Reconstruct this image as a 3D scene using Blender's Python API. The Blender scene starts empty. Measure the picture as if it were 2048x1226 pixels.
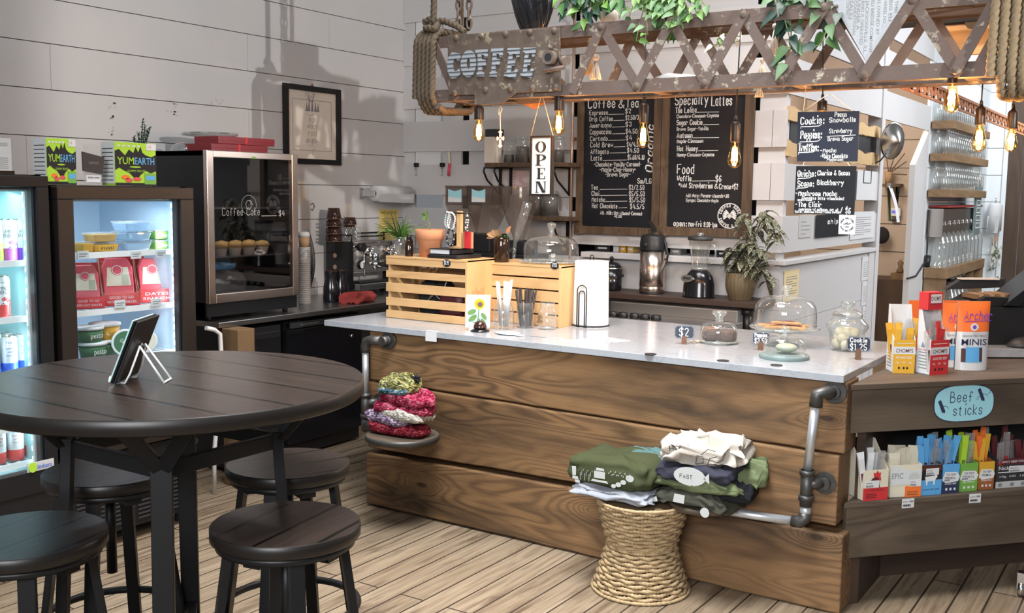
import bpy, bmesh, math, random
from math import sin, cos, pi, radians
from mathutils import Vector, Matrix, noise as mnoise
random.seed(7)
C = bpy.context.scene.collection
SC = bpy.context.scene
# ------------------------------------------------------------------ camera
FPX, PITCH, ROLL, YAW, EYE = 2060.0, radians(6.33), radians(-0.757),radians(33.3),1.64
_r = Vector((1,0,0));_f = Vector((0,cos(PITCH),-sin(PITCH)));_d = Vector((0,-sin(PITCH),-cos(PITCH)))
_cr, _sr = cos(ROLL), sin(ROLL)
_R = Matrix.Rotation(YAW, 3, 'Z')
CAM_R = _R@(_cr*_r+_sr*_d);CAM_D = _R@(-_sr*_r+_cr*_d);CAM_F = _R@_f
CAM_O = Vector((0,0,EYE))
cam_data = bpy.data.cameras.new('camera');cam = bpy.data.objects.new('camera',cam_data);C.objects.link(cam)
cam_data.sensor_width = 36;cam_data.lens = 36*FPX/2048;cam_data.clip_start = 0.05;cam_data.clip_end = 60
cam.matrix_world = Matrix(((CAM_R.x,-CAM_D.x,-CAM_F.x,0),(CAM_R.y,-CAM_D.y,-CAM_F.y,0),(CAM_R.z,-CAM_D.z,-CAM_F.z,EYE),(0,0,0,1)))
SC.camera = cam
# ------------------------------------------------------------------ light and exposure
SC.view_settings.view_transform = 'Standard';SC.view_settings.look = 'None'
SC.view_settings.gamma = 1.0;SC.view_settings.use_curve_mapping = False
SC.view_settings.exposure = 0.0
w = bpy.data.worlds.new('room_ambience');SC.world = w;w.use_nodes = True
w.node_tree.nodes['Background'].inputs[0].default_value =(0.90,0.94,1.0,1)
w.node_tree.nodes['Background'].inputs[1].default_value = 0.20
def light(name, typ, loc, target, energy, color=(1,1,1), size=1.0,size_y=None,spot=None,blend=0.3,spread=None):
 d = bpy.data.lights.new(name, typ);o = bpy.data.objects.new(name,d);C.objects.link(o)
 d.energy = energy;d.color = color
 if typ=='AREA':
  d.size = size
  if size_y:d.shape = 'RECTANGLE';d.size_y = size_y
 else:d.shadow_soft_size = size
 if spread:d.spread = radians(spread)
 if spot:d.spot_size = radians(spot);d.spot_blend = blend
 o.location = loc
 if target is not None:
  o.rotation_euler =(Vector(target)-Vector(loc)).to_track_quat('-Z','Y').to_euler()
 return o
light('window_daylight', 'AREA',(0.2,-2.6,3.0),(-1.7,4.0,0.5),112,(0.97,0.98,1.0),2.4,1.6,spread=105)
light('ceiling_light', 'AREA',(-1.9,2.5,4.3),(-1.9,2.6,0.0),132,(0.96,0.985,1.0),1.4,1.6,spread=95)
light('counter_light', 'AREA',(-2.2,4.25,4.1),(-2.3,4.6,1.0),30,(1.0,0.96,0.92),1.8,0.6,spread=100)
light('track_spot', 'SPOT',(2.9,2.6,2.75),(-5.1,5.5,2.2), 850,(1.0,0.97,0.92),0.03,spot=34,blend=0.35)
light('menu_wall_fill', 'AREA',(-1.0,5.05,3.4),(-2.0,6.3,1.7), 12,(0.99,0.97,0.98),0.8,0.4,spread=90)  # unseen area light added to brighten the slats beside the menus
light('kitchen_light', 'AREA',(-3.2,9.6,3.0),(-3.4,10.4,0.5),60,(1.0,0.86,0.72),1.2,1.2)
light('backroom_light', 'AREA',(0.6,8.6,3.2),(-2.1,9.0,1.5),150,(0.95,0.97,1.0),1.5,2.0)
light('backroom_light', 'AREA',(-0.9,11.6,3.6),(-1.6,13.6,1.5),75,(0.95,0.98,1.0),1.0,1.0)
# ------------------------------------------------------------------ from a photo point to a point on a real plane
def ray(x, y):return CAM_R*((x-1024)/FPX)+CAM_D*((y-613)/FPX)+CAM_F
def PX(x, y, X):d = ray(x, y);return CAM_O+d*(X/d.x)
def PY(x, y, Y):d = ray(x, y);return CAM_O+d*(Y/d.y)
def PZ(x, y, Z):d = ray(x, y);return CAM_O+d*((Z-EYE)/d.z)
def dep(p):return(Vector(p)-CAM_O).dot(CAM_F)
def px2m(n, p):return n*dep(p)/FPX
def pq(p):v = Vector(p)-CAM_O;return(1024+FPX*v.dot(CAM_R)/v.dot(CAM_F),613+FPX*v.dot(CAM_D)/v.dot(CAM_F))
# ------------------------------------------------------------------ materials
MATS ={}
def nt_new(name):
 m = bpy.data.materials.new(name);m.use_nodes = True;nt = m.node_tree;nt.nodes.clear()
 out = nt.nodes.new('ShaderNodeOutputMaterial');MATS[name] = m
 return m, nt, out
def N(nt, typ, ins=None, **kw):
 n = nt.nodes.new(typ)
 for k, v in kw.items():setattr(n, k, v)
 for k, v in(ins or{}).items():
  s = n.inputs[k]
  if isinstance(v, bpy.types.NodeSocket):nt.links.new(v, s)
  else:s.default_value = v
 return n
def col(c):return(c[0], c[1], c[2], 1)
def srgb(r, g, b):
 f = lambda u:(u/255/12.92)if u/255<=0.04045 else((u/255+0.055)/1.055)**2.4
 return(f(r), f(g), f(b))
def S(r, g, b):return srgb(r, g, b)
def ramp(nt, fac, stops):
 n = N(nt, 'ShaderNodeValToRGB',{0:fac});e = n.color_ramp.elements
 while len(e)>1:e.remove(e[0])
 e[0].position = stops[0][0];e[0].color = col(stops[0][1])
 for p, c in stops[1:]:
  q = e.new(p);q.color = col(c)
 return n.outputs[0]
def coords(nt, scale=(1,1,1), rot=(0,0,0), loc=(0,0,0)):
 tc = N(nt, 'ShaderNodeTexCoord')
 return N(nt, 'ShaderNodeMapping',{'Vector':tc.outputs['Object'],'Scale':scale,'Rotation':rot,'Location':loc}).outputs[0]
def math_(nt, op, a, b=0.0, c=None):
 d ={0:a, 1:b}
 if c is not None:d[2] = c
 return N(nt, 'ShaderNodeMath', d, operation=op).outputs[0]
def mixc(nt, fac, a, b, blend='MIX'):
 n = N(nt, 'ShaderNodeMix', data_type='RGBA', blend_type=blend)
 for i, v in((0,fac),(6,a),(7,b)):
  if isinstance(v, bpy.types.NodeSocket):nt.links.new(v, n.inputs[i])
  else:n.inputs[i].default_value = v if i==0 else col(v)
 return n.outputs[2]
def mat(name, c, rough=0.6, metal=0.0, var=0.0, vs=8.0, bump=0.0,bs=60.0,spec=0.5,emit=None,es=0.0,coat=0.0,sub=None,alpha=None):
 """one principled surface, with an optional mottled colour and fine relief"""
 m, nt, out = nt_new(name)
 b = N(nt, 'ShaderNodeBsdfPrincipled',{'Base Color':col(c),'Roughness':rough,'Metallic':metal,'Specular IOR Level':spec,'Coat Weight':coat})
 v = None
 if var:
  v = coords(nt)
  n = N(nt, 'ShaderNodeTexNoise',{'Vector':v,'Scale':vs,'Detail':4.0})
  nt.links.new(mixc(nt,n.outputs[0],tuple(x*(1-var)for x in c),tuple(min(1,x*(1+var))for x in c)),b.inputs['Base Color'])
 if bump:
  v = v or coords(nt)
  n = N(nt, 'ShaderNodeTexNoise',{'Vector':v,'Scale':bs,'Detail':3.0})
  bp = N(nt, 'ShaderNodeBump',{'Height':n.outputs[0],'Strength':bump,'Distance':0.01});nt.links.new(bp.outputs[0],b.inputs['Normal'])
 if emit:b.inputs['Emission Color'].default_value = col(emit);b.inputs['Emission Strength'].default_value = es
 nt.links.new(b.outputs[0], out.inputs[0])
 return m
def glass(name, tint=(0.96,0.98,0.97), refl=(1,1,1), rough=0.02,ior=1.5,haze=0.0,hazec=(0.8,0.8,0.8),gain=1.0):
 """thin clear glass: what lies behind it shows, plus a Fresnel reflection and a pale haze mixed in to lighten it"""
 m, nt, out = nt_new(name)
 t = N(nt, 'ShaderNodeBsdfTransparent',{'Color':col(tint)})
 g = N(nt, 'ShaderNodeBsdfGlossy',{'Color':col(refl),'Roughness':rough})
 gm = N(nt, 'ShaderNodeNewGeometry')
 f = N(nt, 'ShaderNodeFresnel',{'IOR':math_(nt,'POWER',ior,math_(nt,'MULTIPLY_ADD',gm.outputs['Backfacing'],-2.0,1.0))})
 ff = math_(nt, 'MINIMUM', math_(nt,'MULTIPLY',f.outputs[0],gain),1.0)
 mx = N(nt, 'ShaderNodeMixShader',{0:ff,1:t.outputs[0],2:g.outputs[0]})
 last = mx.outputs[0]
 if haze:
  d = N(nt, 'ShaderNodeBsdfDiffuse',{'Color':col(hazec)})
  last = N(nt, 'ShaderNodeMixShader',{0:haze,1:last,2:d.outputs[0]}).outputs[0]
 nt.links.new(last, out.inputs[0])
 return m
def wood(name, light_, dark, along='X', scale=1.0, ring=26.0,knots=0.5,rough=0.55,streak=0.5,blotch=0.35,blotchc=(0.03,0.02,0.012),coat=0.0,fine=0.35,sharp=1.0):
 """sawn wood: contour lines of a stretched field swirl round knots, plus fibres and dark weathering"""
 m, nt, out = nt_new(name)
 sc ={'X':(0.55,3.2,3.2), 'Y':(3.2,0.55,3.2), 'Z':(3.2,3.2,0.55)}[along]
 v = coords(nt, tuple(s*scale for s in sc))
 n1 = N(nt, 'ShaderNodeTexNoise',{'Vector':v,'Scale':1.0,'Detail':2.0,'Roughness':0.45,'Distortion':0.6})
 ks ={'X':(1.1,3.0,3.0), 'Y':(3.0,1.1,3.0), 'Z':(3.0,3.0,1.1)}[along]
 k = N(nt, 'ShaderNodeTexVoronoi',{'Vector':coords(nt,tuple(s*scale for s in ks)),'Scale':1.25,'Randomness':1.0})
 kd = k.outputs['Distance']
 kk = math_(nt, 'DIVIDE', 1.0, math_(nt,'ADD',1.0,math_(nt,'MULTIPLY',math_(nt,'MULTIPLY',kd,kd),40.0)))
 field = math_(nt, 'ADD', n1.outputs[0], math_(nt,'MULTIPLY',kk,0.35*knots))
 rr = math_(nt, 'SINE', math_(nt,'MULTIPLY',field,ring*2.6))
 rr = math_(nt, 'POWER', math_(nt,'MULTIPLY_ADD',rr,0.5,0.5),sharp)
 fsc ={'X':(4,170,170), 'Y':(170,4,170), 'Z':(170,170,4)}[along]
 n2 = N(nt, 'ShaderNodeTexNoise',{'Vector':coords(nt,fsc),'Scale':1.0,'Detail':3.0})
 n4 = N(nt, 'ShaderNodeTexNoise',{'Vector':coords(nt,tuple(s*scale*1.3 for s in sc),loc=(7,2,5)),'Scale':1.0,'Detail':2.0})
 fade = N(nt, 'ShaderNodeMapRange',{0:n4.outputs[0],1:0.36,2:0.62,3:0.30,4:1.0}).outputs[0]
 base = mixc(nt, math_(nt,'MULTIPLY',math_(nt,'MULTIPLY',rr,fade),streak),light_,dark)
 base = mixc(nt, math_(nt,'MULTIPLY',n2.outputs[0],fine), base,dark)
 n3 = N(nt, 'ShaderNodeTexNoise',{'Vector':coords(nt,tuple(s*scale*0.9 for s in sc),loc=(3.1,1.7,9.2)),'Scale':1.3,'Detail':5.0,'Roughness':0.62})
 bf = N(nt, 'ShaderNodeMapRange',{0:n3.outputs[0],1:0.45,2:0.74,3:0.0,4:blotch}).outputs[0]
 base = mixc(nt, bf, base, blotchc)
 kn = N(nt, 'ShaderNodeMapRange',{0:kd,1:0.045,2:0.085,3:0.9*min(1.0,knots),4:0.0}).outputs[0]
 base = mixc(nt, kn, base, tuple(x*0.55 for x in dark))
 b = N(nt, 'ShaderNodeBsdfPrincipled',{'Base Color':base,'Roughness':rough,'Coat Weight':coat,'Coat Roughness':0.25})
 bp = N(nt, 'ShaderNodeBump',{'Height':math_(nt,'ADD',math_(nt,'MULTIPLY',rr,-0.4),n2.outputs[0]),'Strength':0.25,'Distance':0.004})
 nt.links.new(bp.outputs[0], b.inputs['Normal']);nt.links.new(b.outputs[0],out.inputs[0])
 return m
 # ------------------------------------------------------------------ geometry collector: one G becomes one mesh object
def frame(o, xa, ya):
 x = Vector(xa).normalized();z = x.cross(Vector(ya)).normalized();y = z.cross(x);o = Vector(o)
 return Matrix(((x.x,y.x,z.x,o.x),(x.y,y.y,z.y,o.y),(x.z,y.z,z.z,o.z),(0,0,0,1)))
def T(x=0, y=0, z=0):return Matrix.Translation((x,y,z))
def RX(a):return Matrix.Rotation(a, 4, 'X')
def RY(a):return Matrix.Rotation(a, 4, 'Y')
def RZ(a):return Matrix.Rotation(a, 4, 'Z')
I4 = Matrix.Identity(4)
SMOOTH_ANGLE = radians(38)
GLYPH ={'A':"032943 1535", 'B':"0309 092938372606 263645443303",'C':"4839190804133344",'D':"0309 092947452303",'E':"49090343 0636",'F':"490903 0636",'G':"48391908041333444626",'H':"0903 4943 0646",'I':"1913",'J':"3934231304",'K':"0903 490643",'L':"090343",'M':"0309264943",'N':"03094349",'O':"190804133344483919",'P':"0309 093948473606",'Q':"190804133344483919 2543",'R':"0309 093948473606 2643",'S':"483919080716364544331304",'T':"0949 2923",'U':"090413334449",'V':"092349",'W':"0913263349",'X':"0943 4903",'Y':"092649 2623",'Z':"09490343",'a':"3627170604132334 3733",'b':"0903 0617273634231304",'c':"3627170604132334",'d':"3933 3627170604132334",'e':"05353627170604132334",'f':"38291813 0626",'g':"3627170604132334 37322101",'h':"0903 0617273633",'i':"1713 1a19",'j':"171101 1a19",'k':"0903 370533",'l':"1913",'m':"0703 06172623 26374643",'n':"0703 0617273633",'o':"170604132334362717",'p':"0701 0617273634231304",'q':"3731 3627170604132334",'r':"0703 06172736",'s':"36271706152534231304",'t':"18141323 0727",'u':"0704132334 3733",'v':"072347",'w':"0713263347",'x':"0733 3703",'y':"0724 4711",'z':"07370333",'0':"1908041323343829 19",'1':"081913",'2':"08192938370333",'3':"0819293837263534231304",'4':"290545 3733",'5':"390906263534231304",'6':"3829180604132334352605",'7':"093913",'8':"19080735342313040537382919",'9':"371606081929383423",'$':"383919080716263534231304 2a22",'&':"431718293805041323 45",'.':"1314",',':"1312",'-':"0626",':':"1413 1716",'/':"0339","'":"1918",'!':"1915 1413",'_':"0343",'+':"0646 2824",'(':"29160623"[:6],'*':"0749 0947 2a26",'=':"0747 0545"}
GLYPH['0'] = "190804132334382919";GLYPH['&'] = "43171829380504132345"
NARROW ={'I':2, 'i':2, 'l':2, 'j':2, '.':2, ',':2, ':':2, "'":2,'!':2,'1':2,' ':3}
def _gl(ch):
 s = GLYPH.get(ch)
 if not s:return[]
 return[[(int(t[i],16),int(t[i+1],16)-3)for i in range(0,len(t)-1,2)]for t in s.replace('  ',' ').split(' ')if len(t)>3]
def _smooth(p):
 if len(p)<4:return p
 closed = p[0]==p[-1]
 out =[p[0]]if not closed else[]
 n = len(p)-1
 for i in range(n):
  a, b = p[i], p[i+1]
  q =(a[0]*.75+b[0]*.25, a[1]*.75+b[1]*.25);r =(a[0]*.25+b[0]*.75,a[1]*.25+b[1]*.75)
  if closed or 0<i:out.append(q)
  if closed or i<n-1:out.append(r)
 if closed:out.append(out[0])
 else:out.append(p[-1])
 return out
def _adv(ch):return NARROW.get(ch, 5 if ch in 'MWmw&' or ch.isupper()else 4)+1.0
class G:
 def __init__(self, M=None):
  self.v =[];self.f =[];self.fm =[];self.fs =[];self.mats =[];self.cur = 0;self.M = M or I4;self.sm = False
 def m(self, name):
  name = MATS[name]if isinstance(name, str)else name
  if name not in self.mats:self.mats.append(name)
  self.cur = self.mats.index(name);return self
 def vert(self, p):self.v.append(tuple(self.M@Vector(p)));return len(self.v)-1
 def face(self, idx, smooth=None):
  self.f.append(tuple(idx));self.fm.append(self.cur);self.fs.append(self.sm if smooth is None else smooth)
 def quad(self, a, b, c, d):self.face([self.vert(p)for p in(a,b,c,d)],False);return self
 def ngon(self, pts):self.face([self.vert(p)for p in pts], False);return self
 def box(self, x0, y0, z0, x1, y1, z1, M=None):
  P =[(x0,y0,z0),(x1,y0,z0),(x1,y1,z0),(x0,y1,z0),(x0,y0,z1),(x1,y0,z1),(x1,y1,z1),(x0,y1,z1)]
  i =[self.vert((M@Vector(p))if M else p)for p in P]
  for q in((0,3,2,1),(4,5,6,7),(0,1,5,4),(1,2,6,5),(2,3,7,6),(3,0,4,7)):self.face([i[k]for k in q],False)
  return self
 def cbox(self, c, sx, sy, sz, M=None):
  return self.box(-sx/2, -sy/2, -sz/2, sx/2, sy/2, sz/2, T(*c)@(M or I4))
 def taper(self, z0, z1, a, b, c=(0,0), M=None):
  """frustum with rectangular ends a=(w,d) at z0, b=(w,d) at z1"""
  P =[]
  for(w_, d_), z in((a,z0),(b,z1)):
   P+=[(c[0]-w_/2,c[1]-d_/2,z),(c[0]+w_/2,c[1]-d_/2,z),(c[0]+w_/2,c[1]+d_/2,z),(c[0]-w_/2,c[1]+d_/2,z)]
  i =[self.vert((M@Vector(p))if M else p)for p in P]
  for q in((0,3,2,1),(4,5,6,7),(0,1,5,4),(1,2,6,5),(2,3,7,6),(3,0,4,7)):self.face([i[k]for k in q],False)
  return self
 def bar(self, p, q, w_, h_, up=(0,0,1)):
  """square bar from p to q"""
  p = Vector(p);q = Vector(q);d =(q-p);L = d.length;d.normalize();u = Vector(up)
  if abs(d.dot(u))>0.98:u = Vector((0,1,0))
  s = d.cross(u).normalized();t = s.cross(d)
  Mx = Matrix(((s.x,t.x,d.x,p.x),(s.y,t.y,d.y,p.y),(s.z,t.z,d.z,p.z),(0,0,0,1)))
  return self.box(-w_/2, -h_/2, 0, w_/2, h_/2, L, Mx)
 def lathe(self, prof, c=(0,0,0), seg=28, M=None, sx=1.0, sy=1.0,cap0=True,cap1=True):
  rings =[]
  for r, z in prof:
   ring =[]
   for k in range(seg):
    a = 2*pi*k/seg;p = Vector((c[0]+r*sx*cos(a),c[1]+r*sy*sin(a),c[2]+z))
    ring.append(self.vert(M@p if M else p))
   rings.append(ring)
  for a, b in zip(rings, rings[1:]):
   for k in range(seg):self.face((a[k],a[(k+1)%seg],b[(k+1)%seg],b[k]),True)
  if cap0 and prof[0][0]>1e-5:self.face(rings[0][::-1], False)
  if cap1 and prof[-1][0]>1e-5:self.face(rings[-1], False)
  return self
 def cyl(self, p, q, r, seg=16, r2=None):
  return self.tube([p,q], r if r2 is None else[r,r2], seg)
 def tube(self, pts, r, seg=8, closed=False, lobes=0, twist=0.0,flat=1.0,cap=True):
  P =[Vector(p)for p in pts];n = len(P);R = r if isinstance(r,(list,tuple))else[r]*n
  tan =[]
  for i in range(n):
   a = P[(i-1)%n]if(closed or i>0)else P[i];b = P[(i+1)%n]if(closed or i<n-1)else P[i]
   t =(b-a);tan.append(t.normalized()if t.length>1e-9 else Vector((0,0,1)))
  u = tan[0].orthogonal().normalized()
  if abs(tan[0].z)<0.9:u =(Vector((0,0,1))-tan[0]*tan[0].z).normalized()
  rings =[];s = 0.0
  for i in range(n):
   if i:
    s+=(P[i]-P[i-1]).length
    u =(u-tan[i]*u.dot(tan[i]))
    u = u.normalized()if u.length>1e-6 else tan[i].orthogonal().normalized()
   w_ = tan[i].cross(u);ring =[]
   for k in range(seg):
    a = 2*pi*k/seg;rr = R[i]
    if lobes:rr*=0.80+0.26*abs(cos(lobes*a/2));
    a2 = a+twist*s
    ring.append(self.vert(P[i]+(u*cos(a2)*flat+w_*sin(a2))*rr))
   rings.append(ring)
  m_ = n if closed else n-1
  for i in range(m_):
   a, b = rings[i], rings[(i+1)%n]
   for k in range(seg):self.face((a[k],a[(k+1)%seg],b[(k+1)%seg],b[k]),True)
  if not closed and cap:self.face(rings[0][::-1], False);self.face(rings[-1],False)
  return self
 def sphere(self, c, r, seg=14, rings=9, s=(1,1,1), M=None):
  prof =[(max(1e-6,r*sin(pi*i/rings)),-r*cos(pi*i/rings))for i in range(rings+1)]
  Mx =(M or I4)@T(*c)@Matrix.Diagonal((s[0],s[1],s[2],1))
  return self.lathe(prof, seg=seg, M=Mx, cap0=False, cap1=False)
 def prism(self, pts, d0, d1, M=None):
  """2D outline (ccw) extruded from z=d0 to z=d1 in frame M"""
  M = M or I4;n = len(pts)
  a =[self.vert(M@Vector((x,y,d0)))for x, y in pts];b =[self.vert(M@Vector((x,y,d1)))for x,y in pts]
  self.face(a[::-1], False);self.face(b, False)
  for k in range(n):self.face((a[k],a[(k+1)%n],b[(k+1)%n],b[k]),False)
  return self
 def ringprism(self, outer, inner, d0, d1, M=None):
  M = M or I4;n = len(outer);R =[]
  for pts, d in((outer,d0),(inner,d0),(outer,d1),(inner,d1)):R.append([self.vert(M@Vector((x,y,d)))for x,y in pts])
  for k in range(n):
   j =(k+1)%n
   self.face((R[2][k],R[2][j],R[3][j],R[3][k]), False);self.face((R[0][j],R[0][k],R[1][k],R[1][j]),False)
   self.face((R[0][k],R[0][j],R[2][j],R[2][k]), False);self.face((R[1][j],R[1][k],R[3][k],R[3][j]),False)
  return self
 def grid(self, fn, nu, nv, smooth=True, wrapu=False):
  idx =[[self.vert(fn(i/nu,j/nv))for j in range(nv+1)]for i in range(nu+(0 if wrapu else 1))]
  n = len(idx)
  for i in range(nu):
   a, b = idx[i], idx[(i+1)%n]
   for j in range(nv):self.face((a[j],b[j],b[j+1],a[j+1]), smooth)
  return self
 def hand(self, s, M, h, wd, width=None, jit=0.0, slant=0.0,lift=0.0):
  """pen or chalk lettering, cap height h, pen width wd, in frame M (x along the line, y up)"""
  tot = sum(_adv(c)for c in s)-1;k = h/6.0;kx = k if width is None else width/max(1e-6,tot)
  x = 0.0;rnd = random.Random(len(s)*31+ord(s[0]))
  for ch in s:
   w_ = _adv(ch)-1;dy = rnd.uniform(-jit, jit)*h
   for st in _gl(ch):
    st = _smooth(_smooth(st))
    pts =[Vector(((x+px_+slant*py_)*kx,py_*k+dy))for px_, py_ in st]
    self._ribbon(pts, wd, M, lift)
   x+=w_+1
  return self
 def _ribbon(self, pts, wd, M, lift=0.0):
  n = len(pts);L =[]
  for i in range(n):
   a = pts[max(0,i-1)];b = pts[min(n-1,i+1)];d =(b-a);d = d.normalized()if d.length>1e-9 else Vector((1,0))
   nn = Vector((-d.y,d.x))*wd/2
   e = d*(wd*.35)*(-1 if i==0 else(1 if i==n-1 else 0))
   L.append((pts[i]+nn+e,pts[i]-nn+e))
  ids =[(self.vert(M@Vector((p.x,p.y,lift))),self.vert(M@Vector((q.x,q.y,lift))))for p,q in L]
  for a, b in zip(ids, ids[1:]):self.face((a[1],b[1],b[0],a[0]),False)
 def line(self, pts, wd, M, lift=0.0):
  self._ribbon([Vector(p)for p in pts], wd, M, lift);return self
 def text(self, s, M, h, width=None, align='L', ext=0.0, bold=0.0,lift=0.0):
  """printed lettering in the built-in sans face, cap height about h"""
  c = bpy.data.curves.new('t', 'FONT');c.body = s;c.size = 1.0;c.extrude = 0;c.offset = min(bold,0.008);c.resolution_u = 2
  o = bpy.data.objects.new('t', c);C.objects.link(o)
  me = bpy.data.meshes.new_from_object(o.evaluated_get(bpy.context.evaluated_depsgraph_get()))
  bpy.data.objects.remove(o);bpy.data.curves.remove(c)
  if len(me.vertices)==0:return self
  xs =[v.co.x for v in me.vertices];x0, x1 = min(xs), max(xs)
  k = h/0.73;kx = k if width is None else width/max(1e-6, x1-x0)
  off ={'L':-x0, 'C':-(x0+x1)/2, 'R':-x1}[align]
  base =[self.vert(M@Vector(((v.co.x+off)*kx,v.co.y*k,lift+ext)))for v in me.vertices]
  for p in me.polygons:self.face([base[i]for i in p.vertices],False)
  if ext:
   cnt ={}
   for p in me.polygons:
    vs = list(p.vertices)
    for a, b in zip(vs, vs[1:]+vs[:1]):cnt[(a,b)] = 1
   b2 =[self.vert(M@Vector(((v.co.x+off)*kx,v.co.y*k,lift)))for v in me.vertices]
   for(a, b)in cnt:
    if(b, a)not in cnt:self.face((base[b],base[a],b2[a],b2[b]),False)
  bpy.data.meshes.remove(me)
  return self
 def obj(self, name, parent=None, mat_=None, bevel=0.0, bseg=2,sub=0,solid=0.0,smooth=False):
  me = bpy.data.meshes.new(name)
  me.from_pydata(self.v,[], self.f)
  for mm in(self.mats or[MATS[mat_]if isinstance(mat_,str)else mat_]):me.materials.append(mm)
  for p, i, s in zip(me.polygons, self.fm, self.fs):p.material_index = i;p.use_smooth = s or smooth
  me.update()
  o = bpy.data.objects.new(name, me);C.objects.link(o)
  if parent is not None:o.parent = parent
  if solid:
   md = o.modifiers.new('thickness', 'SOLIDIFY');md.thickness = solid;md.offset = 0
  if bevel:
   md = o.modifiers.new('edge', 'BEVEL');md.width = bevel;md.segments = bseg;md.limit_method = 'ANGLE';md.angle_limit = radians(40);md.harden_normals = False
  if sub:
   md = o.modifiers.new('round', 'SUBSURF');md.levels = sub;md.render_levels = sub
  return o
def thing(name, label, cat, loc=(0,0,0), rotz=0.0, group=None):
 o = bpy.data.objects.new(name, None);C.objects.link(o);o.location = loc;o.rotation_euler =(0,0,rotz)
 o.empty_display_size = 0.05
 return tag(o, label, cat, group)
def tag(o, label, cat, group=None):
 o['label'] = label;o['category'] = cat
 if group:o['group'] = group
 return o
def struct(o):o['kind'] = 'structure';return o
def dup(root, loc=None, rotz=None, label=None, group=None):
 """a copy of a thing with copies of its parts and their sub-parts"""
 r = root.copy();C.objects.link(r)
 if loc is not None:r.location = loc
 if rotz is not None:r.rotation_euler =(0, 0, rotz)
 if label:r['label'] = label
 if group:r['group'] = group
 for ch in list(root.children):
  c = ch.copy();C.objects.link(c);c.parent = r
  for g in list(ch.children):
   d = g.copy();C.objects.link(d);d.parent = c
 return r
ORD = 'first second third fourth fifth sixth seventh eighth ninth tenth eleventh twelfth thirteenth fourteenth fifteenth sixteenth seventeenth eighteenth nineteenth twentieth'.split()
XZ = lambda o:frame(o,(1,0,0),(0,0,1))
YZ = lambda o:frame(o,(0,1,0),(0,0,1))
def lit(g, Y, s, x0, y0, x1, h, wd=0.005, font='hand', **k):
 """write s on the plane y=Y, from photo point (x0,y0) on its baseline to x1, h photo pixels tall"""
 a = PY(x0, y0, Y);b = PY(x1, y0, Y);hh = px2m(h, a)
 Mx = frame(a,(1,0,0),(0,0,1))
 if font=='hand':g.hand(s, Mx, hh, wd, width=(b-a).x, **k)
 else:g.text(s, Mx, hh, width=(b-a).x, **k)
 # ------------------------------------------------------------------ the palette
mat('white_paint',(0.565,0.56,0.565), 0.55, var=0.05, vs=3.0,bump=0.05,bs=25)
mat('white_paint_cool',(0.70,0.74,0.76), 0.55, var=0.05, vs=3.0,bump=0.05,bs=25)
mat('tan_paint',(0.50,0.40,0.32), 0.6, var=0.08, vs=3.0)
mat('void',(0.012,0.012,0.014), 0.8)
mat('black_metal',(0.007,0.0075,0.009), 0.42, spec=0.35, var=0.2,vs=20)
mat('black_gloss',(0.008,0.008,0.010), 0.18, spec=0.5)
mat('black_plastic',(0.012,0.012,0.014), 0.45)
mat('black_fabric',(0.014,0.014,0.017), 0.9, bump=0.3, bs=300)
mat('charcoal',(0.03,0.03,0.034), 0.5)
mat('door_brown',(0.017,0.012,0.010), 0.38, spec=0.5)
mat('steel',(0.55,0.53,0.51), 0.26, 1.0)
mat('steel_warm',(0.62,0.52,0.46), 0.24, 1.0)
mat('steel_dull',(0.42,0.41,0.40), 0.42, 1.0)
mat('steel_counter',(0.36,0.36,0.36), 0.30, 1.0)
mat('galvanised',(0.56,0.59,0.62), 0.40, 0.7, var=0.12, vs=30)
mat('pipe_iron',(0.09,0.088,0.085), 0.45, 0.75, var=0.2, vs=40)
mat('chrome',(0.80,0.80,0.80), 0.08, 1.0)
mat('copper',(0.62,0.42,0.32), 0.35, 0.8)
mat('bronze',(0.035,0.024,0.018), 0.4, 0.6)
mat('white_enamel',(0.70,0.72,0.72), 0.4)
mat('fridge_liner',(0.55,0.70,0.84), 0.45)
mat('fridge_liner_aqua',(0.50,0.80,0.84), 0.45)
mat('paper',(0.62,0.63,0.64), 0.8)
mat('paper_warm',(0.72,0.66,0.58), 0.8)
mat('paper_grey',(0.50,0.50,0.49), 0.8, var=0.1)
mat('paper_yellow',(0.72,0.56,0.16), 0.8)
mat('paper_pale_yellow',(0.74,0.62,0.36), 0.8)
mat('paper_pink',(0.66,0.50,0.52), 0.8)
mat('print_black',(0.012,0.012,0.014), 0.7)
mat('print_grey',(0.22,0.22,0.23), 0.7)
mat('print_white',(0.68,0.69,0.70), 0.7)
mat('chalk',(0.74,0.73,0.71), 0.95)
mat('foot_brown',(0.16,0.085,0.05), 0.7)
mat('chalk_blue',(0.34,0.40,0.50), 0.95)
mat('chalkboard',(0.010,0.011,0.015), 0.42, spec=0.4, var=0.25,vs=5)
mat('chalkboard_blue',(0.016,0.020,0.036), 0.45, var=0.25, vs=6)
mat('slate_navy',(0.020,0.026,0.045), 0.5)
mat('slate_grey',(0.16,0.22,0.22), 0.5, var=0.2, vs=18)
mat('terracotta',(0.55,0.24,0.12), 0.75, var=0.1, vs=10)
mat('amber_glass',(0.022,0.010,0.005), 0.08, spec=0.6)
mat('soil',(0.03,0.02,0.015), 0.95, bump=0.5, bs=120)
mat('leaf',(0.045,0.125,0.03), 0.5, var=0.35, vs=20)
mat('leaf_light',(0.095,0.20,0.035), 0.5, var=0.3, vs=20)
mat('leaf_dark',(0.018,0.05,0.034), 0.45, var=0.4, vs=30)
mat('leaf_olive',(0.12,0.14,0.07), 0.6, var=0.35, vs=40)
mat('leaf_dry',(0.34,0.20,0.10), 0.7, var=0.25, vs=20)
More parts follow.
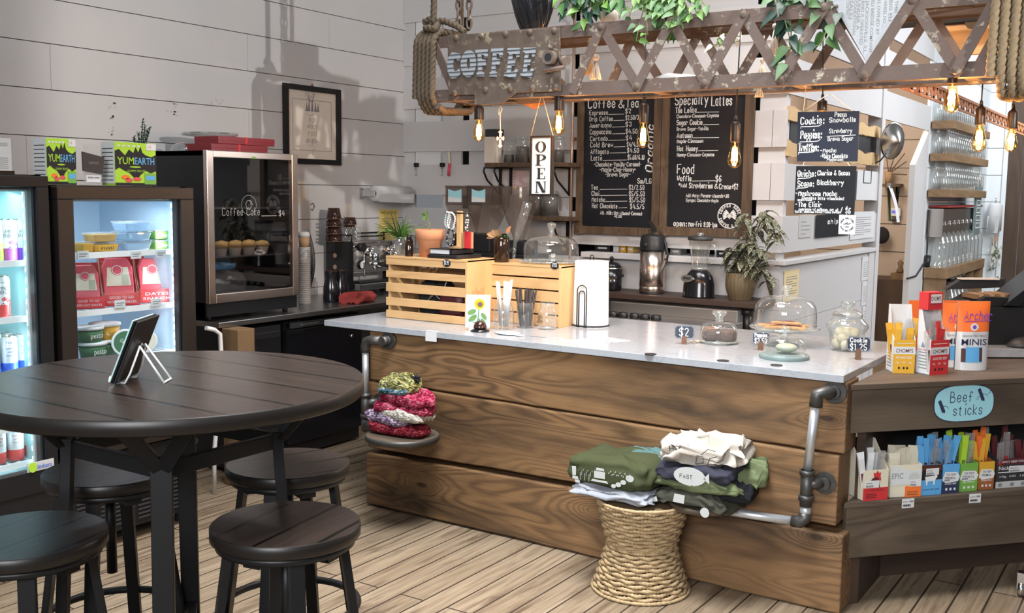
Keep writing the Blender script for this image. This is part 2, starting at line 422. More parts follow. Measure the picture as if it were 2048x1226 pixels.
mat('leaf_orange',(0.50,0.22,0.10), 0.6)
mat('stem',(0.16,0.20,0.07), 0.6)
mat('stem_brown',(0.10,0.07,0.04), 0.7)
mat('red_cloth',(0.28,0.035,0.03), 0.9, bump=0.3, bs=120)
mat('red_box',(0.21,0.008,0.014), 0.35)
mat('red',(0.55,0.03,0.035), 0.5)
mat('pink_red',(0.62,0.07,0.10), 0.35)
mat('orange',(0.80,0.17,0.03), 0.5)
mat('mustard',(0.66,0.36,0.03), 0.5)
mat('kraft',(0.42,0.27,0.15), 0.8)
mat('lime',(0.36,0.60,0.04), 0.5)
mat('sky',(0.10,0.36,0.68), 0.5)
mat('navy',(0.022,0.032,0.085), 0.55)
mat('green',(0.16,0.38,0.06), 0.5)
mat('dark_green',(0.03,0.13,0.06), 0.5)
mat('cream',(0.66,0.61,0.48), 0.6)
mat('brown_stick',(0.07,0.022,0.014), 0.4)
mat('burgundy',(0.10,0.016,0.022), 0.5)
mat('rust_brown',(0.32,0.10,0.03), 0.6)
mat('purple',(0.20,0.06,0.46), 0.5)
mat('magenta',(0.40,0.08,0.40), 0.5)
mat('aqua',(0.32,0.62,0.70), 0.6)
mat('can_white',(0.70,0.74,0.76), 0.3, 0.2)
mat('can_blue',(0.05,0.13,0.60), 0.35)
mat('can_red',(0.66,0.07,0.07), 0.35)
mat('yellow',(0.85,0.62,0.03), 0.6)
mat('gold_food',(0.60,0.40,0.14), 0.6, var=0.25, vs=30)
mat('pastry',(0.52,0.30,0.13), 0.7, var=0.35, vs=30, bump=0.5,bs=60)
mat('jam',(0.16,0.02,0.02), 0.3)
mat('brownie',(0.11,0.075,0.065), 0.75, var=0.4, vs=30, bump=0.7,bs=60)
mat('brownie_top',(0.26,0.13,0.08), 0.5, var=0.4, vs=40)
mat('cookie',(0.62,0.56,0.40), 0.8, var=0.15, vs=20, bump=0.4,bs=60)
mat('butter',(0.42,0.44,0.34), 0.5)
mat('ceramic_brown',(0.032,0.010,0.006), 0.15, spec=0.6)
mat('ceramic_bare',(0.36,0.27,0.20), 0.6)
mat('ceramic_black',(0.012,0.012,0.015), 0.16, spec=0.6)
mat('planter',(0.13,0.10,0.055), 0.6, var=0.2, vs=12)
mat('mint',(0.45,0.72,0.66), 0.4)
mat('white_wire',(0.80,0.80,0.80), 0.35)
mat('mushroom',(0.06,0.05,0.045), 0.7, var=0.7, vs=40)
mat('led',(1,1,1), 0.5, emit=(0.90,0.97,1.0), es=9.0)
mat('led_aqua',(1,1,1), 0.5, emit=(0.72,0.97,1.0), es=4.0)
mat('led_panel',(1,1,1), 0.5, emit=(0.72,0.97,1.0), es=1.1)
mat('screen_blue',(0.1,0.1,0.5), 0.5, emit=(0.15,0.12,0.7),es=0.6)
mat('filament',(1,0.7,0.3), 0.5, emit=(1.0,0.62,0.22), es=70.0)
glass('glass',(0.96,0.975,0.97), gain=1.8, haze=0.03)
glass('glass_thick',(0.88,0.92,0.91), gain=2.4, haze=0.10)
glass('glass_bottle',(0.965,0.975,0.97), gain=2.6, haze=0.08,hazec=(0.7,0.72,0.72))  # pale haze in the colour stands in for highlights on the bottles
glass('glass_smoke',(0.78,0.73,0.69), gain=1.3, haze=0.13, hazec=(0.30,0.26,0.24))
glass('glass_door',(0.93,0.96,0.97), gain=0.7)
glass('glass_dark',(0.62,0.60,0.61), gain=1.0)
glass('glass_bulb',(1.0,0.80,0.50), refl=(1,0.85,0.6), gain=1.5)
glass('glass_tub',(0.70,0.84,0.94), gain=1.2, haze=0.35, hazec=(0.55,0.70,0.85))
glass('film',(0.92,0.92,0.92), gain=1.6, haze=0.12)
wood('timber',(0.262,0.144,0.062),(0.058,0.029,0.012), 'X',1.35,40,1.3,0.62,0.75,0.95,(0.022,0.013,0.008),fine=0.45,sharp=1.8)
wood('timber_end',(0.24,0.135,0.06),(0.09,0.045,0.018), 'Z',1.8,20,0.6,0.7,0.6,0.5)
wood('shelf_wood',(0.125,0.092,0.064),(0.040,0.028,0.020), 'X',1.2,22,0.7,0.6,0.6,0.6,sharp=1.5)
wood('pine',(0.70,0.44,0.205),(0.40,0.20,0.075), 'X', 1.7, 14,1.0,0.55,0.42,0.10,(0.22,0.10,0.04),fine=0.28)
wood('pine_end',(0.70,0.44,0.205),(0.52,0.28,0.11), 'Z', 1.5,12,0.4,0.55,0.3,0.0,fine=0.25)
wood('raw_pine',(0.62,0.44,0.23),(0.40,0.24,0.10), 'Y', 1.2,12,0.4,0.6,0.35,0.0,fine=0.3)
wood('barn_wood',(0.150,0.092,0.052),(0.045,0.026,0.014), 'Z',2.2,22,0.4,0.7,0.6,0.6)
wood('dark_plank',(0.060,0.036,0.026),(0.022,0.013,0.010), 'X',1.2,14,0.3,0.5,0.5,0.3)
wood('dark_plank_y',(0.085,0.050,0.030),(0.03,0.018,0.011),'Z',1.0,14,0.4,0.6,0.5,0.3)
wood('rustic_shelf',(0.30,0.19,0.10),(0.14,0.08,0.04), 'Y',1.2,14,0.4,0.6,0.5,0.3)
wood('post_wood',(0.22,0.135,0.065),(0.10,0.055,0.026), 'Z',1.4,14,0.5,0.65,0.5,0.3)
def floor_mat():
 m, nt, out = nt_new('floor_boards')
 v = coords(nt, rot=(0,0,radians(90)))
 br = N(nt, 'ShaderNodeTexBrick',{'Vector':v,'Color1':(0.15,0.15,0.15,1),'Color2':(0.85,0.85,0.85,1),'Mortar':(0,0,0,1),'Scale':1.0,'Mortar Size':0.0045,'Mortar Smooth':0.3,'Bias':0.0,'Brick Width':2.3,'Row Height':0.118},offset=0.37)
 val = N(nt, 'ShaderNodeSeparateColor',{0:br.outputs[0]}).outputs[0]
 n1 = N(nt, 'ShaderNodeTexNoise',{'Vector':coords(nt,(55,2.2,1)),'Scale':1.0,'Detail':5.0,'Roughness':0.6,'Distortion':0.4})
 n2 = N(nt, 'ShaderNodeTexNoise',{'Vector':coords(nt,(14,1.6,1),loc=(4,2,0)),'Scale':1.0,'Detail':6.0,'Roughness':0.68})
 n3 = N(nt, 'ShaderNodeTexNoise',{'Vector':coords(nt,(1,1,1)),'Scale':0.9,'Detail':3.0})
 base = mixc(nt, val,(0.235,0.178,0.118),(0.315,0.245,0.17))
 base = mixc(nt, N(nt,'ShaderNodeMapRange',{0:n1.outputs[0],1:0.40,2:0.70,3:0.0,4:0.85}).outputs[0],base,(0.125,0.083,0.05))
 base = mixc(nt, N(nt,'ShaderNodeMapRange',{0:n2.outputs[0],1:0.52,2:0.66,3:0.0,4:0.9}).outputs[0],base,(0.075,0.045,0.028))
 base = mixc(nt, N(nt,'ShaderNodeMapRange',{0:n3.outputs[0],1:0.35,2:0.7,3:0.0,4:0.25}).outputs[0],base,(0.17,0.115,0.07))
 base = mixc(nt, br.outputs[1], base,(0.030,0.020,0.013))
 b = N(nt, 'ShaderNodeBsdfPrincipled',{'Base Color':base,'Roughness':0.5})
 bp = N(nt, 'ShaderNodeBump',{'Height':math_(nt,'SUBTRACT',math_(nt,'MULTIPLY',n1.outputs[0],0.4),br.outputs[1]),'Strength':0.4,'Distance':0.006})
 nt.links.new(bp.outputs[0], b.inputs['Normal']);nt.links.new(b.outputs[0],out.inputs[0])
floor_mat()
def table_mat(name, row):
 """espresso-stained boards with V-grooves and a satin sheen"""
 m, nt, out = nt_new(name)
 v = coords(nt, loc=(13,row*0.3,0))
 br = N(nt, 'ShaderNodeTexBrick',{'Vector':v,'Color1':(0.2,0.2,0.2,1),'Color2':(0.8,0.8,0.8,1),'Mortar':(0,0,0,1),'Scale':1.0,'Mortar Size':0.0065,'Brick Width':60.0,'Row Height':row},offset=0.0)
 n1 = N(nt, 'ShaderNodeTexNoise',{'Vector':coords(nt,(3.0,90,90)),'Scale':1.0,'Detail':4.0,'Roughness':0.6})
 n2 = N(nt, 'ShaderNodeTexNoise',{'Vector':coords(nt,(1.6,16,16)),'Scale':1.0,'Detail':4.0,'Roughness':0.6,'Distortion':0.8})
 base = mixc(nt, n1.outputs[0],(0.009,0.006,0.005),(0.030,0.020,0.016))
 base = mixc(nt, N(nt,'ShaderNodeMapRange',{0:n2.outputs[0],1:0.55,2:0.8,3:0.0,4:0.6}).outputs[0],base,(0.042,0.029,0.023))
 base = mixc(nt, br.outputs[1], base,(0.0012,0.001,0.001))
 b = N(nt, 'ShaderNodeBsdfPrincipled',{'Base Color':base,'Roughness':0.30,'Specular IOR Level':0.16})
 bp = N(nt, 'ShaderNodeBump',{'Height':math_(nt,'SUBTRACT',math_(nt,'MULTIPLY',n1.outputs[0],0.35),br.outputs[1]),'Strength':0.35,'Distance':0.004})
 nt.links.new(bp.outputs[0], b.inputs['Normal']);nt.links.new(b.outputs[0],out.inputs[0])
table_mat('espresso_boards', 0.176)
table_mat('espresso_seat', 0.13)
mat('espresso_edge',(0.009,0.0065,0.0055), 0.4, var=0.2, vs=40)
def marble_mat():
 m, nt, out = nt_new('marble')
 n1 = N(nt, 'ShaderNodeTexNoise',{'Vector':coords(nt),'Scale':3.2,'Detail':7.0,'Roughness':0.62,'Distortion':1.6})
 vein = math_(nt, 'ABSOLUTE', math_(nt,'SUBTRACT',n1.outputs[0],0.5))
 vf = N(nt, 'ShaderNodeMapRange',{0:vein,1:0.0,2:0.022,3:0.5,4:0.0}).outputs[0]
 n2 = N(nt, 'ShaderNodeTexNoise',{'Vector':coords(nt),'Scale':60,'Detail':2.0})
 base = mixc(nt, n2.outputs[0],(0.32,0.34,0.37),(0.38,0.40,0.43));base = mixc(nt,vf,base,(0.24,0.26,0.29))
 b = N(nt, 'ShaderNodeBsdfPrincipled',{'Base Color':base,'Roughness':0.16,'Specular IOR Level':0.5})
 nt.links.new(b.outputs[0], out.inputs[0])
marble_mat()
def rust_mat(name, base_, flakes, amt, rust=(0.11,0.045,0.025)):
 m, nt, out = nt_new(name)
 n1 = N(nt, 'ShaderNodeTexNoise',{'Vector':coords(nt),'Scale':9,'Detail':6.0,'Roughness':0.7})
 n2 = N(nt, 'ShaderNodeTexNoise',{'Vector':coords(nt,loc=(5,3,1)),'Scale':22,'Detail':5.0,'Roughness':0.65})
 n3 = N(nt, 'ShaderNodeTexNoise',{'Vector':coords(nt,loc=(1,8,2)),'Scale':3.5,'Detail':3.0})
 c = mixc(nt, N(nt,'ShaderNodeMapRange',{0:n1.outputs[0],1:0.35,2:0.7,3:0.0,4:0.9}).outputs[0],base_,rust)
 mask = math_(nt, 'MULTIPLY', N(nt,'ShaderNodeMapRange',{0:n2.outputs[0],1:0.60-amt*0.1,2:0.66-amt*0.1}).outputs[0],N(nt,'ShaderNodeMapRange',{0:n3.outputs[0],1:0.45,2:0.60}).outputs[0])
 c = mixc(nt, mask, c, flakes)
 b = N(nt, 'ShaderNodeBsdfPrincipled',{'Base Color':c,'Roughness':0.72,'Metallic':0.15})
 bp = N(nt, 'ShaderNodeBump',{'Height':n2.outputs[0],'Strength':0.35,'Distance':0.004});nt.links.new(bp.outputs[0],b.inputs['Normal'])
 nt.links.new(b.outputs[0], out.inputs[0])
rust_mat('rust_iron',(0.135,0.103,0.09),(0.42,0.38,0.30), 0.35,(0.125,0.080,0.062))
rust_mat('rust_plate',(0.135,0.104,0.084),(0.36,0.30,0.21),0.6,(0.085,0.058,0.042))
rust_mat('rust_bulb_lit',(0.52,0.23,0.10),(0.55,0.36,0.2), 0.2,(0.40,0.15,0.06))  # warm bulb light is put into this brighter, more orange rust colour
def stripes(name, a, b_, axis, period, duty=0.2, rough=0.45,metal=0.0,bump=0.5):
 m, nt, out = nt_new(name)
 tc = N(nt, 'ShaderNodeTexCoord');sx = N(nt, 'ShaderNodeSeparateXYZ',{0:tc.outputs['Object']})
 q = math_(nt, 'FRACT', math_(nt,'DIVIDE',sx.outputs['XYZ'.index(axis)],period))
 lt = math_(nt, 'LESS_THAN', q, duty)
 n = N(nt, 'ShaderNodeTexNoise',{'Vector':coords(nt),'Scale':25,'Detail':4})
 c = mixc(nt, n.outputs[0], tuple(x*0.8 for x in a), a);c = mixc(nt,lt,c,b_)
 bb = N(nt, 'ShaderNodeBsdfPrincipled',{'Base Color':c,'Roughness':rough,'Metallic':metal})
 bp = N(nt, 'ShaderNodeBump',{'Height':math_(nt,'SINE',math_(nt,'MULTIPLY',q,2*pi)),'Strength':bump,'Distance':0.004});nt.links.new(bp.outputs[0],bb.inputs['Normal'])
 nt.links.new(bb.outputs[0], out.inputs[0])
stripes('corrugated',(0.36,0.39,0.43),(0.06,0.065,0.07), 'Z',0.0215,0.16,0.5,0.3)
def knit(name, cols, sc=85.0, bump=0.9):
 m, nt, out = nt_new(name)
 vo = N(nt, 'ShaderNodeTexVoronoi',{'Vector':coords(nt,(1,1,1.6)),'Scale':sc})
 n = N(nt, 'ShaderNodeTexNoise',{'Vector':coords(nt),'Scale':26,'Detail':3})
 k = len(cols);st =[(0.32+0.36*i/max(1,k-1),c)for i, c in enumerate(cols)]
 sp = N(nt, 'ShaderNodeSeparateColor',{0:vo.outputs['Color']}).outputs[0]
 c = ramp(nt, math_(nt,'ADD',math_(nt,'MULTIPLY',n.outputs[0],0.65),math_(nt,'MULTIPLY',sp,0.35)),st)
 c = mixc(nt, N(nt,'ShaderNodeMapRange',{0:vo.outputs['Distance'],1:0.35,2:0.75,3:0.0,4:0.6}).outputs[0],c,tuple(x*0.25 for x in cols[0]))
 b = N(nt, 'ShaderNodeBsdfPrincipled',{'Base Color':c,'Roughness':0.95,'Specular IOR Level':0.1})
 bp = N(nt, 'ShaderNodeBump',{'Height':vo.outputs['Distance'],'Strength':bump,'Distance':0.006,},invert=True);nt.links.new(bp.outputs[0],b.inputs['Normal'])
 nt.links.new(b.outputs[0], out.inputs[0])
knit('knit_red',[(0.16,0.012,0.02),(0.36,0.03,0.05),(0.52,0.10,0.14)])
knit('knit_raspberry',[(0.17,0.008,0.025),(0.42,0.03,0.09),(0.58,0.16,0.22)])
knit('knit_lilac',[(0.10,0.05,0.10),(0.36,0.26,0.42),(0.66,0.56,0.64)])
knit('knit_cream',[(0.40,0.36,0.30),(0.66,0.62,0.54),(0.76,0.73,0.66)])
knit('knit_olive',[(0.05,0.05,0.02),(0.30,0.29,0.08),(0.46,0.44,0.22),(0.10,0.10,0.06)])
knit('knit_teal',[(0.02,0.04,0.05),(0.06,0.16,0.22),(0.36,0.36,0.34)])
def fabric(name, c, var=0.12):
 mat(name, c, 0.92, var=var, vs=9, bump=0.25, bs=220, spec=0.15)
fabric('tee_green',(0.048,0.056,0.026));fabric('tee_heather',(0.30,0.315,0.35));fabric('tee_cream',(0.44,0.40,0.35));fabric('tee_navy',(0.035,0.036,0.052))
fabric('tee_sage',(0.12,0.145,0.075));fabric('tee_camo',(0.055,0.055,0.042),0.5);fabric('tee_black',(0.016,0.017,0.021));fabric('tee_teal',(0.085,0.15,0.15))
mat('shirt_ink',(0.46,0.48,0.47), 0.9)
mat('wicker',(0.40,0.285,0.155), 0.75, var=0.4, vs=14, bump=0.4,bs=130)
mat('wicker_dark',(0.16,0.10,0.05), 0.8)
mat('rope',(0.255,0.190,0.115), 0.9, var=0.25, vs=60, bump=0.5,bs=260)
mat('rope_dark',(0.105,0.078,0.052), 0.9, var=0.3, vs=60, bump=0.5,bs=260)
mat('twine',(0.55,0.42,0.32), 0.9)
mat('cotton',(0.68,0.60,0.50), 0.95)
# ------------------------------------------------------------------ the setting
LW, BW, WX = -5.10, 6.21, -2.10
def planks_along_y(name, X, y0, y1, zs, m, joints=(), gap=0.0022,th=0.02):
 g = G().m(m)
 for i, (a, b)in enumerate(zip(zs,zs[1:])):
  cuts = sorted([y0,y1]+[j for k,j in joints if k==i])
  for c0, c1 in zip(cuts, cuts[1:]):
   g.box(X-th, c0+(gap/2 if c0!=y0 else 0), a+gap, X, c1-(gap/2 if c1!=y1 else 0),b-gap)
 g.m('void').box(X-th-0.02, y0, zs[0], X-th+0.004, y1, zs[-1])
 return struct(g.obj(name))
struct(G().m('floor_boards').box(-5.3,-1.0,-0.05,3.2,14.0,0.0).obj('floor'))
zs =[0.0, 0.245, 0.485, 0.725, 0.960, 1.198, 1.435, 1.673, 1.902,2.147,2.387,2.618,2.85,3.08,3.31,3.54]
jy = lambda x, y:PX(x, y, LW).y
planks_along_y('wall_left', LW, 0.4, BW+0.03, zs, 'white_paint',[(10,jy(495,100)),(8,jy(498,260)),(7,jy(53,300)),(11,jy(658,40)),(9,jy(430,190)-1.1)])
# back wall of wide boards over a recessed layer, open in places to the dark room behind
BZ =[(0.93,1.20),(1.29,1.515),(1.612,1.838),(1.937,2.160),(2.258,2.480),(2.58,2.80),(2.90,3.12),(3.22,3.50)]
g = G().m('white_paint')
for a, b in BZ[1:]:
 g.box(LW+0.001, BW, a, WX-0.09, BW+0.022, b);g.box(WX-0.086,BW,a,WX,BW+0.022,b)
for a, b in((0.0,0.31),(0.313,0.62),(0.623,0.93),(0.933,1.205)):g.box(LW+0.001,BW+0.002,a,WX-0.002,BW+0.022,b)
bx = lambda x:PY(x, 300, BW).x
for(a, b)in((LW,bx(826)),(bx(882),bx(919)),(bx(934),bx(1141)),(bx(1152),bx(1500)),(bx(1514),bx(1568))):
 g.box(a+0.001, BW+0.024, 1.5, b, BW+0.045, 3.5)
g.m('print_white').box(bx(828), BW+0.020, 1.70, bx(878), BW+0.024,3.5)
g.m('white_paint').box(LW, BW+0.024, 1.20, bx(826), BW+0.045,1.5).box(bx(890),BW+0.024,1.20,bx(1095),BW+0.045,1.5)
struct(g.obj('wall_back'))
struct(G().m('void').box(LW+0.1,BW+0.45,0.9,WX-0.3,BW+0.5,3.5).obj('dark_sheet_behind_slats'))  # near-black sheet, the darkness of the room behind put into its colour
g = G().m('white_paint').box(PY(1172,500,BW).x, BW-0.075, 1.205,WX-0.10,BW+0.30,1.243)
struct(g.obj('trim_1',bevel=0.004))
# the wing wall, its half wall, post and the openings beyond
g = G().m('white_paint')
for a, b in BZ[1:3]:g.box(WX-0.022, BW+0.024, a, WX, 8.44, b)
for a, b in BZ[4:]:g.box(WX-0.022, BW+0.024, a, WX, 10.25, b)
for a, b in((0.0,0.46),(0.463,0.84),(0.843,1.21)):g.box(WX-0.03,BW+0.024,a,WX-0.004,8.40,b)
g.box(WX-0.045, BW+0.023, 0, WX-0.023, BW+0.12, 3.4)
struct(g.obj('wall_right'))
struct(G().m('white_paint').box(WX-0.09,BW-0.02,1.213,WX+0.03,8.42,1.243).obj('trim_2',bevel=0.004))
struct(G().m('white_paint').box(WX-0.05,8.26,0,WX+0.012,8.42,1.21).obj('trim_3',bevel=0.004))
struct(G().m('white_paint').box(WX-0.10,8.442,0,WX+0.014,8.535,3.4).obj('trim_4',bevel=0.004))
def live_edge(g, z0, z1, y0, y1, seed):
 rnd = random.Random(seed);n = 26;top =[];bot =[]
 for i in range(n+1):
  y = y0+(y1-y0)*i/n
  top.append((y,z1+0.012*sin(i*1.3+seed)+rnd.uniform(-.004,.004)));bot.append((y,z0+rnd.uniform(-.003,.003)))
 g.prism(bot+top[::-1], -0.018, 0.004, YZ((WX,0,0)))
g = G().m('raw_pine');live_edge(g, 2.100, 2.178, BW+0.03, 8.43,1);struct(g.obj('trim_5'))
g = G().m('raw_pine');live_edge(g, 1.882, 1.972, BW+0.03, 8.43,2);struct(g.obj('trim_6'))
g = G().m('raw_pine');g.m('charcoal').box(WX-0.05, BW+0.14,1.97,WX-0.022,8.43,2.10)  # dark strip filling the gap between boards, its darkness put into the colour
struct(g.obj('dark_gap_strip'))
D0, D1 = 9.72, 10.22
g = G().m('white_paint').prism([(D0,0),(D1,0),(D1,2.26),(D0+0.5,2.26),(D0,1.93)],-0.05,0.0,YZ((WX,0,0)))
struct(g.obj('wall_pier'))
struct(G().m('tan_paint').box(-3.75,BW+0.55,0,-3.7,11.6,3.5).box(-3.75,11.6,0,WX-0.06,11.65,3.5).obj('wall_kitchen'))
g = G().m('void')
for z in(0.75, 1.05, 1.35, 1.65, 1.95, 2.25, 2.55):g.box(-3.69,11.597,z,WX-0.06,11.6,z+0.006)
struct(g.obj('trim_8'))
planks_y =[0.0, 0.32, 0.64, 0.96, 1.28, 1.60, 1.92, 2.24, 2.56,2.9,3.3]
FX = PY(2018, 300, 13.6).x
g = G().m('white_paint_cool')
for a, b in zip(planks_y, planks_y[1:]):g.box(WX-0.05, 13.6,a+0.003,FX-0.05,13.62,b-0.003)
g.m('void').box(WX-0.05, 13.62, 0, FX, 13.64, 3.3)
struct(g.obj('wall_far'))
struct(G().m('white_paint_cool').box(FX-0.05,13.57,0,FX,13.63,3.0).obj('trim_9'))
g = G().m('dark_plank_y')
for i in range(7):g.box(FX+0.002+i*0.16, 13.58, 0.0, FX+0.155+i*0.16,13.6,3.0)
struct(g.obj('door_1'))
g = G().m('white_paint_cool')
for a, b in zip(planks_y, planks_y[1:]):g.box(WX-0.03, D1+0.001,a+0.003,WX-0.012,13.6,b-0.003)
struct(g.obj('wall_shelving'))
# ------------------------------------------------------------------ service counter of stacked timbers
CT = 0.955
t = thing('service_counter', 'long service counter of three stacked rough timbers under the white marble top','counter',(-2.3,4.0,0))
Mi = T(2.3, -4.0, 0)
xr1, xr2, xr3 = PY(1692, 850, 4.0).x, PY(1677, 960, 3.99).x,PY(1684,1150,3.985).x
def timber(zl0, zl1, zr0, zr1, x0, x1, y0, y1, seed):
 rnd = random.Random(seed);n = 22;top =[];bot =[]
 for i in range(n+1):
  u = i/n;x = x0+(x1-x0)*u
  top.append((x,zl1+(zr1-zl1)*u+rnd.uniform(-.0025,.0025)));bot.append((x,zl0+(zr0-zl0)*u+rnd.uniform(-.002,.002)))
 return G(Mi).m('timber').prism(bot+top[::-1], -y1, -y0, frame((0,0,0),(1,0,0),(0,0,1)))
timber(0.664, 0.924, 0.640, 0.924, -3.505, xr1, 4.0, 4.16, 1).obj('timber',t,bevel=0.007)
timber(0.308, 0.655, 0.353, 0.632, -3.505, xr2, 3.985, 4.15,2).obj('timber',t,bevel=0.007)
timber(0.012, 0.283, 0.004, 0.322, -3.508, xr3, 3.975, 4.17,3).obj('timber',t,bevel=0.007)
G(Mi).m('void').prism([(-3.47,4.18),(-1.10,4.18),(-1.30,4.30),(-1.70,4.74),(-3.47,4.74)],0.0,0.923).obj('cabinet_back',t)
yb = PZ(1218, 635, CT).y
g = G().m('marble').box(-3.80, 3.975, CT-0.03, -1.078, yb, CT)
tag(g.obj('marble_countertop',bevel=0.002), 'white veined marble countertop laid over the timber counter','countertop')
# swing-out pipe seats screwed to the counter front
def flange(g, c, n=(0,-1,0), r=0.045):
 n = Vector(n);c = Vector(c)
 g.cyl(c, c+n*0.012, r, 22);g.cyl(c+n*0.012, c+n*0.03, r*0.55,18)
def elbow(g, pts, r):g.tube(pts, r, 14)
pw = 3.93
pl = PY(731, 780, pw).x
t = thing('pipe_seat', 'grey pipe bracket with a round wooden seat holding the knitted hats','swing seat',(pl,pw,0));Ml = T(-pl,-pw,0)
G(Ml).m('galvanised').cyl((pl,pw,0.845),(pl,pw,0.60), 0.0165).obj('pipe',t)
g = G(Ml).m('pipe_iron');flange(g,(pl+0.105,3.995,0.885));g.cyl((pl+0.105,3.99,0.885),(pl+0.105,pw,0.885),0.024)
g.tube([(pl+0.105,pw,0.887),(pl+0.04,pw,0.887),(pl+0.012,pw,0.878),(pl,pw,0.845),(pl,pw,0.82)],[0.024,0.024,0.026,0.026,0.024],14);g.obj('elbow_fitting',t)
g = G(Ml).m('pipe_iron');g.cyl((pl,pw,0.61),(pl,pw,0.47), 0.023).cyl((pl,pw,0.605),(pl,pw,0.59),0.029).cyl((pl,pw,0.50),(pl,pw,0.485),0.029)
g.cyl((pl,pw,0.56),(pl+0.05,3.99,0.56), 0.022);flange(g,(pl+0.05,3.995,0.56));g.obj('tee_fitting',t)
sr = px2m(68, PZ(805,868,0.39));sc_ = PY(805, 868, 3.968-sr);ss = sc_.z-0.405
g = G(Ml).m('pipe_iron').tube([(pl,pw,0.48),(pl+0.005,pw-0.005,0.42),(pl+0.03,pw-0.02,0.385+ss),(sc_.x,sc_.y,0.365+ss)],0.023,14);flange(g,(sc_.x,sc_.y,0.350+ss),(0,0,1));g.obj('swing_arm',t)
G(Ml).m('shelf_wood').lathe([(sr,0.382),(sr,0.405)],(sc_.x,sc_.y,ss),40).m('pipe_iron').lathe([(sr+0.002,0.380),(sr+0.004,0.380),(sr+0.004,0.407),(sr+0.001,0.407)],(sc_.x,sc_.y,ss),40,cap0=False,cap1=False).obj('seat',t)
# knitted hats on it
def soft(name, m, c, sx, sy, h, label, cat, group=None, amp=0.010,seed=0,roll=None,rotz=0.0,flop=0.0,parts=(),e=0.5,ke=0.42,cr=0.0):
 """a folded knitted or cotton thing: a pillowed slab with folds"""
 rnd = random.Random(seed);o1, o2 = rnd.uniform(0, 9), rnd.uniform(0,9)
 def fn(u, v):
  a = 2*pi*u;b = pi*(v-.5)
  ca, sa = cos(a), sin(a)
  px_ = abs(ca)**e*(1 if ca>0 else-1);py_ = abs(sa)**e*(1 if sa>0 else-1)
  k = max(0.0, cos(b))**ke
  wob = 1+0.06*mnoise.noise((px_*1.7+o1,py_*1.7,v*3+o2))+.035*mnoise.noise((px_*5+o1,py_*5,v*7+o2))
  z = 0.5*h*(1+(abs(sin(b))**0.8*(1 if b>0 else-1)))
  z+=amp*(mnoise.noise((px_*2.2+o1,py_*2.2+o2,0.3))+.55*mnoise.noise((px_*5+o2,py_*4+o1,1.3)))*(1 if b>-0.4 else .2)
  if cr:z+=cr*(0.5-abs(mnoise.noise((px_*3.1+o2+v*2,py_*2.6+o1,v*2.5))))*2;wob+=1.2*cr/h*mnoise.noise((px_*4+o2,py_*4+o1,v*6))
  r = Vector((px_*k*sx/2*wob,py_*k*sy/2*wob,z))
  if flop:r.z-=flop*max(0, abs(r.x)-sx*.28)/sx*(1 if roll is None else roll)
  return r
 t = G().m(m).grid(fn, 64, 22, wrapu=True).obj(name, smooth=True)
 t.location = c;t.rotation_euler =(0, 0, rotz)
 return tag(t, label, cat, group)
def at(x, y, z):return PZ(x, y, z)
hx = lambda x, z:Vector((PY(x,800,sc_.y).x,sc_.y-0.01,z+ss))
m1 = px2m(1.1, sc_)
gh = 'knitted hats on the round seat'
soft('knit_hat', 'knit_red', hx(803,0.408), 118*m1, 0.15, 0.056,'red knitted hat flattened on the wooden seat, lowest of the pile','hat',gh,0.02,1,rotz=0.08)
soft('knit_scarf', 'knit_lilac', hx(786,0.452), 112*m1, 0.15,0.060,'lilac knitted cowl with a rolled edge, above the lowest red hat','scarf',gh,0.02,2,rotz=-0.15)
soft('knit_hat', 'knit_cream', hx(818,0.482), 96*m1, 0.17, 0.058,'cream knitted hat peeping out under the raspberry hats','hat',gh,0.02,3)
o = soft('knit_hat', 'knit_raspberry', hx(813,0.512), 118*m1,0.15,0.056,'raspberry knitted hat with a scalloped edge, above the cream one','hat',gh,0.028,4,rotz=0.1)
soft('knit_hat', 'knit_raspberry', hx(818,0.553), 108*m1, 0.14,0.066,'raspberry knitted hat lying just under the mossy bobble hat','hat',gh,0.028,5,rotz=-0.1)
hb = soft('bobble_hat', 'knit_olive', hx(803,0.606), 78*m1,0.13,0.074,'mossy yellow knitted hat with black pompom topping the pile','hat',gh,0.03,6,rotz=0.15)
g = G().m('knit_teal')
g.grid(lambda u, v:Vector(((u-.5)*60*m1,-0.062-0.012*sin(pi*v)-0.01*sin(pi*u),0.004+0.028*v)),12,4);g.obj('hat_brim',hb)
g = G().m('black_fabric');rnd = random.Random(5)
for i in range(60):
 d = Vector((rnd.gauss(0,1),rnd.gauss(0,1),rnd.gauss(0,1))).normalized();b0 = Vector((32*m1,0.0,0.075))
 g.tube([b0,b0+d*0.026],[0.004,0.002], 4)
g.obj('pompom', hb)
pr = PY(1632, 800, pw).x;pb = PY(1612, 1000, pw).x
t = thing('pipe_seat', 'grey pipe bracket running to the seat hidden under the folded shirts','swing seat',(pr,pw,0));Ml = T(-pr,-pw,0)
G(Ml).m('galvanised').cyl((pr,pw,0.86),(pb,pw,0.56), 0.0175).obj('pipe',t)
zc = PY(1470, 1023, pw-0.03).z
g = G(Ml).m('pipe_iron');flange(g,(pr+0.055,3.995,0.885));g.tube([(pr+0.055,3.99,0.885),(pr+0.03,pw+0.02,0.885),(pr+0.004,pw,0.88),(pr,pw,0.83)],0.026,14);g.obj('elbow_fitting',t)
g = G(Ml).m('pipe_iron');g.cyl((pb,pw,0.575),(pb,pw,0.43), 0.024).cyl((pb,pw,0.575),(pb,pw,0.555),0.030).cyl((pb,pw,0.475),(pb,pw,0.455),0.030).cyl((pb,pw,0.52),(pb+0.055,3.985,0.52),0.022);flange(g,(pb+0.055,3.99,0.52));g.obj('tee_fitting',t)
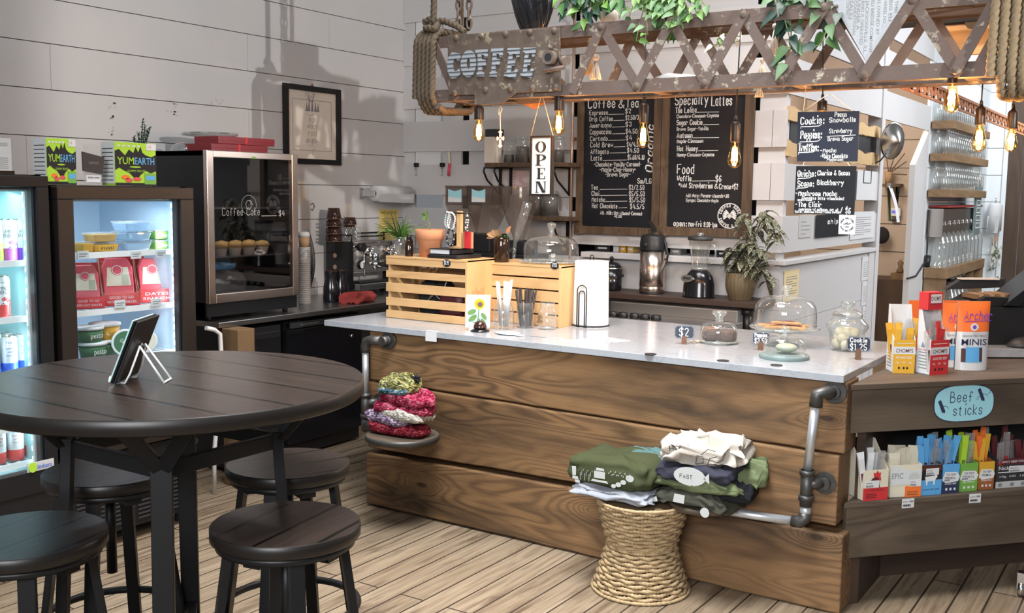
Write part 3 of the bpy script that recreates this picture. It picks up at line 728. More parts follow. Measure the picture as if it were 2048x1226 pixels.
G(Ml).m('galvanised').cyl((pb,pw,0.43),(pb,pw,0.39), 0.021).obj('pipe',t)
g = G(Ml).m('pipe_iron').tube([(pb,pw,0.40),(pb,pw-0.004,zc+0.02),(pb-0.02,pw-0.008,zc),(pb-0.05,pw-0.01,zc)],[0.024,0.026,0.026,0.024],14);g.obj('elbow_fitting',t)
s2 = PZ(1405, 1010, 0.385)
G(Ml).m('galvanised').cyl((pb-0.04,pw-0.01,zc),(s2.x,pw-0.06,zc),0.0175).obj('swing_arm',t)
G(Ml).m('shelf_wood').lathe([(0.135,zc+0.018),(0.135,zc+0.040)],(s2.x,3.835,0),36).obj('seat',t)
# ------------------------------------------------------------------ wicker stool with folded shirts
bc = PZ(1270, 1182, 0.0);k = dep(bc)/FPX;hb_ = 0.385
t = thing('wicker_stool', 'hourglass wicker stool with tan weave standing by the timber counter','stool',(bc.x,bc.y+0.05,0))
R0, R1, R2 = 96*k, 66*k, 90*k
def rad(z):
 u = z/hb_
 return R0+(R1-R0)*(u/0.52)**0.9 if u<0.52 else R1+(R2-R1)*((u-.52)/.48)**0.9
def weave(z0, z1, nrow, name):
 g = G().m('wicker')
 for i in range(nrow):
  z = z0+(z1-z0)*(i+.5)/nrow;nst = 26;pts =[]
  for q in range(nst*3):
   a = 2*pi*q/(nst*3);wv = cos(nst*a/2+(i%2)*pi)
   pts.append((cos(a)*(rad(z)+0.0045*wv),sin(a)*(rad(z)+0.0045*wv),z+0.0022*sin(nst*a/2+i)))
  g.tube(pts,(z1-z0)/nrow*0.60, 6, closed=True, lobes=2, twist=60)
 return g.obj(name, t)
weave(0.012, hb_*0.52, 12, 'lower_basket');weave(hb_*0.53, hb_-0.004,11,'upper_basket')
g = G().m('wicker_dark')
for q in range(26):
 a = 2*pi*q/26;g.tube([(cos(a)*(rad(z)-0.002),sin(a)*(rad(z)-0.002),z)for z in[hb_*i/12 for i in range(13)]],0.0035,5)
g.lathe([(R1*.9,0.01),(rad(hb_*.5)*.97,hb_*.5),(R2*.95,hb_-0.008)],seg=30);g.obj('frame',t)
g = G().m('wicker')
for z, r in((0.008,R0+0.002),(hb_*0.525,R1+0.003),(hb_-0.004,R2)):
 g.tube([(cos(2*pi*q/60)*r,sin(2*pi*q/60)*r,z)for q in range(60)],0.0085,8,closed=True,lobes=3,twist=90)
g.obj('rim', t)
bx_, by_ = bc.x, bc.y+0.05
gs = 'folded shirts for sale'
def shirt(name, m, c, sx, sy, h, label, seed, rotz=0, amp=0.012,flop=0.0):
 return soft(name, m, c, sx, sy, h, label, 'shirt', gs, amp,seed,rotz=rotz,flop=flop,e=0.36,ke=0.26,cr=0.008 if m!='tee_cream' else 0.022)
def print_patch(o, fn, name='print', m='shirt_ink'):
 g = G().m(m);fn(g);return g.obj(name, o)
X = lambda x:PY(x, 1000, by_).x
shirt('folded_shirt', 'tee_heather',(X(1248),by_-0.01,hb_+0.002),172*k,0.30,0.050,'heather grey folded shirt lying on the wicker stool',11,0.03)
g0 = shirt('folded_shirt', 'tee_green',(X(1240),by_+0.0,hb_+0.050),186*k,0.30,0.118,'olive green folded shirt with white print on the wicker stool',12,0.02,0.02)
shirt('folded_shirt', 'tee_teal',(X(1278),by_+0.10,hb_+0.110),110*k,0.15,0.060,'teal folded shirt showing behind the olive printed one',13)
def pr_green(g):
 F = lambda u, v:Vector(((u-.5)*172*k,-0.153-0.0*v,0.014+v*0.09))
 M_ = frame((0,-0.158,0.0),(1,0,0),(0,0,1));s = 172*k
 def P(pts):g.prism([(x*s,z)for x,z in pts], 0, 0.002, M_)
 P([(-.40,.045),(-.355,.045),(-.355,.082),(-.41,.082)][:4]);P([(-.40,.030),(-.32,.030),(-.335,.042),(-.40,.042)])
 P([(-.36,.016),(-.30,.016),(-.31,.028),(-.37,.028)]);P([(-.12,.050),(.02,.050),(.02,.078),(-.12,.078)]);P([(-.16,.034),(.06,.034),(.04,.042),(-.14,.042)])
 P([(-.10,.082),(.01,.082),(.0,.092),(-.09,.092)])
 for i in range(9):P([(-.30+i*.019,.03+.02*((i*7)%3)),(-.296+i*.019,.03+.02*((i*7)%3)),(-.296+i*.019,.06+.008*(i%3)),(-.30+i*.019,.06+.008*(i%3))])
 for cx, cz, r in((.33,.070,.05),(.25,.050,.035),(.19,.037,.035),(.13,.028,.03)):
  g.prism([((cx+r*cos(a))*s,cz+r*s*.75*sin(a))for a in[2*pi*q/14 for q in range(14)]],0,0.002,M_)
 for i in range(14):P([(.06+.02*i,.075+.008*sin(i*2)),(.075+.02*i,.078+.008*sin(i*2)),(.07+.02*i,.083+.008*sin(i*2))])
print_patch(g0, pr_green)
zs0 = zc+0.042;yy = 3.835
X2 = lambda x:PY(x, 980, yy).x;k2 = dep((s2.x,yy,.4))/FPX
o = shirt('folded_shirt', 'tee_camo',(X2(1398),yy,zs0-0.004),160*k2,0.27,0.070,'dark olive folded shirt with white truck print, lowest on the pipe seat',21,-0.06,0.03,0.16)
def pr_camo(g):
 M_ = frame((0,-0.142,0.0),(1,0,0),(0,0,1));s = 160*k2
 def P(pts):g.prism([(x*s,z)for x,z in pts], 0, 0.002, M_)
 P([(-.13,.022),(.02,.022),(.03,.056),(-.11,.056)]);P([(-.40,.004),(-.34,.01),(-.36,.03),(-.41,.02)])
 g.prism([((.30+.06*cos(a))*s,.004+.06*s*sin(a))for a in[2*pi*q/14 for q in range(14)]],0,0.002,M_)
print_patch(o, pr_camo)
shirt('folded_shirt', 'tee_black',(X2(1468),yy+0.03,zs0+0.022),76*k2,0.20,0.085,'black folded shirt bulging out at the side of the shirt pile',22,0.2,0.03)
shirt('folded_shirt', 'tee_sage',(X2(1408),yy+0.01,zs0+0.058),176*k2,0.28,0.050,'sage green folded shirt under the navy one',23,0.05,0.025)
o = shirt('folded_shirt', 'tee_navy',(X2(1402),yy,zs0+0.092),164*k2,0.27,0.075,'navy folded shirt with a white fish print under the cream shirt',24,0.02,0.018)
def pr_fish(g):
 M_ = frame((0,-0.143,0.0),(1,0,0),(0,0,1));s = 164*k2
 g.prism([((.02+.20*cos(a))*s,.040+.11*s*sin(a))for a in[2*pi*q/20 for q in range(20)]],0,0.002,M_)
 g.prism([(.19*s,.04),(.27*s,.022),(.26*s,.065)], 0, 0.002,M_)
 g.m('print_black').hand('FAST', M_@T(-.1*s,.032,0), 0.014,0.002,lift=0.003)
print_patch(o, pr_fish)
shirt('folded_shirt', 'tee_sage',(X2(1478),yy+0.06,zs0+0.080),90*k2,0.17,0.090,'crumpled olive folded shirt hanging behind the navy one',26,0.3,0.03)
o = shirt('folded_shirt', 'tee_cream',(X2(1412),yy+0.015,zs0+0.158),152*k2,0.25,0.088,'cream folded shirt with black letters topping the shirt pile',25,0.12,0.035)
def pr_cream(g):
 M_ = frame((0,-0.128,0.0),(1,0,0),(0,0,1));s = 152*k2
 g.text('HOME', M_@T(-.40*s,.060,0.0)@RZ(0.15), 0.022, bold=0.02,lift=0.002)
 for pts in([(-.12,.05),(.02,.06),(.1,.085),(.2,.08)],[(-.05,.02),(.05,.03),(.04,.055),(-.04,.05),(-.05,.02)],[(.1,.02),(.13,.05),(.22,.06)],[(.2,.03),(.3,.05),(.32,.08)]):
  g.line([(x*s,z)for x,z in pts], 0.0028, M_, 0.002)
print_patch(o, pr_cream, m='print_black')
# ------------------------------------------------------------------ crates on the counter
def crate(label, x0, x1, y0, y1, z1, slats, knot=0):
 t = thing('wooden_crate', label, 'crate',(x0,y0,CT));Mi = T(-x0,-y0,-CT);z0 = CT
 th = 0.011
 g = G(Mi).m('pine')
 for a, b in slats:g.box(x0, y0, a, x1-0.012, y0+th, b)
 g.obj('front_panel', t, bevel=0.0015)
 g = G(Mi).m('pine')
 for a, b in slats:g.box(x0, y1-th, a, x1, y1, b)
 g.obj('back_panel', t)
 g = G(Mi).m('pine_end')
 for x in(x0+0.03, x0+0.09, x0+0.14):g.box(x, y1-0.03, z0, x+0.018,y1-th,z1)
 g.obj('batten', t)
 G(Mi).m('pine_end').box(x1-0.0125, y0-0.001, z0, x1+0.002,y1,z1-0.001).obj('end_panel',t,bevel=0.0015)
 G(Mi).m('pine_end').box(x0+0.008, y0+th, z0, x0+0.020, y1-th,z1-0.012).obj('end_panel',t)
 G(Mi).m('pine').box(x0, y0-0.002, z1-0.011, x1+0.002, y1, z1).obj('top_panel',t,bevel=0.0015)
 return t
yA = 4.27;zA = PY(800, 513, yA).z
sl =[(PY(843,b,yA).z,PY(843,a,yA).z)for a, b in((517,533),(545,559),(570,588),(600,616),(626,645))]
sl[-1] =(CT+0.002, sl[-1][1]);sl[0] =(sl[0][0], zA-0.012)
ax0, ax1 = PY(772, 560, yA).x, PY(934, 600, yA).x
crate('slatted pine crate with open gaps, under the terracotta pot',ax0,ax1,yA,yA+0.27,zA,sl)
yB = 4.49;zB = PY(960, 522, yB).z-0.004
bx0, bx1 = PY(958, 600, yB).x, PY(1121, 600, yB).x
n6 = 5;hh =(zB-CT)/n6;slb =[(CT+0.002+i*hh,CT+(i+1)*hh-0.006)for i in range(n6)];slb[-1] =(slb[-1][0],zB-0.012)
crate('pine crate with narrow gaps, under the footed cake dome',bx0,bx1,yB,yB+0.37,zB,slb)
# things stored in the open crate
def bag(name, m, c, s, label, cat, seed):
 return soft(name, m, c, s[0], s[1], s[2], label, cat, None,0.015,seed)
xa =(ax0+ax1)/2
bag('snack_bag', 'burgundy',(xa+0.13,yA+0.09,CT+0.008),(0.16,0.11,0.16),'dark purple packet inside the open slatted crate','bag',31)
bag('mask_pouch', 'black_fabric',(xa-0.02,yA+0.13,CT+0.008),(0.20,0.13,0.20),'black bundle inside the open slatted crate','bag',32)
g = G().m('tee_cream')
for q in range(4):g.tube([(xa-0.04+.02*q,yA+0.05,CT+.08+.03*q),(xa+.02+.02*q,yA+.04,CT+.15),(xa+.10,yA+0.05,CT+.09+.04*q)],0.003,6)
tag(g.obj('cord_loops',None), 'pale looped straps tangled inside the open slatted crate','straps')
def sticker(label, x, y, Y, wpx, lines, parentloc=None):
 p = PY(x, y, Y);r = px2m(wpx/2, p);M_ = XZ(p+Vector((0,-0.0035,0)))
 pts =[(r*1.0*cos(a)*(1.06 if i%2 else 0.96),r*0.8*sin(a)*(1.06 if i%2 else 0.96))for i,a in enumerate([2*pi*q/16 for q in range(16)])]
 t = thing('price_sticker', label, 'sticker', p);Mi = T(*(-p))
 G(Mi).m('chalkboard').prism(pts, -0.0015, 0.001, M_).obj('sticker_face',t)
 g = G(Mi).m('print_white');n = len(lines);hh_ = r*(1.0/n)*0.85
 for i, s in enumerate(lines):g.hand(s, M_@T(-r*.62,r*(0.25 if n>1 else-0.35)-i*hh_*1.25+(0.0),0.0015),hh_,0.0016 if n>1 else 0.0022,width=r*1.25)
 g.obj('lettering', t)
sticker('black scalloped price sticker on the open slatted crate',894,526,yA,19,['$8.99'])
sticker('black scalloped price sticker on the crate under the cake dome',1110,531,yB,19,['Vegan','$1.50'])
# ------------------------------------------------------------------ on top of the crates
def leafmesh(g, p, d, up, L, W, droop=0.25, fold=0.15, n=5,heart=False):
 """one leaf blade from p along d"""
 d = Vector(d).normalized();s = d.cross(Vector(up)).normalized()if d.cross(Vector(up)).length>1e-4 else d.orthogonal().normalized();u = s.cross(d)
 rows =[]
 for i in range(n+1):
  t_ = i/n
  wv = W*(sin(pi*min(1,t_**0.75))if not heart else sin(pi*(t_*.94+.06)**.55))
  c = Vector(p)+d*L*t_-Vector((0,0,1))*droop*L*t_*t_
  rows.append((g.vert(c+s*wv/2+u*fold*wv),g.vert(c),g.vert(c-s*wv/2+u*fold*wv)))
 for a, b in zip(rows, rows[1:]):
  g.face((a[0],a[1],b[1],b[0]), True);g.face((a[1],a[2],b[2],b[1]),True)
def arc(p, d, L, droop, n=7):
 P =[];d = Vector(d).normalized()
 for i in range(n+1):
  t_ = i/n;P.append(Vector(p)+d*L*t_-Vector((0,0,droop*L*t_*t_)))
 return P
 # spider plant in a glass jar
yT = yA+0.12
p = PZ(803, 512, zA);p = PY(800, 508, yA+0.10);p.z = zA
k = dep(p)/FPX
t = thing('spider_plant', 'spider plant with arching leaves in a clear glass jar on the crate','plant',p)
G().m('glass_bottle').lathe([(15*k,0.002),(15*k,34*k),(14*k,36*k)],seg=20,cap1=False).obj('glass_jar',t)
rnd = random.Random(3);g = G().m('leaf_light')
for i in range(52):
 a = rnd.uniform(0, 2*pi);el = rnd.uniform(.7, 1.45);d = Vector((cos(a)*cos(el),sin(a)*cos(el),sin(el)));L = rnd.uniform(48,84)*k
 P = arc((rnd.uniform(-6,6)*k,0,30*k), d, L, rnd.uniform(.15,.75),6)
 for q, (a_, b_)in enumerate(zip(P,P[1:])):
  s =(b_-a_).cross(Vector((0.3,1,0.2))).normalized()*(2.6*k*(1-q/7));s2 = s*((6-q)/(7-q))
  if i%3==0:g.m('leaf')
  else:g.m('leaf_light')
  g.face([g.vert(a_-s),g.vert(a_+s),g.vert(b_+s2),g.vert(b_-s2)],True)
g.obj('foliage', t)
# little brown bottle
p = PY(818, 508, yA+0.05);p.z = zA;k = dep(p)/FPX
t = thing('medicine_bottle', 'small dark brown bottle beside the terracotta pot','bottle',p)
G().m('amber_glass').lathe([(8*k,0),(8.2*k,2*k),(8.2*k,24*k),(5*k,31*k),(4*k,35*k)],seg=20).obj('bottle_body',t)
G().m('black_plastic').lathe([(5*k,34*k),(5*k,42*k)], seg=18).obj('cap',t)
# terracotta pot with a sprout
p = PY(860, 510, yA+0.09);p.z = zA;k = dep(p)/FPX
t = thing('terracotta_pot', 'terracotta pot with one spindly sprout on the open crate','flower pot',p)
G().m('terracotta').lathe([(20*k,0),(26*k,34*k),(27*k,35*k),(28.5*k,36*k),(30*k,54*k),(28*k,55*k),(26.5*k,46*k)],seg=32,cap1=False).obj('pot',t)
G().m('soil').lathe([(27*k,46*k),(0.001,48*k)], seg=24).obj('soil',t)
g = G().m('stem').tube([(0,0,46*k),(-1*k,0,60*k),(-4*k,0,72*k),(-9*k,0,80*k),(-12*k,0,88*k)],[0.003,0.0025,0.002,0.002,0.001],6)
g.tube([(-1*k,0,58*k),(-14*k,-2*k,66*k),(-26*k,-4*k,62*k)],0.0015,5)
for q, (dx, dz)in enumerate(((-13,86),(-16,84),(-8,88),(-11,78),(-15,76),(-6,76))):leafmesh(g.m('leaf_light'),(-10*k,0,82*k),(dx+10,rnd.uniform(-6,2),dz-82),(0,1,0),12*k,5*k,0.1)
g.obj('sprout', t)
# black books
p = PY(913, 512, yA+0.14);k = dep(p)/FPX
t = thing('black_album', 'flat black album lying across the crates under a notebook','book',(p.x,yA+0.13,zA));G().m('black_plastic').box(-36*k,-0.12,0.001,38*k,0.10,0.020).obj('cover',t,bevel=0.004)
t = thing('notebook', 'black notebook with a white page edge on the flat album','book',(p.x-4*k,yA+0.12,zA+0.021));G().m('black_plastic').box(-29*k,-0.10,0.0,27*k,0.09,0.004).box(-29*k,-0.10,0.026,27*k,0.09,0.030).box(20*k,-0.10,0,27*k,0.09,0.03).obj('cover',t)
G().m('paper').box(-28*k, -0.096, 0.004, 19*k, 0.086, 0.026).obj('pages',t)
# bracelet stand
zN = zA+0.052
p = Vector((PY(916,495,yA+0.12).x,yA+0.12,zN));k = dep(p)/FPX
t = thing('bracelet_stand', 'wooden bracelet stand with crossbar standing on the notebook','jewellery stand',p)
G().m('pine_end').box(-1*k, -0.012, 0, 9*k, 0.012, 74*k).obj('upright',t,bevel=0.002)
g = G().m('black_metal').cyl((-24*k,-0.016,70*k),(34*k,-0.016,70*k),0.004,10).sphere((-25*k,-0.016,70*k),0.008).sphere((34*k,-0.016,70*k),0.007);g.obj('crossbar',t)
G().m('kraft').box(-14*k, -0.03, 0, 12*k, 0.03, 4*k).obj('base',t)
def beads(label, c, rx, rz, n, r, m, grp='beaded bracelets'):
 t = thing('bead_bracelet', label, 'bracelet', c, 0, grp);g = G()
 ms = m if isinstance(m, list)else[m]
 for q in range(n):
  a = 2*pi*q/n;g.m(ms[q%len(ms)]).sphere((rx*cos(a),0.004*sin(3*a),rz*sin(a)),r,8,5)
 g.obj('beads', t)
beads('large white bead bracelet on the stand', p+Vector((-9*k,-0.03,54*k)),9*k,17*k,26,0.0055,'print_white')
beads('white and lilac bead bracelet at the end of the crossbar',p+Vector((-19*k,-0.026,56*k)),6*k,16*k,22,0.005,['print_white','print_white','mint','can_white'])
beads('black and grey bead bracelet leaning low on the stand',p+Vector((-8*k,-0.038,22*k)),9*k,16*k,24,0.006,['charcoal','black_gloss','steel_dull'])
beads('narrow cream bead bracelet by the red tag', p+Vector((29*k,-0.028,52*k)),2.5*k,16*k,20,0.005,['cream','print_white','charcoal'])
q = Vector((PY(936,490,yA+0.12).x,yA+0.12,zN))
t = thing('tag_card', 'small red packet on a kraft card beside the bracelets','packet',q)
G().m('red').box(-6*k, -0.014, 0.002, 10*k, -0.008, 34*k).obj('front',t,bevel=0.001);G().m('kraft').box(-10*k,-0.007,0.002,10*k,0.012,33*k).obj('card',t)
# black base of the grinder is built with the grinder; amber jar with dried plant
p = PY(1003, 512, yB+0.06);p.z = zB;k = dep(p)/FPX
t = thing('amber_jar', 'dark amber glass jar holding moss and dried leaves','jar',p)
G().m('amber_glass').lathe([(14.5*k,0),(15.5*k,1.5*k),(15.5*k,46*k),(13.5*k,50*k)],seg=28).obj('glass_body',t)
g = G();rnd = random.Random(8)
for i in range(60):
 g.m('leaf' if i%2 else 'leaf_olive');a = rnd.uniform(0, 6.28);leafmesh(g,(rnd.uniform(-8,10)*k,rnd.uniform(-8,8)*k,48*k),(cos(a),sin(a),rnd.uniform(.2,1.4)),(0,0,1),rnd.uniform(9,18)*k,5*k,.5)
for dx, dz, L, W in((-14,8,26,15),(-8,15,24,14),(-2,18,22,12),(4,16,18,10),(-18,2,22,12)):leafmesh(g.m('leaf_dry'),(dx*.4*k,-8*k,52*k),(dx,-4,dz),(0,-1,.3),L*k,W*k,.35)
leafmesh(g.m('leaf_orange'),(12*k,0,56*k),(8,0,16),(0,-1,0),22*k,9*k,.1)
g.obj('dried_leaves', t)
# cake stand with glass dome
def dome(name, label, c, r, h, knob, knobh, base='plate', baser=None,zb=0.0,seg=36,stem=0.0):
 t = thing(name, label, 'cake dome', c);br = baser or r*1.08
 if base=='plate':
  g = G().m('glass_thick')
  if stem:g.lathe([(br*.55,0),(br*.5,0.006),(br*.14,stem*.25),(br*.11,stem*.6),(br*.3,stem*.92),(br*.8,stem),(br,stem+0.012),(br,stem+0.018),(br*.8,stem+0.008),(0.001,stem+0.006)],seg=seg)
  else:g.lathe([(br*.7,0.0),(br,0.010),(br*1.005,0.016),(br*.8,0.008),(0.001,0.007)],seg=seg)
  if not stem:
   for q in range(40):
    a = 2*pi*q/40;g.sphere((br*cos(a),br*sin(a),0.011), 0.006,6,4)
  g.obj('plate', t)
 else:
  G().m(base).lathe([(br,0),(br,0.014),(br*.97,0.018)], seg=seg).obj('slate_base',t,bevel=0.001)
  stem = 0.008
 z0 = stem+0.010
 g = G().m('glass').lathe([(r*1.0,z0),(r*1.0,z0+h*.45),(r*.96,z0+h*.68),(r*.82,z0+h*.86),(r*.55,z0+h*.96),(r*.2,z0+h)],seg=seg,cap0=False,cap1=False)
 g.m('glass_thick').tube([(r*cos(2*pi*q/40),r*sin(2*pi*q/40),z0)for q in range(40)],0.0035,6,closed=True)
 g.obj('dome', t)
 G().m('glass_thick').lathe([(knob*.55,z0+h),(knob*.42,z0+h+knobh*.25),(knob*.6,z0+h+knobh*.45),(knob,z0+h+knobh*.7),(knob*.9,z0+h+knobh*.92),(0.001,z0+h+knobh)],seg=20).obj('knob',t)
 return t
p = PY(1102, 520, yB+0.17);p.z = zB;k = dep(p)/FPX
dome('cake_dome', 'empty glass cake dome standing on the pine crate',p,55*k,52*k,9*k,26*k,baser=62*k)
# ------------------------------------------------------------------ along the counter
# sunflower card
p = PZ(953, 655, CT);k = dep(p)/FPX
t = thing('sunflower_card', 'white card with a painted sunflower behind the bell','card',(PZ(955,661,CT)),0.5)
Mc = T(0, 0, 6*k)@RX(-0.16)
G(Mc).m('paper').box(-24*k, -0.002, 0, 24*k, 0.002, 64*k).obj('card_face',t)
M2 = Mc@frame((0,-0.0025,0),(1,0,0),(0,0,1));g = G(M2).m('sky')
m_bg = mat('watercolour_sky',(0.40,0.58,0.74), 0.8, var=0.25,vs=30)
g.m('watercolour_sky').prism([(-21*k,2*k),(21*k,2*k),(21*k,61*k),(-21*k,61*k)],0,0.0004)
g.m('leaf_light').line([(-2*k,2*k),(1*k,20*k),(2*k,40*k)], 2*k,I4,0.001)
for cx, cy, L, W, a in((-10,18,10,5,.7),(-12,30,9,5,.4),(8,12,9,5,-.5),(12,22,8,4,-.9),(-6,6,9,5,.2)):
 g.prism([(cx*k+L*k*cos(u)*cos(a)-W*k*sin(u)*sin(a),cy*k+L*k*cos(u)*sin(a)+W*k*sin(u)*cos(a))for u in[2*pi*i/12 for i in range(12)]],0.0008,0.0012)
g.m('yellow')
for i in range(12):
 a = 2*pi*i/12;g.prism([(3*k+(6*cos(a)+5*cos(a+u))*k,46*k+(6*sin(a)+5*sin(a+u))*k)for u in[2*pi*q/8 for q in range(8)]],0.0010,0.0014)
g.m('brown_stick').prism([(4*k+5*k*cos(u),45*k+5*k*sin(u))for u in[2*pi*q/12 for q in range(12)]],0.0014,0.0018)
g.obj('painting', t)
G().m('paper').box(-17*k, -0.012, 0.001, 12*k, 0.02, 0.004).quad((-17*k,-0.012,0.002),(12*k,-0.012,0.002),(9*k,0.006,22*k),(-14*k,0.006,22*k)).obj('card_holder',t)
# bell
p = PZ(960, 663, CT);k = dep(p)/FPX
t = thing('service_bell', 'maroon call bell on a black base near the counter edge','bell',p)
G().m('black_gloss').lathe([(19*k,0),(19*k,2*k),(15*k,5*k),(8*k,7*k)],seg=32).obj('base',t)
G().m('ceramic_brown').lathe([(13.5*k,7*k),(13.5*k,10*k),(11*k,17*k),(6*k,21*k),(0.001,22*k)],seg=28).obj('dome',t)
G().m('chrome').cyl((0,0,20*k),(0,0,26*k), 1.6*k, 10).obj('plunger',t)
# carafe with straws
def straws(n, m, r, c, spread, h0, h1, label, grp, rin, seed,name='drinking_straw'):
 rnd = random.Random(seed);base = None
 for i in range(n):
  a = rnd.uniform(0, 6.28);rb = rin*math.sqrt(rnd.uniform(.1,1));p0 = Vector(c)+Vector((rb*cos(a),rb*sin(a),0.008));h = rnd.uniform(h0,h1)
  lean = Vector((cos(a)*spread*rnd.uniform(.2,1),sin(a)*spread*rnd.uniform(.2,1),1)).normalized()
  if base is None:
   base = G().m(m).cyl((0,0,0),(0,0,1.0), r, 8).obj(name);o = base
  else:o = base.copy();C.objects.link(o)
  o.location = p0;o.rotation_euler = lean.to_track_quat('Z','Y').to_euler();o.scale =(1,1,h)
  tag(o, label, 'straw', grp)
p = PZ(1007, 656, CT);k = dep(p)/FPX
t = thing('glass_carafe', 'clear glass carafe holding paper-wrapped straws','carafe',p)
G().m('glass_bottle').lathe([(20*k,0),(22*k,2*k),(21*k,30*k),(19*k,42*k),(13*k,52*k),(12*k,62*k),(14*k,68*k)],seg=28,cap1=False).obj('glass_body',t)
G().m('glass_bottle').lathe([(26*k,0.0),(27*k,0.003)], seg=26).obj('base',t)
straws(15, 'paper', 0.0040, p, 0.13, 84*k, 97*k, 'white wrapped straw standing in the clear carafe','white straws in the carafe',9*k,2)
p = PZ(1050, 655, CT);k = dep(p)/FPX
t = thing('straw_jar', 'clear glass jar packed with black straws','jar',p)
G().m('glass_bottle').lathe([(17*k,0),(18*k,2*k),(17.5*k,47*k),(17*k,49*k),(18*k,51*k)],seg=28,cap1=False).obj('glass_body',t)
straws(28, 'black_plastic', 0.0046, p, 0.17, 68*k, 76*k, 'black straw standing in the glass jar','black straws in the jar',11*k,4)
p = PZ(1094, 658, CT);k = dep(p)/FPX
t = thing('mason_jar', 'empty glass tip jar with a kraft paper label','jar',p)
G().m('glass_bottle').lathe([(15*k,0),(18.5*k,3*k),(18.5*k,34*k),(15*k,41*k),(13.5*k,44*k),(14.5*k,46*k),(14.5*k,54*k)],seg=28,cap1=False).obj('glass_body',t)
g = G().m('kraft')
def lab(u, v):a = -pi/2-0.75+1.1*u;return Vector((18.9*k*cos(a),18.9*k*sin(a),(10+24*v)*k))
g.grid(lab, 8, 1);Ml = frame(Vector((18.9*k*cos(-pi/2-.3),18.9*k*sin(-pi/2-.3),20*k)),(1,-.28,0),(0,0,1))
g.m('print_black')
for cx, cy, r in((-5,4,5),(3,5,5),(-2,-3,5),(5,-4,4),(-7,-5,3)):
 g.line([(cx*k+r*k*(1-u/9)*cos(u*1.3),cy*k+r*k*(1-u/9)*sin(u*1.3))for u in range(8)],0.8*k,Ml,0.002)
g.obj('paper_label', t)
# paper towel
p = PZ(1181, 652, CT);k = dep(p)/FPX
t = thing('paper_towel_holder', 'white paper towel roll on a black wire stand on the counter','paper towel',p)
G().m('paper').lathe([(10*k,4*k),(36*k,4*k),(36*k,6*k),(33.5*k,131*k),(9*k,132*k)],seg=40,sx=1.0).obj('paper_roll',t)
g = G().m('black_metal').tube([(36.5*k*cos(a),36.5*k*sin(a),2*k)for a in[2*pi*q/40 for q in range(40)]],1.1*k,6,closed=True)
for w_, h in((10.5,84),(6.5,73)):
 P =[(-w_*k,-37.5*k,1*k),(-w_*k,-37.5*k,(h-w_)*k)]+[(-w_*k*cos(pi*q/10),-37.5*k+.5*k,(h-w_)*k+w_*k*sin(pi*q/10))for q in range(1,10)]+[(w_*k,-37.5*k,(h-w_)*k),(w_*k,-37.5*k,1*k)]
 g.tube(P, 1.1*k, 6)
g.tube([(-4*k,0,130*k),(-4*k,0,138*k),(-3*k,0,141*k),(0,0,142*k),(3*k,0,141*k),(4*k,0,138*k),(4*k,0,130*k)],1*k,6);g.obj('wire_stand',t)
G().m('white_enamel').lathe([(37*k,0),(37*k,1.5*k)], seg=36).obj('base',t)
# papers and small things lying flat
def flatpoly(name, m, pts, z, th, label, cat, text=None):
 P =[PZ(x,y,z)for x, y in pts];c = sum(P, Vector())/len(P);t = thing(name,label,cat,(c.x,c.y,z))
 Mi = T(-c.x, -c.y, 0)
 G(Mi).m(m).prism([(q.x,q.y)for q in P], 0.0005, th).obj('sheet',t)
 return t, P, Mi, c
t, P, Mi, c = flatpoly('paper_menu', 'paper',[(1165,692),(1119,682),(1216,675),(1262,682)],CT,0.0012,'white paper menu lying flat on the counter','menu')
g = G(Mi).m('paper_pink');ux =(P[0]-P[1]);uy =(P[2]-P[1])
def pt(u, v, z=0.002):q = P[1]+ux*u+uy*v;return(q.x, q.y, z)
for v in(0.08, .2, .3, .4, .5, .62, .72, .82):g.quad(pt(.12,v),pt(.9,v),pt(.9,v+.012),pt(.12,v+.012))
g.m('print_grey').quad(pt(.7,.55), pt(.9,.62), pt(.9,.68), pt(.7,.6)).quad(pt(.5,.7),pt(.8,.78),pt(.8,.82),pt(.5,.74));g.obj('printed_lines',t)
p = PZ(1015, 668, CT);k = dep(p)/FPX
t = thing('spoon_rest', 'white flat spoon rest in front of the carafe','spoon rest',p,-0.35)
G().m('white_enamel').lathe([(14*k,0),(22*k,2*k),(22.5*k,3*k),(14*k,1.2*k)],seg=28,sx=1.35,sy=1.0).box(20*k,-5*k,1.2*k,48*k,5*k,2.6*k).obj('dish',t)
p = PZ(1080, 674, CT);tag(G().m('print_grey').box(-0.05,-0.012,0.0005,0.03,0.012,0.002).obj('receipt_slip'),'small grey receipt slip lying by the menu','paper').location = p
p = PZ(1117, 677, CT);tag(G().m('paper_grey').box(-0.03,-0.010,0.0005,0.03,0.012,0.0016).obj('receipt_slip'),'tiny pale slip lying between the menu and grey slip','paper').location = p
for(x, y), lb in(((1301,709),'flat black disc on the counter nearest the paper menu'),((1446,722),'flat black disc on the counter under the brownie dome'),((1553,731),'flat black disc on the counter before the slate base')):
 p = PZ(x, y, CT);k = dep(p)/FPX;o = G().m('black_plastic').lathe([(12*k,0.0004),(12*k,0.003)],seg=20).obj('black_disc');o.location = p;tag(o,lb,'disc','black discs on the counter')
p = PY(862, 672, 3.972);k = dep(p)/FPX
t = thing('edge_label', 'white paper label folded over the marble edge','label',(p.x,3.9725,CT));G().m('paper').box(-14*k,-0.001,-20*k,14*k,0.0,0.002).box(-14*k,-0.001,0.0006,14*k,8*k,0.0016).obj('paper_flap',t)
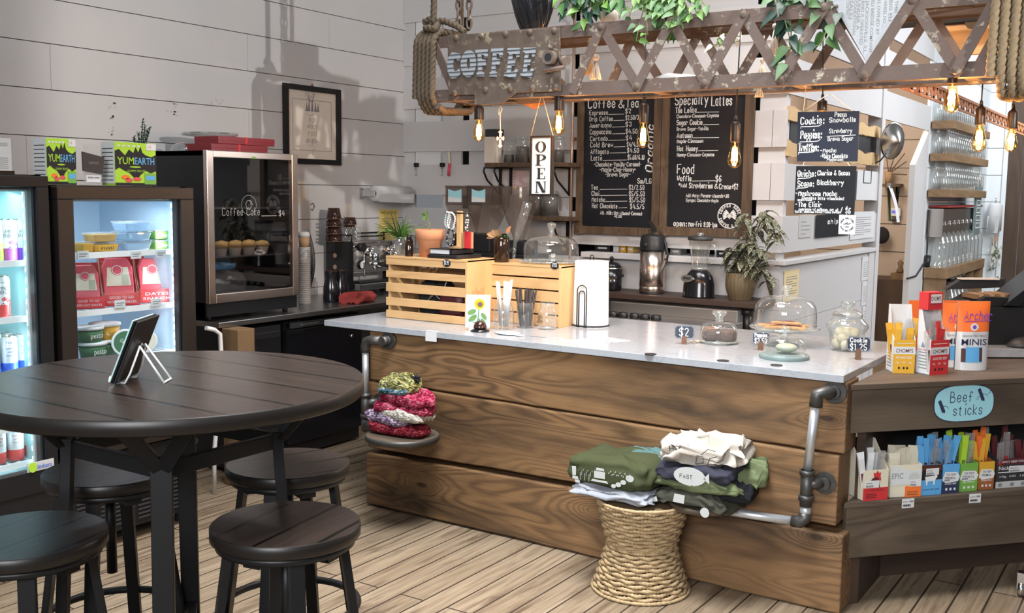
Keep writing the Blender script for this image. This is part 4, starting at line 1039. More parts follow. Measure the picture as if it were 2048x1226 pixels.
# price signs on wooden feet
def price_sign(label, x, y, wpx, hpx, lines, foot, cut=0.16,hs=None):
 p = PZ(x, foot, CT);k = dep(p)/FPX;W, H = wpx*k, hpx*k;zb =(foot-y)*k
 t = thing('price_sign', label, 'price sign', p, 0.45)
 def octa(w_, h_):c_ = cut*h_;return[(-w_/2+c_,-h_/2),(w_/2-c_,-h_/2),(w_/2,-h_/2+c_),(w_/2,h_/2-c_),(w_/2-c_,h_/2),(-w_/2+c_,h_/2),(-w_/2,h_/2-c_),(-w_/2,-h_/2+c_)]
 M_ = T(0, 0, zb)@RX(-0.12)@frame((0,0,0),(1,0,0),(0,0,1))
 G(M_).m('slate_navy').prism(octa(W,H), -0.003, 0.001).obj('board',t)
 g = G(M_).m('chalk_blue').ringprism(octa(W*.97,H*.95), octa(W*.935,H*.90),0.001,0.0016)
 g.m('print_white');n = len(lines);hs = hs or[0.6]*n;yy = H*.5
 tot = sum(hs)+0.12*(n-1);yy = tot*H/2
 for s, h in zip(lines, hs):
  yy-=h*H;ww = W*(0.72 if len(s)>2 else 0.5)
  g.hand(s, M_@T(0,0,0)if False else T(-ww/2,yy,0.002), h*H,1.7*k,width=ww);yy-=.12*H
 g.obj('chalk_lettering', t)
 G().m('foot_brown').box(-5*k, -0.006, 0, 5*k, 0.008, zb-H*.3).box(-5*k,-0.014,0,5*k,0.02,2*k).obj('wooden_foot',t)
price_sign('small navy chalk sign reading two dollars', 1368,664,39,26,['$2'],688)
price_sign('small navy chalk sign for poppies behind the slate base',1521,676,34,24,['Poppies','$3.50'],700,hs=[.3,.38])
price_sign('small navy chalk sign for cookies by the glass jar',1716,688,46,29,['Cookie','$1.25'],719,hs=[.26,.42])
# brownie dome
p = PZ(1437, 686, CT);k = dep(p)/FPX
dome('cake_dome', 'small glass dome covering two dark brownies',p,37*k,40*k,15*k,22*k,baser=36*k)
for dx, dy, rz, lb, top in((-17,2,.2,'brownie with a reddish crust under the small dome','brownie_top'),(17,-2,-.3,'dark crumbly brownie beside the other under the dome','brownie')):
 t = thing('brownie', lb, 'brownie', p+Vector((dx*k,dy*k,0.009)),rz)
 def fb(u, v):
  a = 2*pi*u;b = pi*(v-.5);ca, sa = cos(a), sin(a);e = .5;kk = max(0,cos(b))**.4
  return Vector((abs(ca)**e*math.copysign(1,ca)*18*k*kk,abs(sa)**e*math.copysign(1,sa)*16*k*kk,13*k+12*k*abs(sin(b))**.6*math.copysign(1,b)+1.5*k*mnoise.noise((ca*3+dx,sa*3,v*4))))
 G().m('brownie').grid(fb, 24, 10, wrapu=True).obj('cake', t)
 if top!='brownie':G().m(top).sphere((0,0,24*k), 14*k, 14, 8,(1.05,.95,.22)).obj('crust',t)
 # big footed dome with pastries
p = PZ(1568, 690, CT);k = dep(p)/FPX
t = dome('cake_dome', 'large glass dome on a footed stand covering flat pastries',p,61*k,66*k,11*k,20*k,baser=69*k,stem=30*k)
rnd = random.Random(4)
for i, (dx, dy, dz, rz)in enumerate(((-26,8,0,.2),(12,14,0,.9),(-8,-16,0,.5),(26,-6,0,-.3),(4,4,7,.1))):
 t = thing('pastry', f'{ORD[i]} jam-filled pastry triangle heaped under the large footed dome','pastry',p+Vector((dx*k,dy*k,30*k+0.010+dz*k)),rz,'pastries under the large dome')
 G().m('pastry').prism([(-30*k,-16*k),(30*k,-12*k),(4*k,22*k)],0.002,6.5*k).obj('crust',t,bevel=1.6*k)
 G().m('jam').prism([(-18*k,-9*k),(18*k,-7*k),(3*k,12*k)], 6.6*k,7.2*k).obj('filling',t)
 # small dome on slate with butter
p = PZ(1568, 716, CT);k = dep(p)/FPX
dome('cake_dome', 'small glass dome on a round grey slate base',p,41*k,38*k,8*k,17*k,base='slate_grey',baser=49*k)
o = G().m('butter').sphere((0,0,13*k), 22*k, 18, 8,(1,.8,.42)).obj('pastry_round');o.location = p+Vector((2*k,6*k,0.016));tag(o,'pale round pastry under the dome on slate','pastry')
# cookie jar
p = PZ(1692, 700, CT);k = dep(p)/FPX
t = thing('cookie_jar', 'faceted glass cookie jar with lid, half full of pale cookies','cookie jar',p)
G().m('glass_thick').lathe([(29*k,0),(31*k,2*k),(36*k,34*k),(42*k,46*k),(42*k,52*k),(32*k,62*k),(29*k,66*k),(30*k,70*k)],seg=10,cap1=False).obj('jar_body',t)
G().m('glass_thick').lathe([(30*k,70*k),(28*k,75*k),(18*k,81*k),(8*k,83*k),(8*k,87*k),(13*k,91*k),(13*k,98*k),(0.001,99*k)],seg=14).obj('lid',t)
rnd = random.Random(9);base = None
for i in range(15):
 a = i*2.4;r =(7+15*((i%5)/5))*k;lvl = i//5
 if base is None:base = G().m('cookie').sphere((0,0,0), 11*k,12,7,(1,1,.82)).obj('snowball_cookie');o = base
 else:o = base.copy();C.objects.link(o)
 o.location = p+Vector((r*cos(a),r*sin(a),(12+lvl*12)*k));o.rotation_euler =(rnd.uniform(0,3),rnd.uniform(0,3),0)
 tag(o, 'pale snowball cookie inside the faceted glass jar','cookie','cookies in the glass jar')
 # curl of twine garland near the sign
p = PZ(1400, 686, CT);g = G().m('twine');rnd = random.Random(2);k = dep(p)/FPX
for i in range(7):g.sphere((rnd.uniform(-18,6)*k,rnd.uniform(-6,8)*k,3*k),2.6*k,7,5)
o = g.obj('bead_garland');o.location = p;tag(o, 'little wooden bead garland beside the two dollar sign','garland')
# ------------------------------------------------------------------ upright glass-door fridges
def fridge(label, xf, ya, yb_, zt, wy0, wy1, wz0, wz1, frame_m,liner,shelves,led_m,depth=0.72):
 t = thing('display_fridge', label, 'fridge',(xf,(ya+yb_)/2,0));Mi = T(-xf,-(ya+yb_)/2,0);xb = xf-depth;d = 0.035
 g = G(Mi).m('black_metal')
 g.box(xb, ya, 0.06, xb+d, yb_, zt).box(xb, ya, 0.06, xf-0.055,ya+d,zt).box(xb,yb_-d,0.06,xf-0.055,yb_,zt).box(xb,ya,zt-0.06,xf-0.055,yb_,zt).box(xb,ya,0.06,xf-0.055,yb_,wz0-0.03)
 g.obj('cabinet', t)
 g = G(Mi).m(liner)
 i0, i1 = ya+d+0.001, yb_-d-0.001
 g.box(xb+d, i0, wz0-0.03, xb+d+0.006, i1, zt-0.062).box(xb+d,i0,wz0-0.03,xf-0.06,i0+0.006,zt-0.062).box(xb+d,i1-0.006,wz0-0.03,xf-0.06,i1,zt-0.062)
 g.box(xb+d, i0, zt-0.07, xf-0.06, i1, zt-0.062).box(xb+d, i0,wz0-0.029,xf-0.06,i1,wz0-0.02)
 g.m('steel_dull').box(xb+d+0.006,(i0+i1)/2-0.012, wz0, xb+d+0.010,(i0+i1)/2+0.012,zt-0.1);g.obj('liner',t)
 dr = G(Mi).m(frame_m).box(xf-0.05, ya, wz0-0.10, xf, yb_, wz0).box(xf-0.05,ya,wz1,xf,yb_,zt-0.005).box(xf-0.05,ya,wz0,xf,wy0,wz1).box(xf-0.05,wy1,wz0,xf,yb_,wz1).obj('door',t,bevel=0.004)
 G(Mi).m('glass_door').box(xf-0.020, wy0, wz0, xf-0.014, wy1,wz1).obj('glass_pane',dr)
 g = G(Mi).m('charcoal').box(xf-0.048, wy1-0.012, wz0, xf-0.021,wy1-0.001,wz1).obj('gasket',dr)
 for z in shelves:
  g = G(Mi).m('white_wire')
  for q in range(15):g.box(xb+d+0.02, i0+0.02+(i1-i0-0.04)*q/14-.002,z-0.006,xf-0.10,i0+0.02+(i1-i0-.04)*q/14+.002,z-0.001)
  g.box(xf-0.105, i0+0.01, z-0.022, xf-0.095, i1-0.01, z+0.004).box(xb+d+0.02,i0+0.01,z-0.006,xb+d+0.03,i1-0.01,z)
  g.obj('wire_shelf', t)
 g = G(Mi).m('white_enamel').box(xf-0.075, i1-0.034, wz0+0.01,xf-0.062,i1-0.007,wz1-0.01)
 g.m(led_m)
 n = 26
 for q in range(n):
  z = wz0+0.03+(wz1-wz0-0.06)*q/(n-1);g.box(xf-0.088, i1-0.030,z-0.010,xf-0.076,i1-0.014,z+0.010)
 g.obj('light_strip', t)
 return t, Mi
FX2 = -4.0
fy0, fy1 = PX(118, 500, FX2).y, PX(392, 600, FX2).y;fz = PX(260,372,FX2).z
w0, w1 = PX(154, 600, FX2).y, PX(366, 600, FX2).y;wt = PX(260,399,FX2).z
sz =[PX(260,503,FX2-0.1).z, PX(260,614,FX2-0.1).z, PX(260,712,FX2-0.1).z,0.70]
t, Mi = fridge('dark framed glass-door fridge with dips and red pouches, beside the steel counter',FX2,fy0,fy1,fz,w0,w1,0.55,wt,'door_brown','fridge_liner',sz,'led')
g = G(Mi).m('black_metal').box(FX2-0.05, fy0, 0.07, FX2-0.02,fy1,0.44)
for r in range(14):
 for c in range(4):
  y = fy0+0.05+c*(fy1-fy0-0.08)/4;g.m('charcoal').box(FX2-0.022,y,0.10+r*0.020,FX2-0.012,y+(fy1-fy0-0.08)/4-0.02,0.108+r*0.020)
g.obj('vent_grille', t)
g = G(Mi).m('steel');a = PX(341, 898, FX2-.01);b = PX(392, 889,FX2-.01)
g.text('HABCO', YZ(a+Vector((0.012,0,0))), 0.032, width=(b-a).y,ext=0.003,bold=0.02);g.obj('maker_lettering',t)
for yy in(fy0+0.05, fy1-0.05):G(Mi).m('charcoal').cyl((FX2-0.10,yy,0),(FX2-0.10,yy,0.07),0.02,12).obj('foot',t)
light('dip_fridge_led', 'AREA',(FX2-0.11,fy1-0.075,1.05),(FX2-0.35,(fy0+fy1)/2,1.05),1.9,(0.86,0.95,1.0),0.02,0.9)
light('dip_fridge_led', 'AREA',(FX2-0.22,(fy0+fy1)/2,wt-0.02),(FX2-0.40,(fy0+fy1)/2,0.6),2.2,(0.86,0.95,1.0),0.4,0.2)
FX1 = -4.0
gy1 = PX(102, 500, FX1).y;gy0 = gy1-0.72;gz = PX(60, 349, FX1).z;hw1 = PX(77,500,FX1).y;hwt = PX(40,374,FX1).z
zb1 = PX(60, 944, FX1).z
s1 =[PX(40,522,FX1-0.1).z, PX(40,634,FX1-0.1).z, PX(40,750,FX1-0.1).z,PX(40,850,FX1-0.1).z,zb1+0.02]
t, Mi = fridge('black glass-door drinks fridge full of cans, next to the dip fridge',FX1,gy0,gy1,gz,gy0+0.05,hw1,zb1,hwt,'black_metal','fridge_liner_aqua',s1,'led_aqua')
G(Mi).m('black_metal').box(FX1-0.05, gy0, 0.05, FX1-0.01, gy1,zb1-0.10).m('charcoal').box(FX1-0.012,gy0,0.22,FX1-0.004,gy1,0.24).box(FX1-0.012,gy0,0.13,FX1-0.004,gy1,0.15).obj('kick_panel',t)
pz = PX(40, 436, FX1-0.3)
G(Mi).m('led_panel').box(FX1-0.42, gy0+0.06, PX(30,438,FX1-.4).z,FX1-0.40,PX(48,420,FX1-.4).y,hwt-0.03).obj('lit_panel',t,bevel=0.01)
a = PX(60, 943, FX1+.004);b = PX(106, 931, FX1+.004)
g = G(Mi).m('paper_grey').box(FX1-0.001, a.y-0.01, a.z-0.004,FX1+0.004,b.y+0.005,a.z+0.034).m('lime').prism([(0.018*cos(u),0.022*sin(u))for u in[2*pi*q/16 for q in range(16)]],0,0.004,YZ((FX1+0.004,a.y+0.012,a.z+0.015)))
g.m('can_blue').text('Imbera', YZ((FX1+0.006,a.y+0.034,a.z+0.005)),0.02,width=(b-a).y-0.04,bold=0.02,lift=0.002);g.obj('maker_badge',t)
a = PX(44, 990, FX1+.001);G(Mi).m('yellow').box(FX1-0.009, a.y,a.z,FX1-0.002,a.y+0.085,a.z+0.025).obj('warning_sticker',t)
light('drinks_fridge_led', 'AREA',(FX1-0.11,gy1-0.075,1.05),(FX1-0.35,gy1-0.35,1.05),1.6,(0.72,0.97,1.0),0.02,1.0)
light('drinks_fridge_led', 'AREA',(FX1-0.22,gy1-0.30,hwt-0.02),(FX1-0.36,gy1-0.3,0.6),2.0,(0.72,0.97,1.0),0.5,0.2)
def can(x, y, z, r, h, body, low, label, grp, lines, txt='print_black',accent=None):
 t = thing('drink_can', label, 'can',(x,y,z), 0.0, grp)
 g = G().m(low).lathe([(r*.85,0),(r,0.006),(r,h*.30)], seg=24,cap1=False).m(body).lathe([(r,h*.30),(r,h-0.018),(r*.84,h-0.004)],seg=24,cap0=False,cap1=False)
 g.obj('can_body', t)
 G().m('steel').lathe([(r*.85,h-0.005),(r*.87,h),(r*.80,h-0.002),(r*.78,h-0.006)],seg=24).obj('can_lid',t)
 g = G().m(txt)
 for s, zf, hh, wf in lines:
  g0_ = G().m(txt);g0_.text(s, I4, hh, width=2*r*wf, align='C')
  base = len(g.v)
  for vx, vy, vz in g0_.v:
   a = vx/r;g.v.append(((r+.0006)*cos(a-0.35),(r+.0006)*sin(a-0.35),zf*h+vy))
  for f in g0_.f:g.face([base+i for i in f], False)
 if accent:
  g.m(accent);rnd = random.Random(1)
  for i in range(9):
   a = rnd.uniform(-.5, 1.1);z_ = h*rnd.uniform(.30, .46);e = 0.009
   g.face([g.vert(((r+.0007)*cos(a+da),(r+.0007)*sin(a+da),z_+dz))for da,dz in((-e/r,0),(0,-e),(e/r,0),(0,e))],False)
 g.obj('can_label', t)
 return t
xs_ = FX1-0.165
def cany(xpx):return PX(xpx, 600, xs_).y
am =[('AMINO',.66,.016,.62),('ENERGY',.56,.016,.72),('ON',.82,.007,.2)]
zc1 = s1[0]
can(xs_, cany(51), zc1, 0.034, 0.175, 'can_white', 'purple','blue-violet energy drink can nearest the door edge, top can shelf','energy drink cans',am,accent='sky')
can(xs_, cany(22), zc1, 0.034, 0.175, 'can_white', 'magenta','purple energy drink can beside the blue-violet one, top can shelf','energy drink cans',am,accent='purple')
can(xs_, cany(-7), zc1, 0.034, 0.175, 'can_white', 'lime', 'yellow-green energy drink can cut by the picture edge, top can shelf','energy drink cans',am,accent='yellow')
can(xs_, cany(3), s1[1], 0.034, 0.175, 'can_white', 'can_red','red energy drink can alone on the half-empty shelf','energy drink cans',am,accent='red')
pf =[('FUEL',.80,.011,.5),('sparkling',.66,.008,.6),('water',.57,.008,.4),('lemon',.48,.007,.5)]
for row, (zz, low, nm)in enumerate(((s1[2],'can_blue','blue'),(s1[4],'can_red','red'))):
 for d_ in range(3):
  for c in range(3):
   xx = xs_-0.085*d_-(0.02 if c==0 else 0)
   yy_ =(cany(50)if row==0 else cany(55))-c*0.080+0.0*d_
   can(xx, yy_, zz, 0.033, 0.165, 'can_white', low, f'white and {nm} drink can, {ORD[c]} from the door edge, {ORD[d_]} row back',f'{nm} sparkling water cans',pf if d_==0 else[],txt='can_blue' if row==0 else 'can_red')
   # tubs and pouches in the second fridge
def tub(x, y, z, w_, d_, h, body, lid, label, grp, txt=None,round_=False):
 t = thing('food_tub', label, 'tub',(x,y,z), 0, grp)
 if round_:
  G().m(body).lathe([(w_*.42,0.001),(w_*.5,h*.85)], seg=28).obj('tub_body',t);G().m(lid).lathe([(w_*.53,h*.83),(w_*.53,h),(w_*.48,h+.002)],seg=28).obj('lid',t)
 else:
  G().m(body).taper(0.001, h*.84,(d_*.85,w_*.85),(d_,w_)).obj('tub_body',t,bevel=0.006);G().m(lid).taper(h*.84,h,(d_*1.05,w_*1.05),(d_*1.02,w_*1.02)).obj('lid',t,bevel=0.003)
 if txt:
  g = G().m(txt[1]).box(d_*.43+.001, -w_*.36, h*.18, d_*.5+.002,w_*.36,h*.72)if len(txt)>2 else G()
  g.m('print_black' if len(txt)>2 else txt[1]).text(txt[0],YZ((d_*.5+.004,0,h*.3)),h*.36,width=w_*.5,align='C');g.obj('label_band',t)
 return t
xt = FX2-0.19
def ty(xpx):return PX(xpx, 600, xt).y
s = PX(260, 503, xt).z-0.0
z1 = sz[0]
kx = dep((xt,2.95,1.3))/FPX*1.18
for i in range(3):tub(xt, ty(267), z1+i*0.046, 0.145, 0.11,0.045,'glass_tub','film',f'pale blue tub of dip, {["lowest", "middle", "topmost"][i]} of the stack of three','blue dip tubs')
for i in range(2):tub(xt, ty(319), z1+i*0.048, 0.115, 0.10,0.046,'green','film',f'green tub of dip, {["lower", "upper"][i]} of two by the lights','green dip tubs',('hope','print_white'))
tub(xt, ty(204), z1, 0.13, 0.10, 0.042, 'mustard', 'film', 'yellow banded clear box of sandwiches, lower one','yellow banded boxes',('rusti','mustard',1))
tub(xt, ty(204)-0.0, z1+0.043, 0.125, 0.09, 0.045, 'gold_food','film','clear lidded box of golden food on the yellow banded box','yellow banded boxes')
tub(xt+0.005, ty(168), z1, 0.06, 0.09, 0.05, 'mustard', 'film','yellow banded tub half behind the door frame','yellow banded boxes')
tub(xt, ty(236), z1, 0.06, 0.06, 0.035, 'glass_tub', 'film','tiny clear tub between the yellow box and blue tubs','blue dip tubs')
tub(xt, ty(350), z1, 0.055, 0.07, 0.07, 'glass_tub', 'film','slim clear tub squeezed against the lights','blue dip tubs')
# red shelf-ready cartons with pouches
KA = -0.45
def carton(y, z, w_, d_, hf, hb__, label, n, tag_=True, txt=('GOOD TO GO','WITH OAT SNACKS')):
 t = thing('display_carton', label, 'carton',(xt+0.02,y,z),KA,'red display cartons');th = 0.003
 pf_ =[(0,0),(d_,0),(d_,hf),(d_*.72,hf),(0.02,hb__),(0,hb__)]
 Ms = lambda yy_:frame((-d_,yy_,0.001),(1,0,0),(0,0,1))
 G().m('red').prism(pf_, -w_/2-th, -w_/2, Ms(0)).obj('side_panel',t);G().m('kraft').prism(pf_,w_/2-th,w_/2,Ms(0)).obj('side_panel',t)
 G().m('red').box(-th, -w_/2, 0.001, 0, w_/2, hf).m('print_white').text(txt[0],YZ((0.001,0,hf*.56)),hf*.22,width=w_*.7,align='C').text(txt[1],YZ((0.001,0,hf*.22)),hf*.2,width=w_*.85,align='C').obj('front_panel',t)
 G().m('red').box(-d_, -w_/2, 0.001, -d_+th, w_/2, hb__).box(-d_,-w_/2,0.001,0,w_/2,0.004).obj('back_panel',t)
 for i in range(n):
  o = thing('snack_pouch', f'red clear-fronted pouch, {ORD[i]} from the front, in the {label.split(" carton")[0]} carton','pouch',(xt+0.02-(0.03+0.036*i)*cos(KA),y-(.03+.036*i)*sin(KA),z+0.004),KA,'red pouches in the cartons')
  Mp = RY(-0.32)
  G(Mp).m('pink_red').prism([(-w_*.44,0),(w_*.44,0),(w_*.44,hb__*.80),(w_*.30,hb__*1.0),(-w_*.30,hb__*1.0),(-w_*.44,hb__*.80)],-0.011,0.0,YZ((0,0,0))).obj('pouch_bag',o,bevel=0.004)
  g = G(Mp).m('cream').prism([(-w_*.36,hb__*.40),(w_*.36,hb__*.40),(w_*.30,hb__*.80),(-w_*.30,hb__*.80)],0.0006,0.0016,YZ((0,0,0)))
  g.m('pink_red').prism([(-w_*.02+w_*.17*cos(u),hb__*.74+w_*.17*sin(u))for u in[2*pi*q/18 for q in range(18)]],0.0016,0.0024,YZ((0,0,0)))
  g.m('print_white').ringprism([(-w_*.02+w_*.15*cos(u),hb__*.74+w_*.15*sin(u))for u in[2*pi*q/18 for q in range(18)]],[(-w_*.02+w_*.13*cos(u),hb__*.74+w_*.13*sin(u))for u in[2*pi*q/18 for q in range(18)]],0.0024,0.0028,YZ((0,0,0)))
  g.m('butter').box(0.0018, w_*.10, hb__*.42, 0.003, w_*.30,hb__*.64);g.obj('window_label',o)
 return t
kz = sz[1]
carton(ty(184)-0.03, kz, 0.130, 0.17, 0.055, 0.20, 'olive-labelled red carton cut off by the door frame',2)
carton(ty(238), kz, 0.155, 0.17, 0.060, 0.225, 'kraft-lined red carton in the middle of the shelf',2)
carton(ty(309), kz, 0.155, 0.17, 0.065, 0.215, 'red carton nearest the fridge lights',2,txt=('DATES','SNACK'))
z3 = sz[2]
tub(xt, ty(182), z3, 0.125, 0.11, 0.075, 'dark_green', 'print_white','round green tub under another by the door frame','round green tubs',('pesto','print_white'),True)
tub(xt, ty(176), z3+0.077, 0.125, 0.11, 0.070, 'dark_green','print_white','round green tub on top of another by the door frame','round green tubs',('pesto','print_white'),True)
tub(xt-0.03, ty(216), z3+0.077, 0.135, 0.11, 0.075, 'mustard','print_white','round tan tub with a white lid on the lower tubs','round tubs',('dip','print_white'),True)
tub(xt-0.03, ty(216), z3, 0.125, 0.11, 0.075, 'dark_green','print_white','round green tub below the tan tub','round green tubs',None,True)
def lidup(y, z, r, c1, label, word):
 t = thing('food_tub', label, 'tub',(xt+0.075,y,z+r), -.5);M_ = RY(radians(78))
 G(M_).m('print_white').lathe([(r*.85,-0.05),(r,-0.006),(r*1.02,-0.006),(r*1.02,0.002),(r*.97,0.005)],seg=30).obj('tub_body',t)
 g = G(M_@RZ(pi/2)).m(c1).lathe([(r*.85,0.0055),(r*.85,0.007)],seg=30).m('print_white').text(word,T(0,-.2*r,0.0075)@RZ(-.6),r*.3,width=r*1.1,align='C').sphere((r*.2,r*.45,0.006),r*.22,10,6,(1,1,.1));g.obj('lid_print',t)
lidup(ty(229), z3, 0.063, 'dark_green', 'green and white tub tilted to show its round lid','Oat Pesto')
lidup(ty(268), z3+0.005, 0.055, 'cream', 'white and cream tub tilted beside the tablet','dip')
t = thing('juice_carton', 'white carton with a purple logo low in the dip fridge','carton',(xt+0.03,ty(186),0.56));G().m('can_white').box(-0.04,-0.05,0,0.04,0.05,0.10).m('purple').box(0.0405,-.02,.03,0.042,.02,.06).obj('carton_body',t,bevel=0.002)
for(xp, yp, zz)in((166,508,sz[0]),(272,508,sz[0]),(322,506,sz[0]),(240,606,sz[1]),(312,603,sz[1])):
 a = PX(xp, yp, FX2-0.088);t = thing('shelf_price_tag', f'white price tag clipped to the {"upper" if zz == sz[0] else "middle"} fridge shelf {"under the yellow boxes" if xp == 166 else "under the blue tubs" if xp == 272 else "under the green tubs" if xp == 322 else "by the middle red carton" if xp == 240 else "by the carton nearest the lights"}','price tag',(FX2-0.088,a.y,a.z))
 g = G().m('paper').box(-0.002, -0.028, -0.022, 0.001, 0.028,0.014)
 g.m('print_grey').box(0.001, -0.02, -0.002, 0.0016, 0.022,0.002).box(0.001,-0.02,-0.012,0.0016,0.012,-0.008);g.obj('tag_face',t)
 # ------------------------------------------------------------------ on top of the fridges
def candy_box(label, xl, xr, yt, yb__, side=None):
 X_ = FX2-0.10;a = PX(xl, yb__, X_);b = PX(xr, yt, X_);W =(PX(xr,yb__,X_)-a).y;H = b.z-a.z+0.0
 t = thing('candy_box', label, 'box',(X_,a.y,fz+0.001));M_ = YZ((0.0008,0,0))
 G().m('lime').box(-0.10, 0, 0, 0, W, H).obj('carton', t, bevel=0.002)
 g = G(M_)
 def P(pts, m, z0, z1):g.m(m).prism([(x*W,y*H)for x,y in pts],z0,z1)
 drip =[(.0,.36),(.10,.42),(.2,.36),(.34,.30),(.44,.20),(.52,.12),(.60,.26),(.74,.36),(.86,.30),(1,.36),(1,.74),(.88,.68),(.74,.72),(.66,.78),(.62,.92),(.56,.78),(.50,.90),(.44,.76),(.34,.84),(.24,.70),(.10,.84),(0,.80)]
 P(drip, 'print_black', 0, .0008);P([(0,0),(1,0),(1,.07),(0,.07)],'print_black',0,.0008)
 P([(.76,.84),(1,.84),(1,.99),(.76,.99)], 'paper', 0, .0012)
 for i in range(5):P([(.06+.12*i,.90),(.13+.12*i,.90),(.13+.12*i,.94),(.06+.12*i,.94)],'paper',0,.0006)
 for cx, cy, rx, ry in((.24,.20,.10,.05),(.32,.13,.09,.05),(.52,.16,.10,.045)):P([(cx+rx*cos(u),cy+ry*sin(u))for u in[2*pi*q/12 for q in range(12)]],'pink_red' if cx>.3 else 'orange',0.0004,.0012)
 P([(.70,.04),(.98,.04),(.98,.30),(.70,.30)], 'green', .0008,.0014);P([(.74,.14),(.96,.14),(.96,.24),(.74,.24)],'sky',.0014,.0018)
 g.m('lime').text('YUM', T(.05*W,.50*H,.001), .17*H, width=.40*W,bold=.01);g.m('sky').text('EARTH',T(.47*W,.50*H,.001),.17*H,width=.48*W,bold=.01)
 g.m('lime').prism([((.48+.14*cos(u))*W,(.44+.018*sin(u))*H)for u in[2*pi*q/12 for q in range(12)]],.001,.0014)
 g.m('lime').text('GUMMY FRUITS', T(.5*W,.32*H,.001), .055*H,width=.44*W,align='C');g.m('red').text('15',T(.80*W,.89*H,.0013),.06*H,width=.08*W)
 g.obj('front_print', t)
 if side:
  g = G(frame((0,-0.0008,0),(1,0,0),(0,0,1))).m('paper').prism([(-0.098,.01),(-.002,.01),(-.002,H),(-.098,H)],0,.0006).m('print_black')
  for i in range(9):g.prism([(-.09,H*(.12+.09*i)),(-.012,H*(.12+.09*i)),(-.012,H*(.12+.09*i)+.0035),(-.09,H*(.12+.09*i)+.0035)],.0006,.001)
  g.obj('nutrition_panel', t)
candy_box('lime and black gummy candy box beside the drinks fridge corner',95,153,274,364,True)
candy_box('larger lime and black gummy candy box against the dark cooler side',231,313,284,367,True)
a = PX(187, 366, FX2-0.12);k = dep(a)/FPX
t = thing('card_stand', 'clear acrylic stand holding a dark pouch between the candy boxes','stand',(FX2-0.12,a.y,fz+.001))
G().m('film').box(-0.04, -20*k, 0, 0.03, 20*k, 0.003).box(-0.006,-19*k,0,-0.003,19*k,80*k).obj('acrylic_holder',t)
g = G().m('charcoal').prism([(-24*k,28*k),(20*k,22*k),(25*k,56*k),(-25*k,66*k)],0,0.006,YZ((0,0,0))).m('print_grey').text('SURFACE',YZ((.007,-11*k,42*k)),5*k,width=22*k);g.obj('pouch',t)
g = G().m('paper').box(0.0, -16*k, 6*k, 0.002, 16*k, 20*k);g.m('print_grey').box(.002,-13*k,14*k,.003,0,17*k).box(.002,2*k,14*k,.003,13*k,17*k);g.obj('price_slip',t)
a = PX(5, 338, -4.2);k = dep(a)/FPX
t = thing('notice_card', 'grey printed card propped above the drinks fridge','card',(-4.2,a.y,gz+0.001));g = G().m('paper_grey').box(-0.004,-40*k,0,0,20*k,72*k).m('print_grey')
for i in range(6):g.box(0, -30*k,(12+4*i)*k, .001, 12*k,(13+4*i)*k)
g.text('2025', YZ((.001,-4*k,56*k)), 7*k, width=16*k);g.obj('card_face',t)
G().m('black_metal').box(-0.01, -40*k, 0, 0.012, 22*k, 7*k).obj('clip_bar',t)
a = PX(280, 286, -4.22);k = dep(a)/FPX
t = thing('rosemary_sprigs', 'sprigs of dark rosemary standing behind the candy box','plant',(-4.22,PX(280,286,-4.22).y,fz));g = G().m('leaf_dark');rnd = random.Random(6)
for dx, L, ln in((-26,26,-.25),(6,60,.1),(12,50,.2),(20,44,.3),(-4,34,-.05),(28,48,.35)):
 P = arc((0,dx*.3*k,70*k),(0,ln,1), L*k, 0.0, 12);g.tube(P,0.002,5)
 for q in P[2:]:
  for _ in range(4):leafmesh(g, q,(rnd.uniform(-1,1),rnd.uniform(-1,1),.7),(0,0,1),8*k,2.2*k,0,n=3)
g.obj('foliage', t);G().m('glass_bottle').lathe([(0.035,0),(0.035,78*k)],seg=16,cap1=False).obj('glass_vase',t)
# ------------------------------------------------------------------ pub table and stools
TZ = 1.09;tc_ = Vector((-2.425,1.915,0));TR = 0.545
t = thing('pub_table', 'round dark plank-topped high table with black steel legs','table',tc_)
G().m('espresso_edge').lathe([(TR-.004,TZ-0.042),(TR,TZ-0.038),(TR,TZ-0.004),(TR-.004,TZ)],seg=96,cap1=False).m('espresso_boards').lathe([(TR-.004,TZ),(.001,TZ)],seg=96,cap0=False).obj('tabletop',t)
G().m('black_metal').lathe([(TR*.72,TZ-0.058),(TR*.72,TZ-0.0425)],seg=48).obj('underframe',t)
J = 0.205;zj = 0.90
cs =[(1,-1),(1,1),(-1,1),(-1,-1)]
for sx, sy in cs:
 a = Vector((sx*J,sy*J,zj));lg = G().m('black_metal').bar(a+Vector((0,0,0.03)),(sx*0.245,sy*0.245,0.0),0.056,0.030,up=(sx,sy,0)).obj('leg',t,bevel=0.002)
 G().m('black_metal').bar(a,(sx*(J+.02),sy*(J+.13),TZ-0.055),0.04,0.022,up=(sx,sy,0)).bar(a,(sx*(J+.13),sy*(J+.02),TZ-0.055),0.04,0.022,up=(sx,sy,0)).obj('fork_brace',lg,bevel=0.002)
for(a, b)in zip(cs, cs[1:]+cs[:1]):G().m('black_metal').bar((a[0]*J,a[1]*J,zj),(b[0]*J,b[1]*J,zj),0.022,0.044).obj('stretcher',t,bevel=0.002)
for sx, sy in cs:G().m('black_metal').bar((sx*0.238,sy*0.238,0.30),(0,0,0.13),0.045,0.018).obj('foot_brace',t,bevel=0.002)
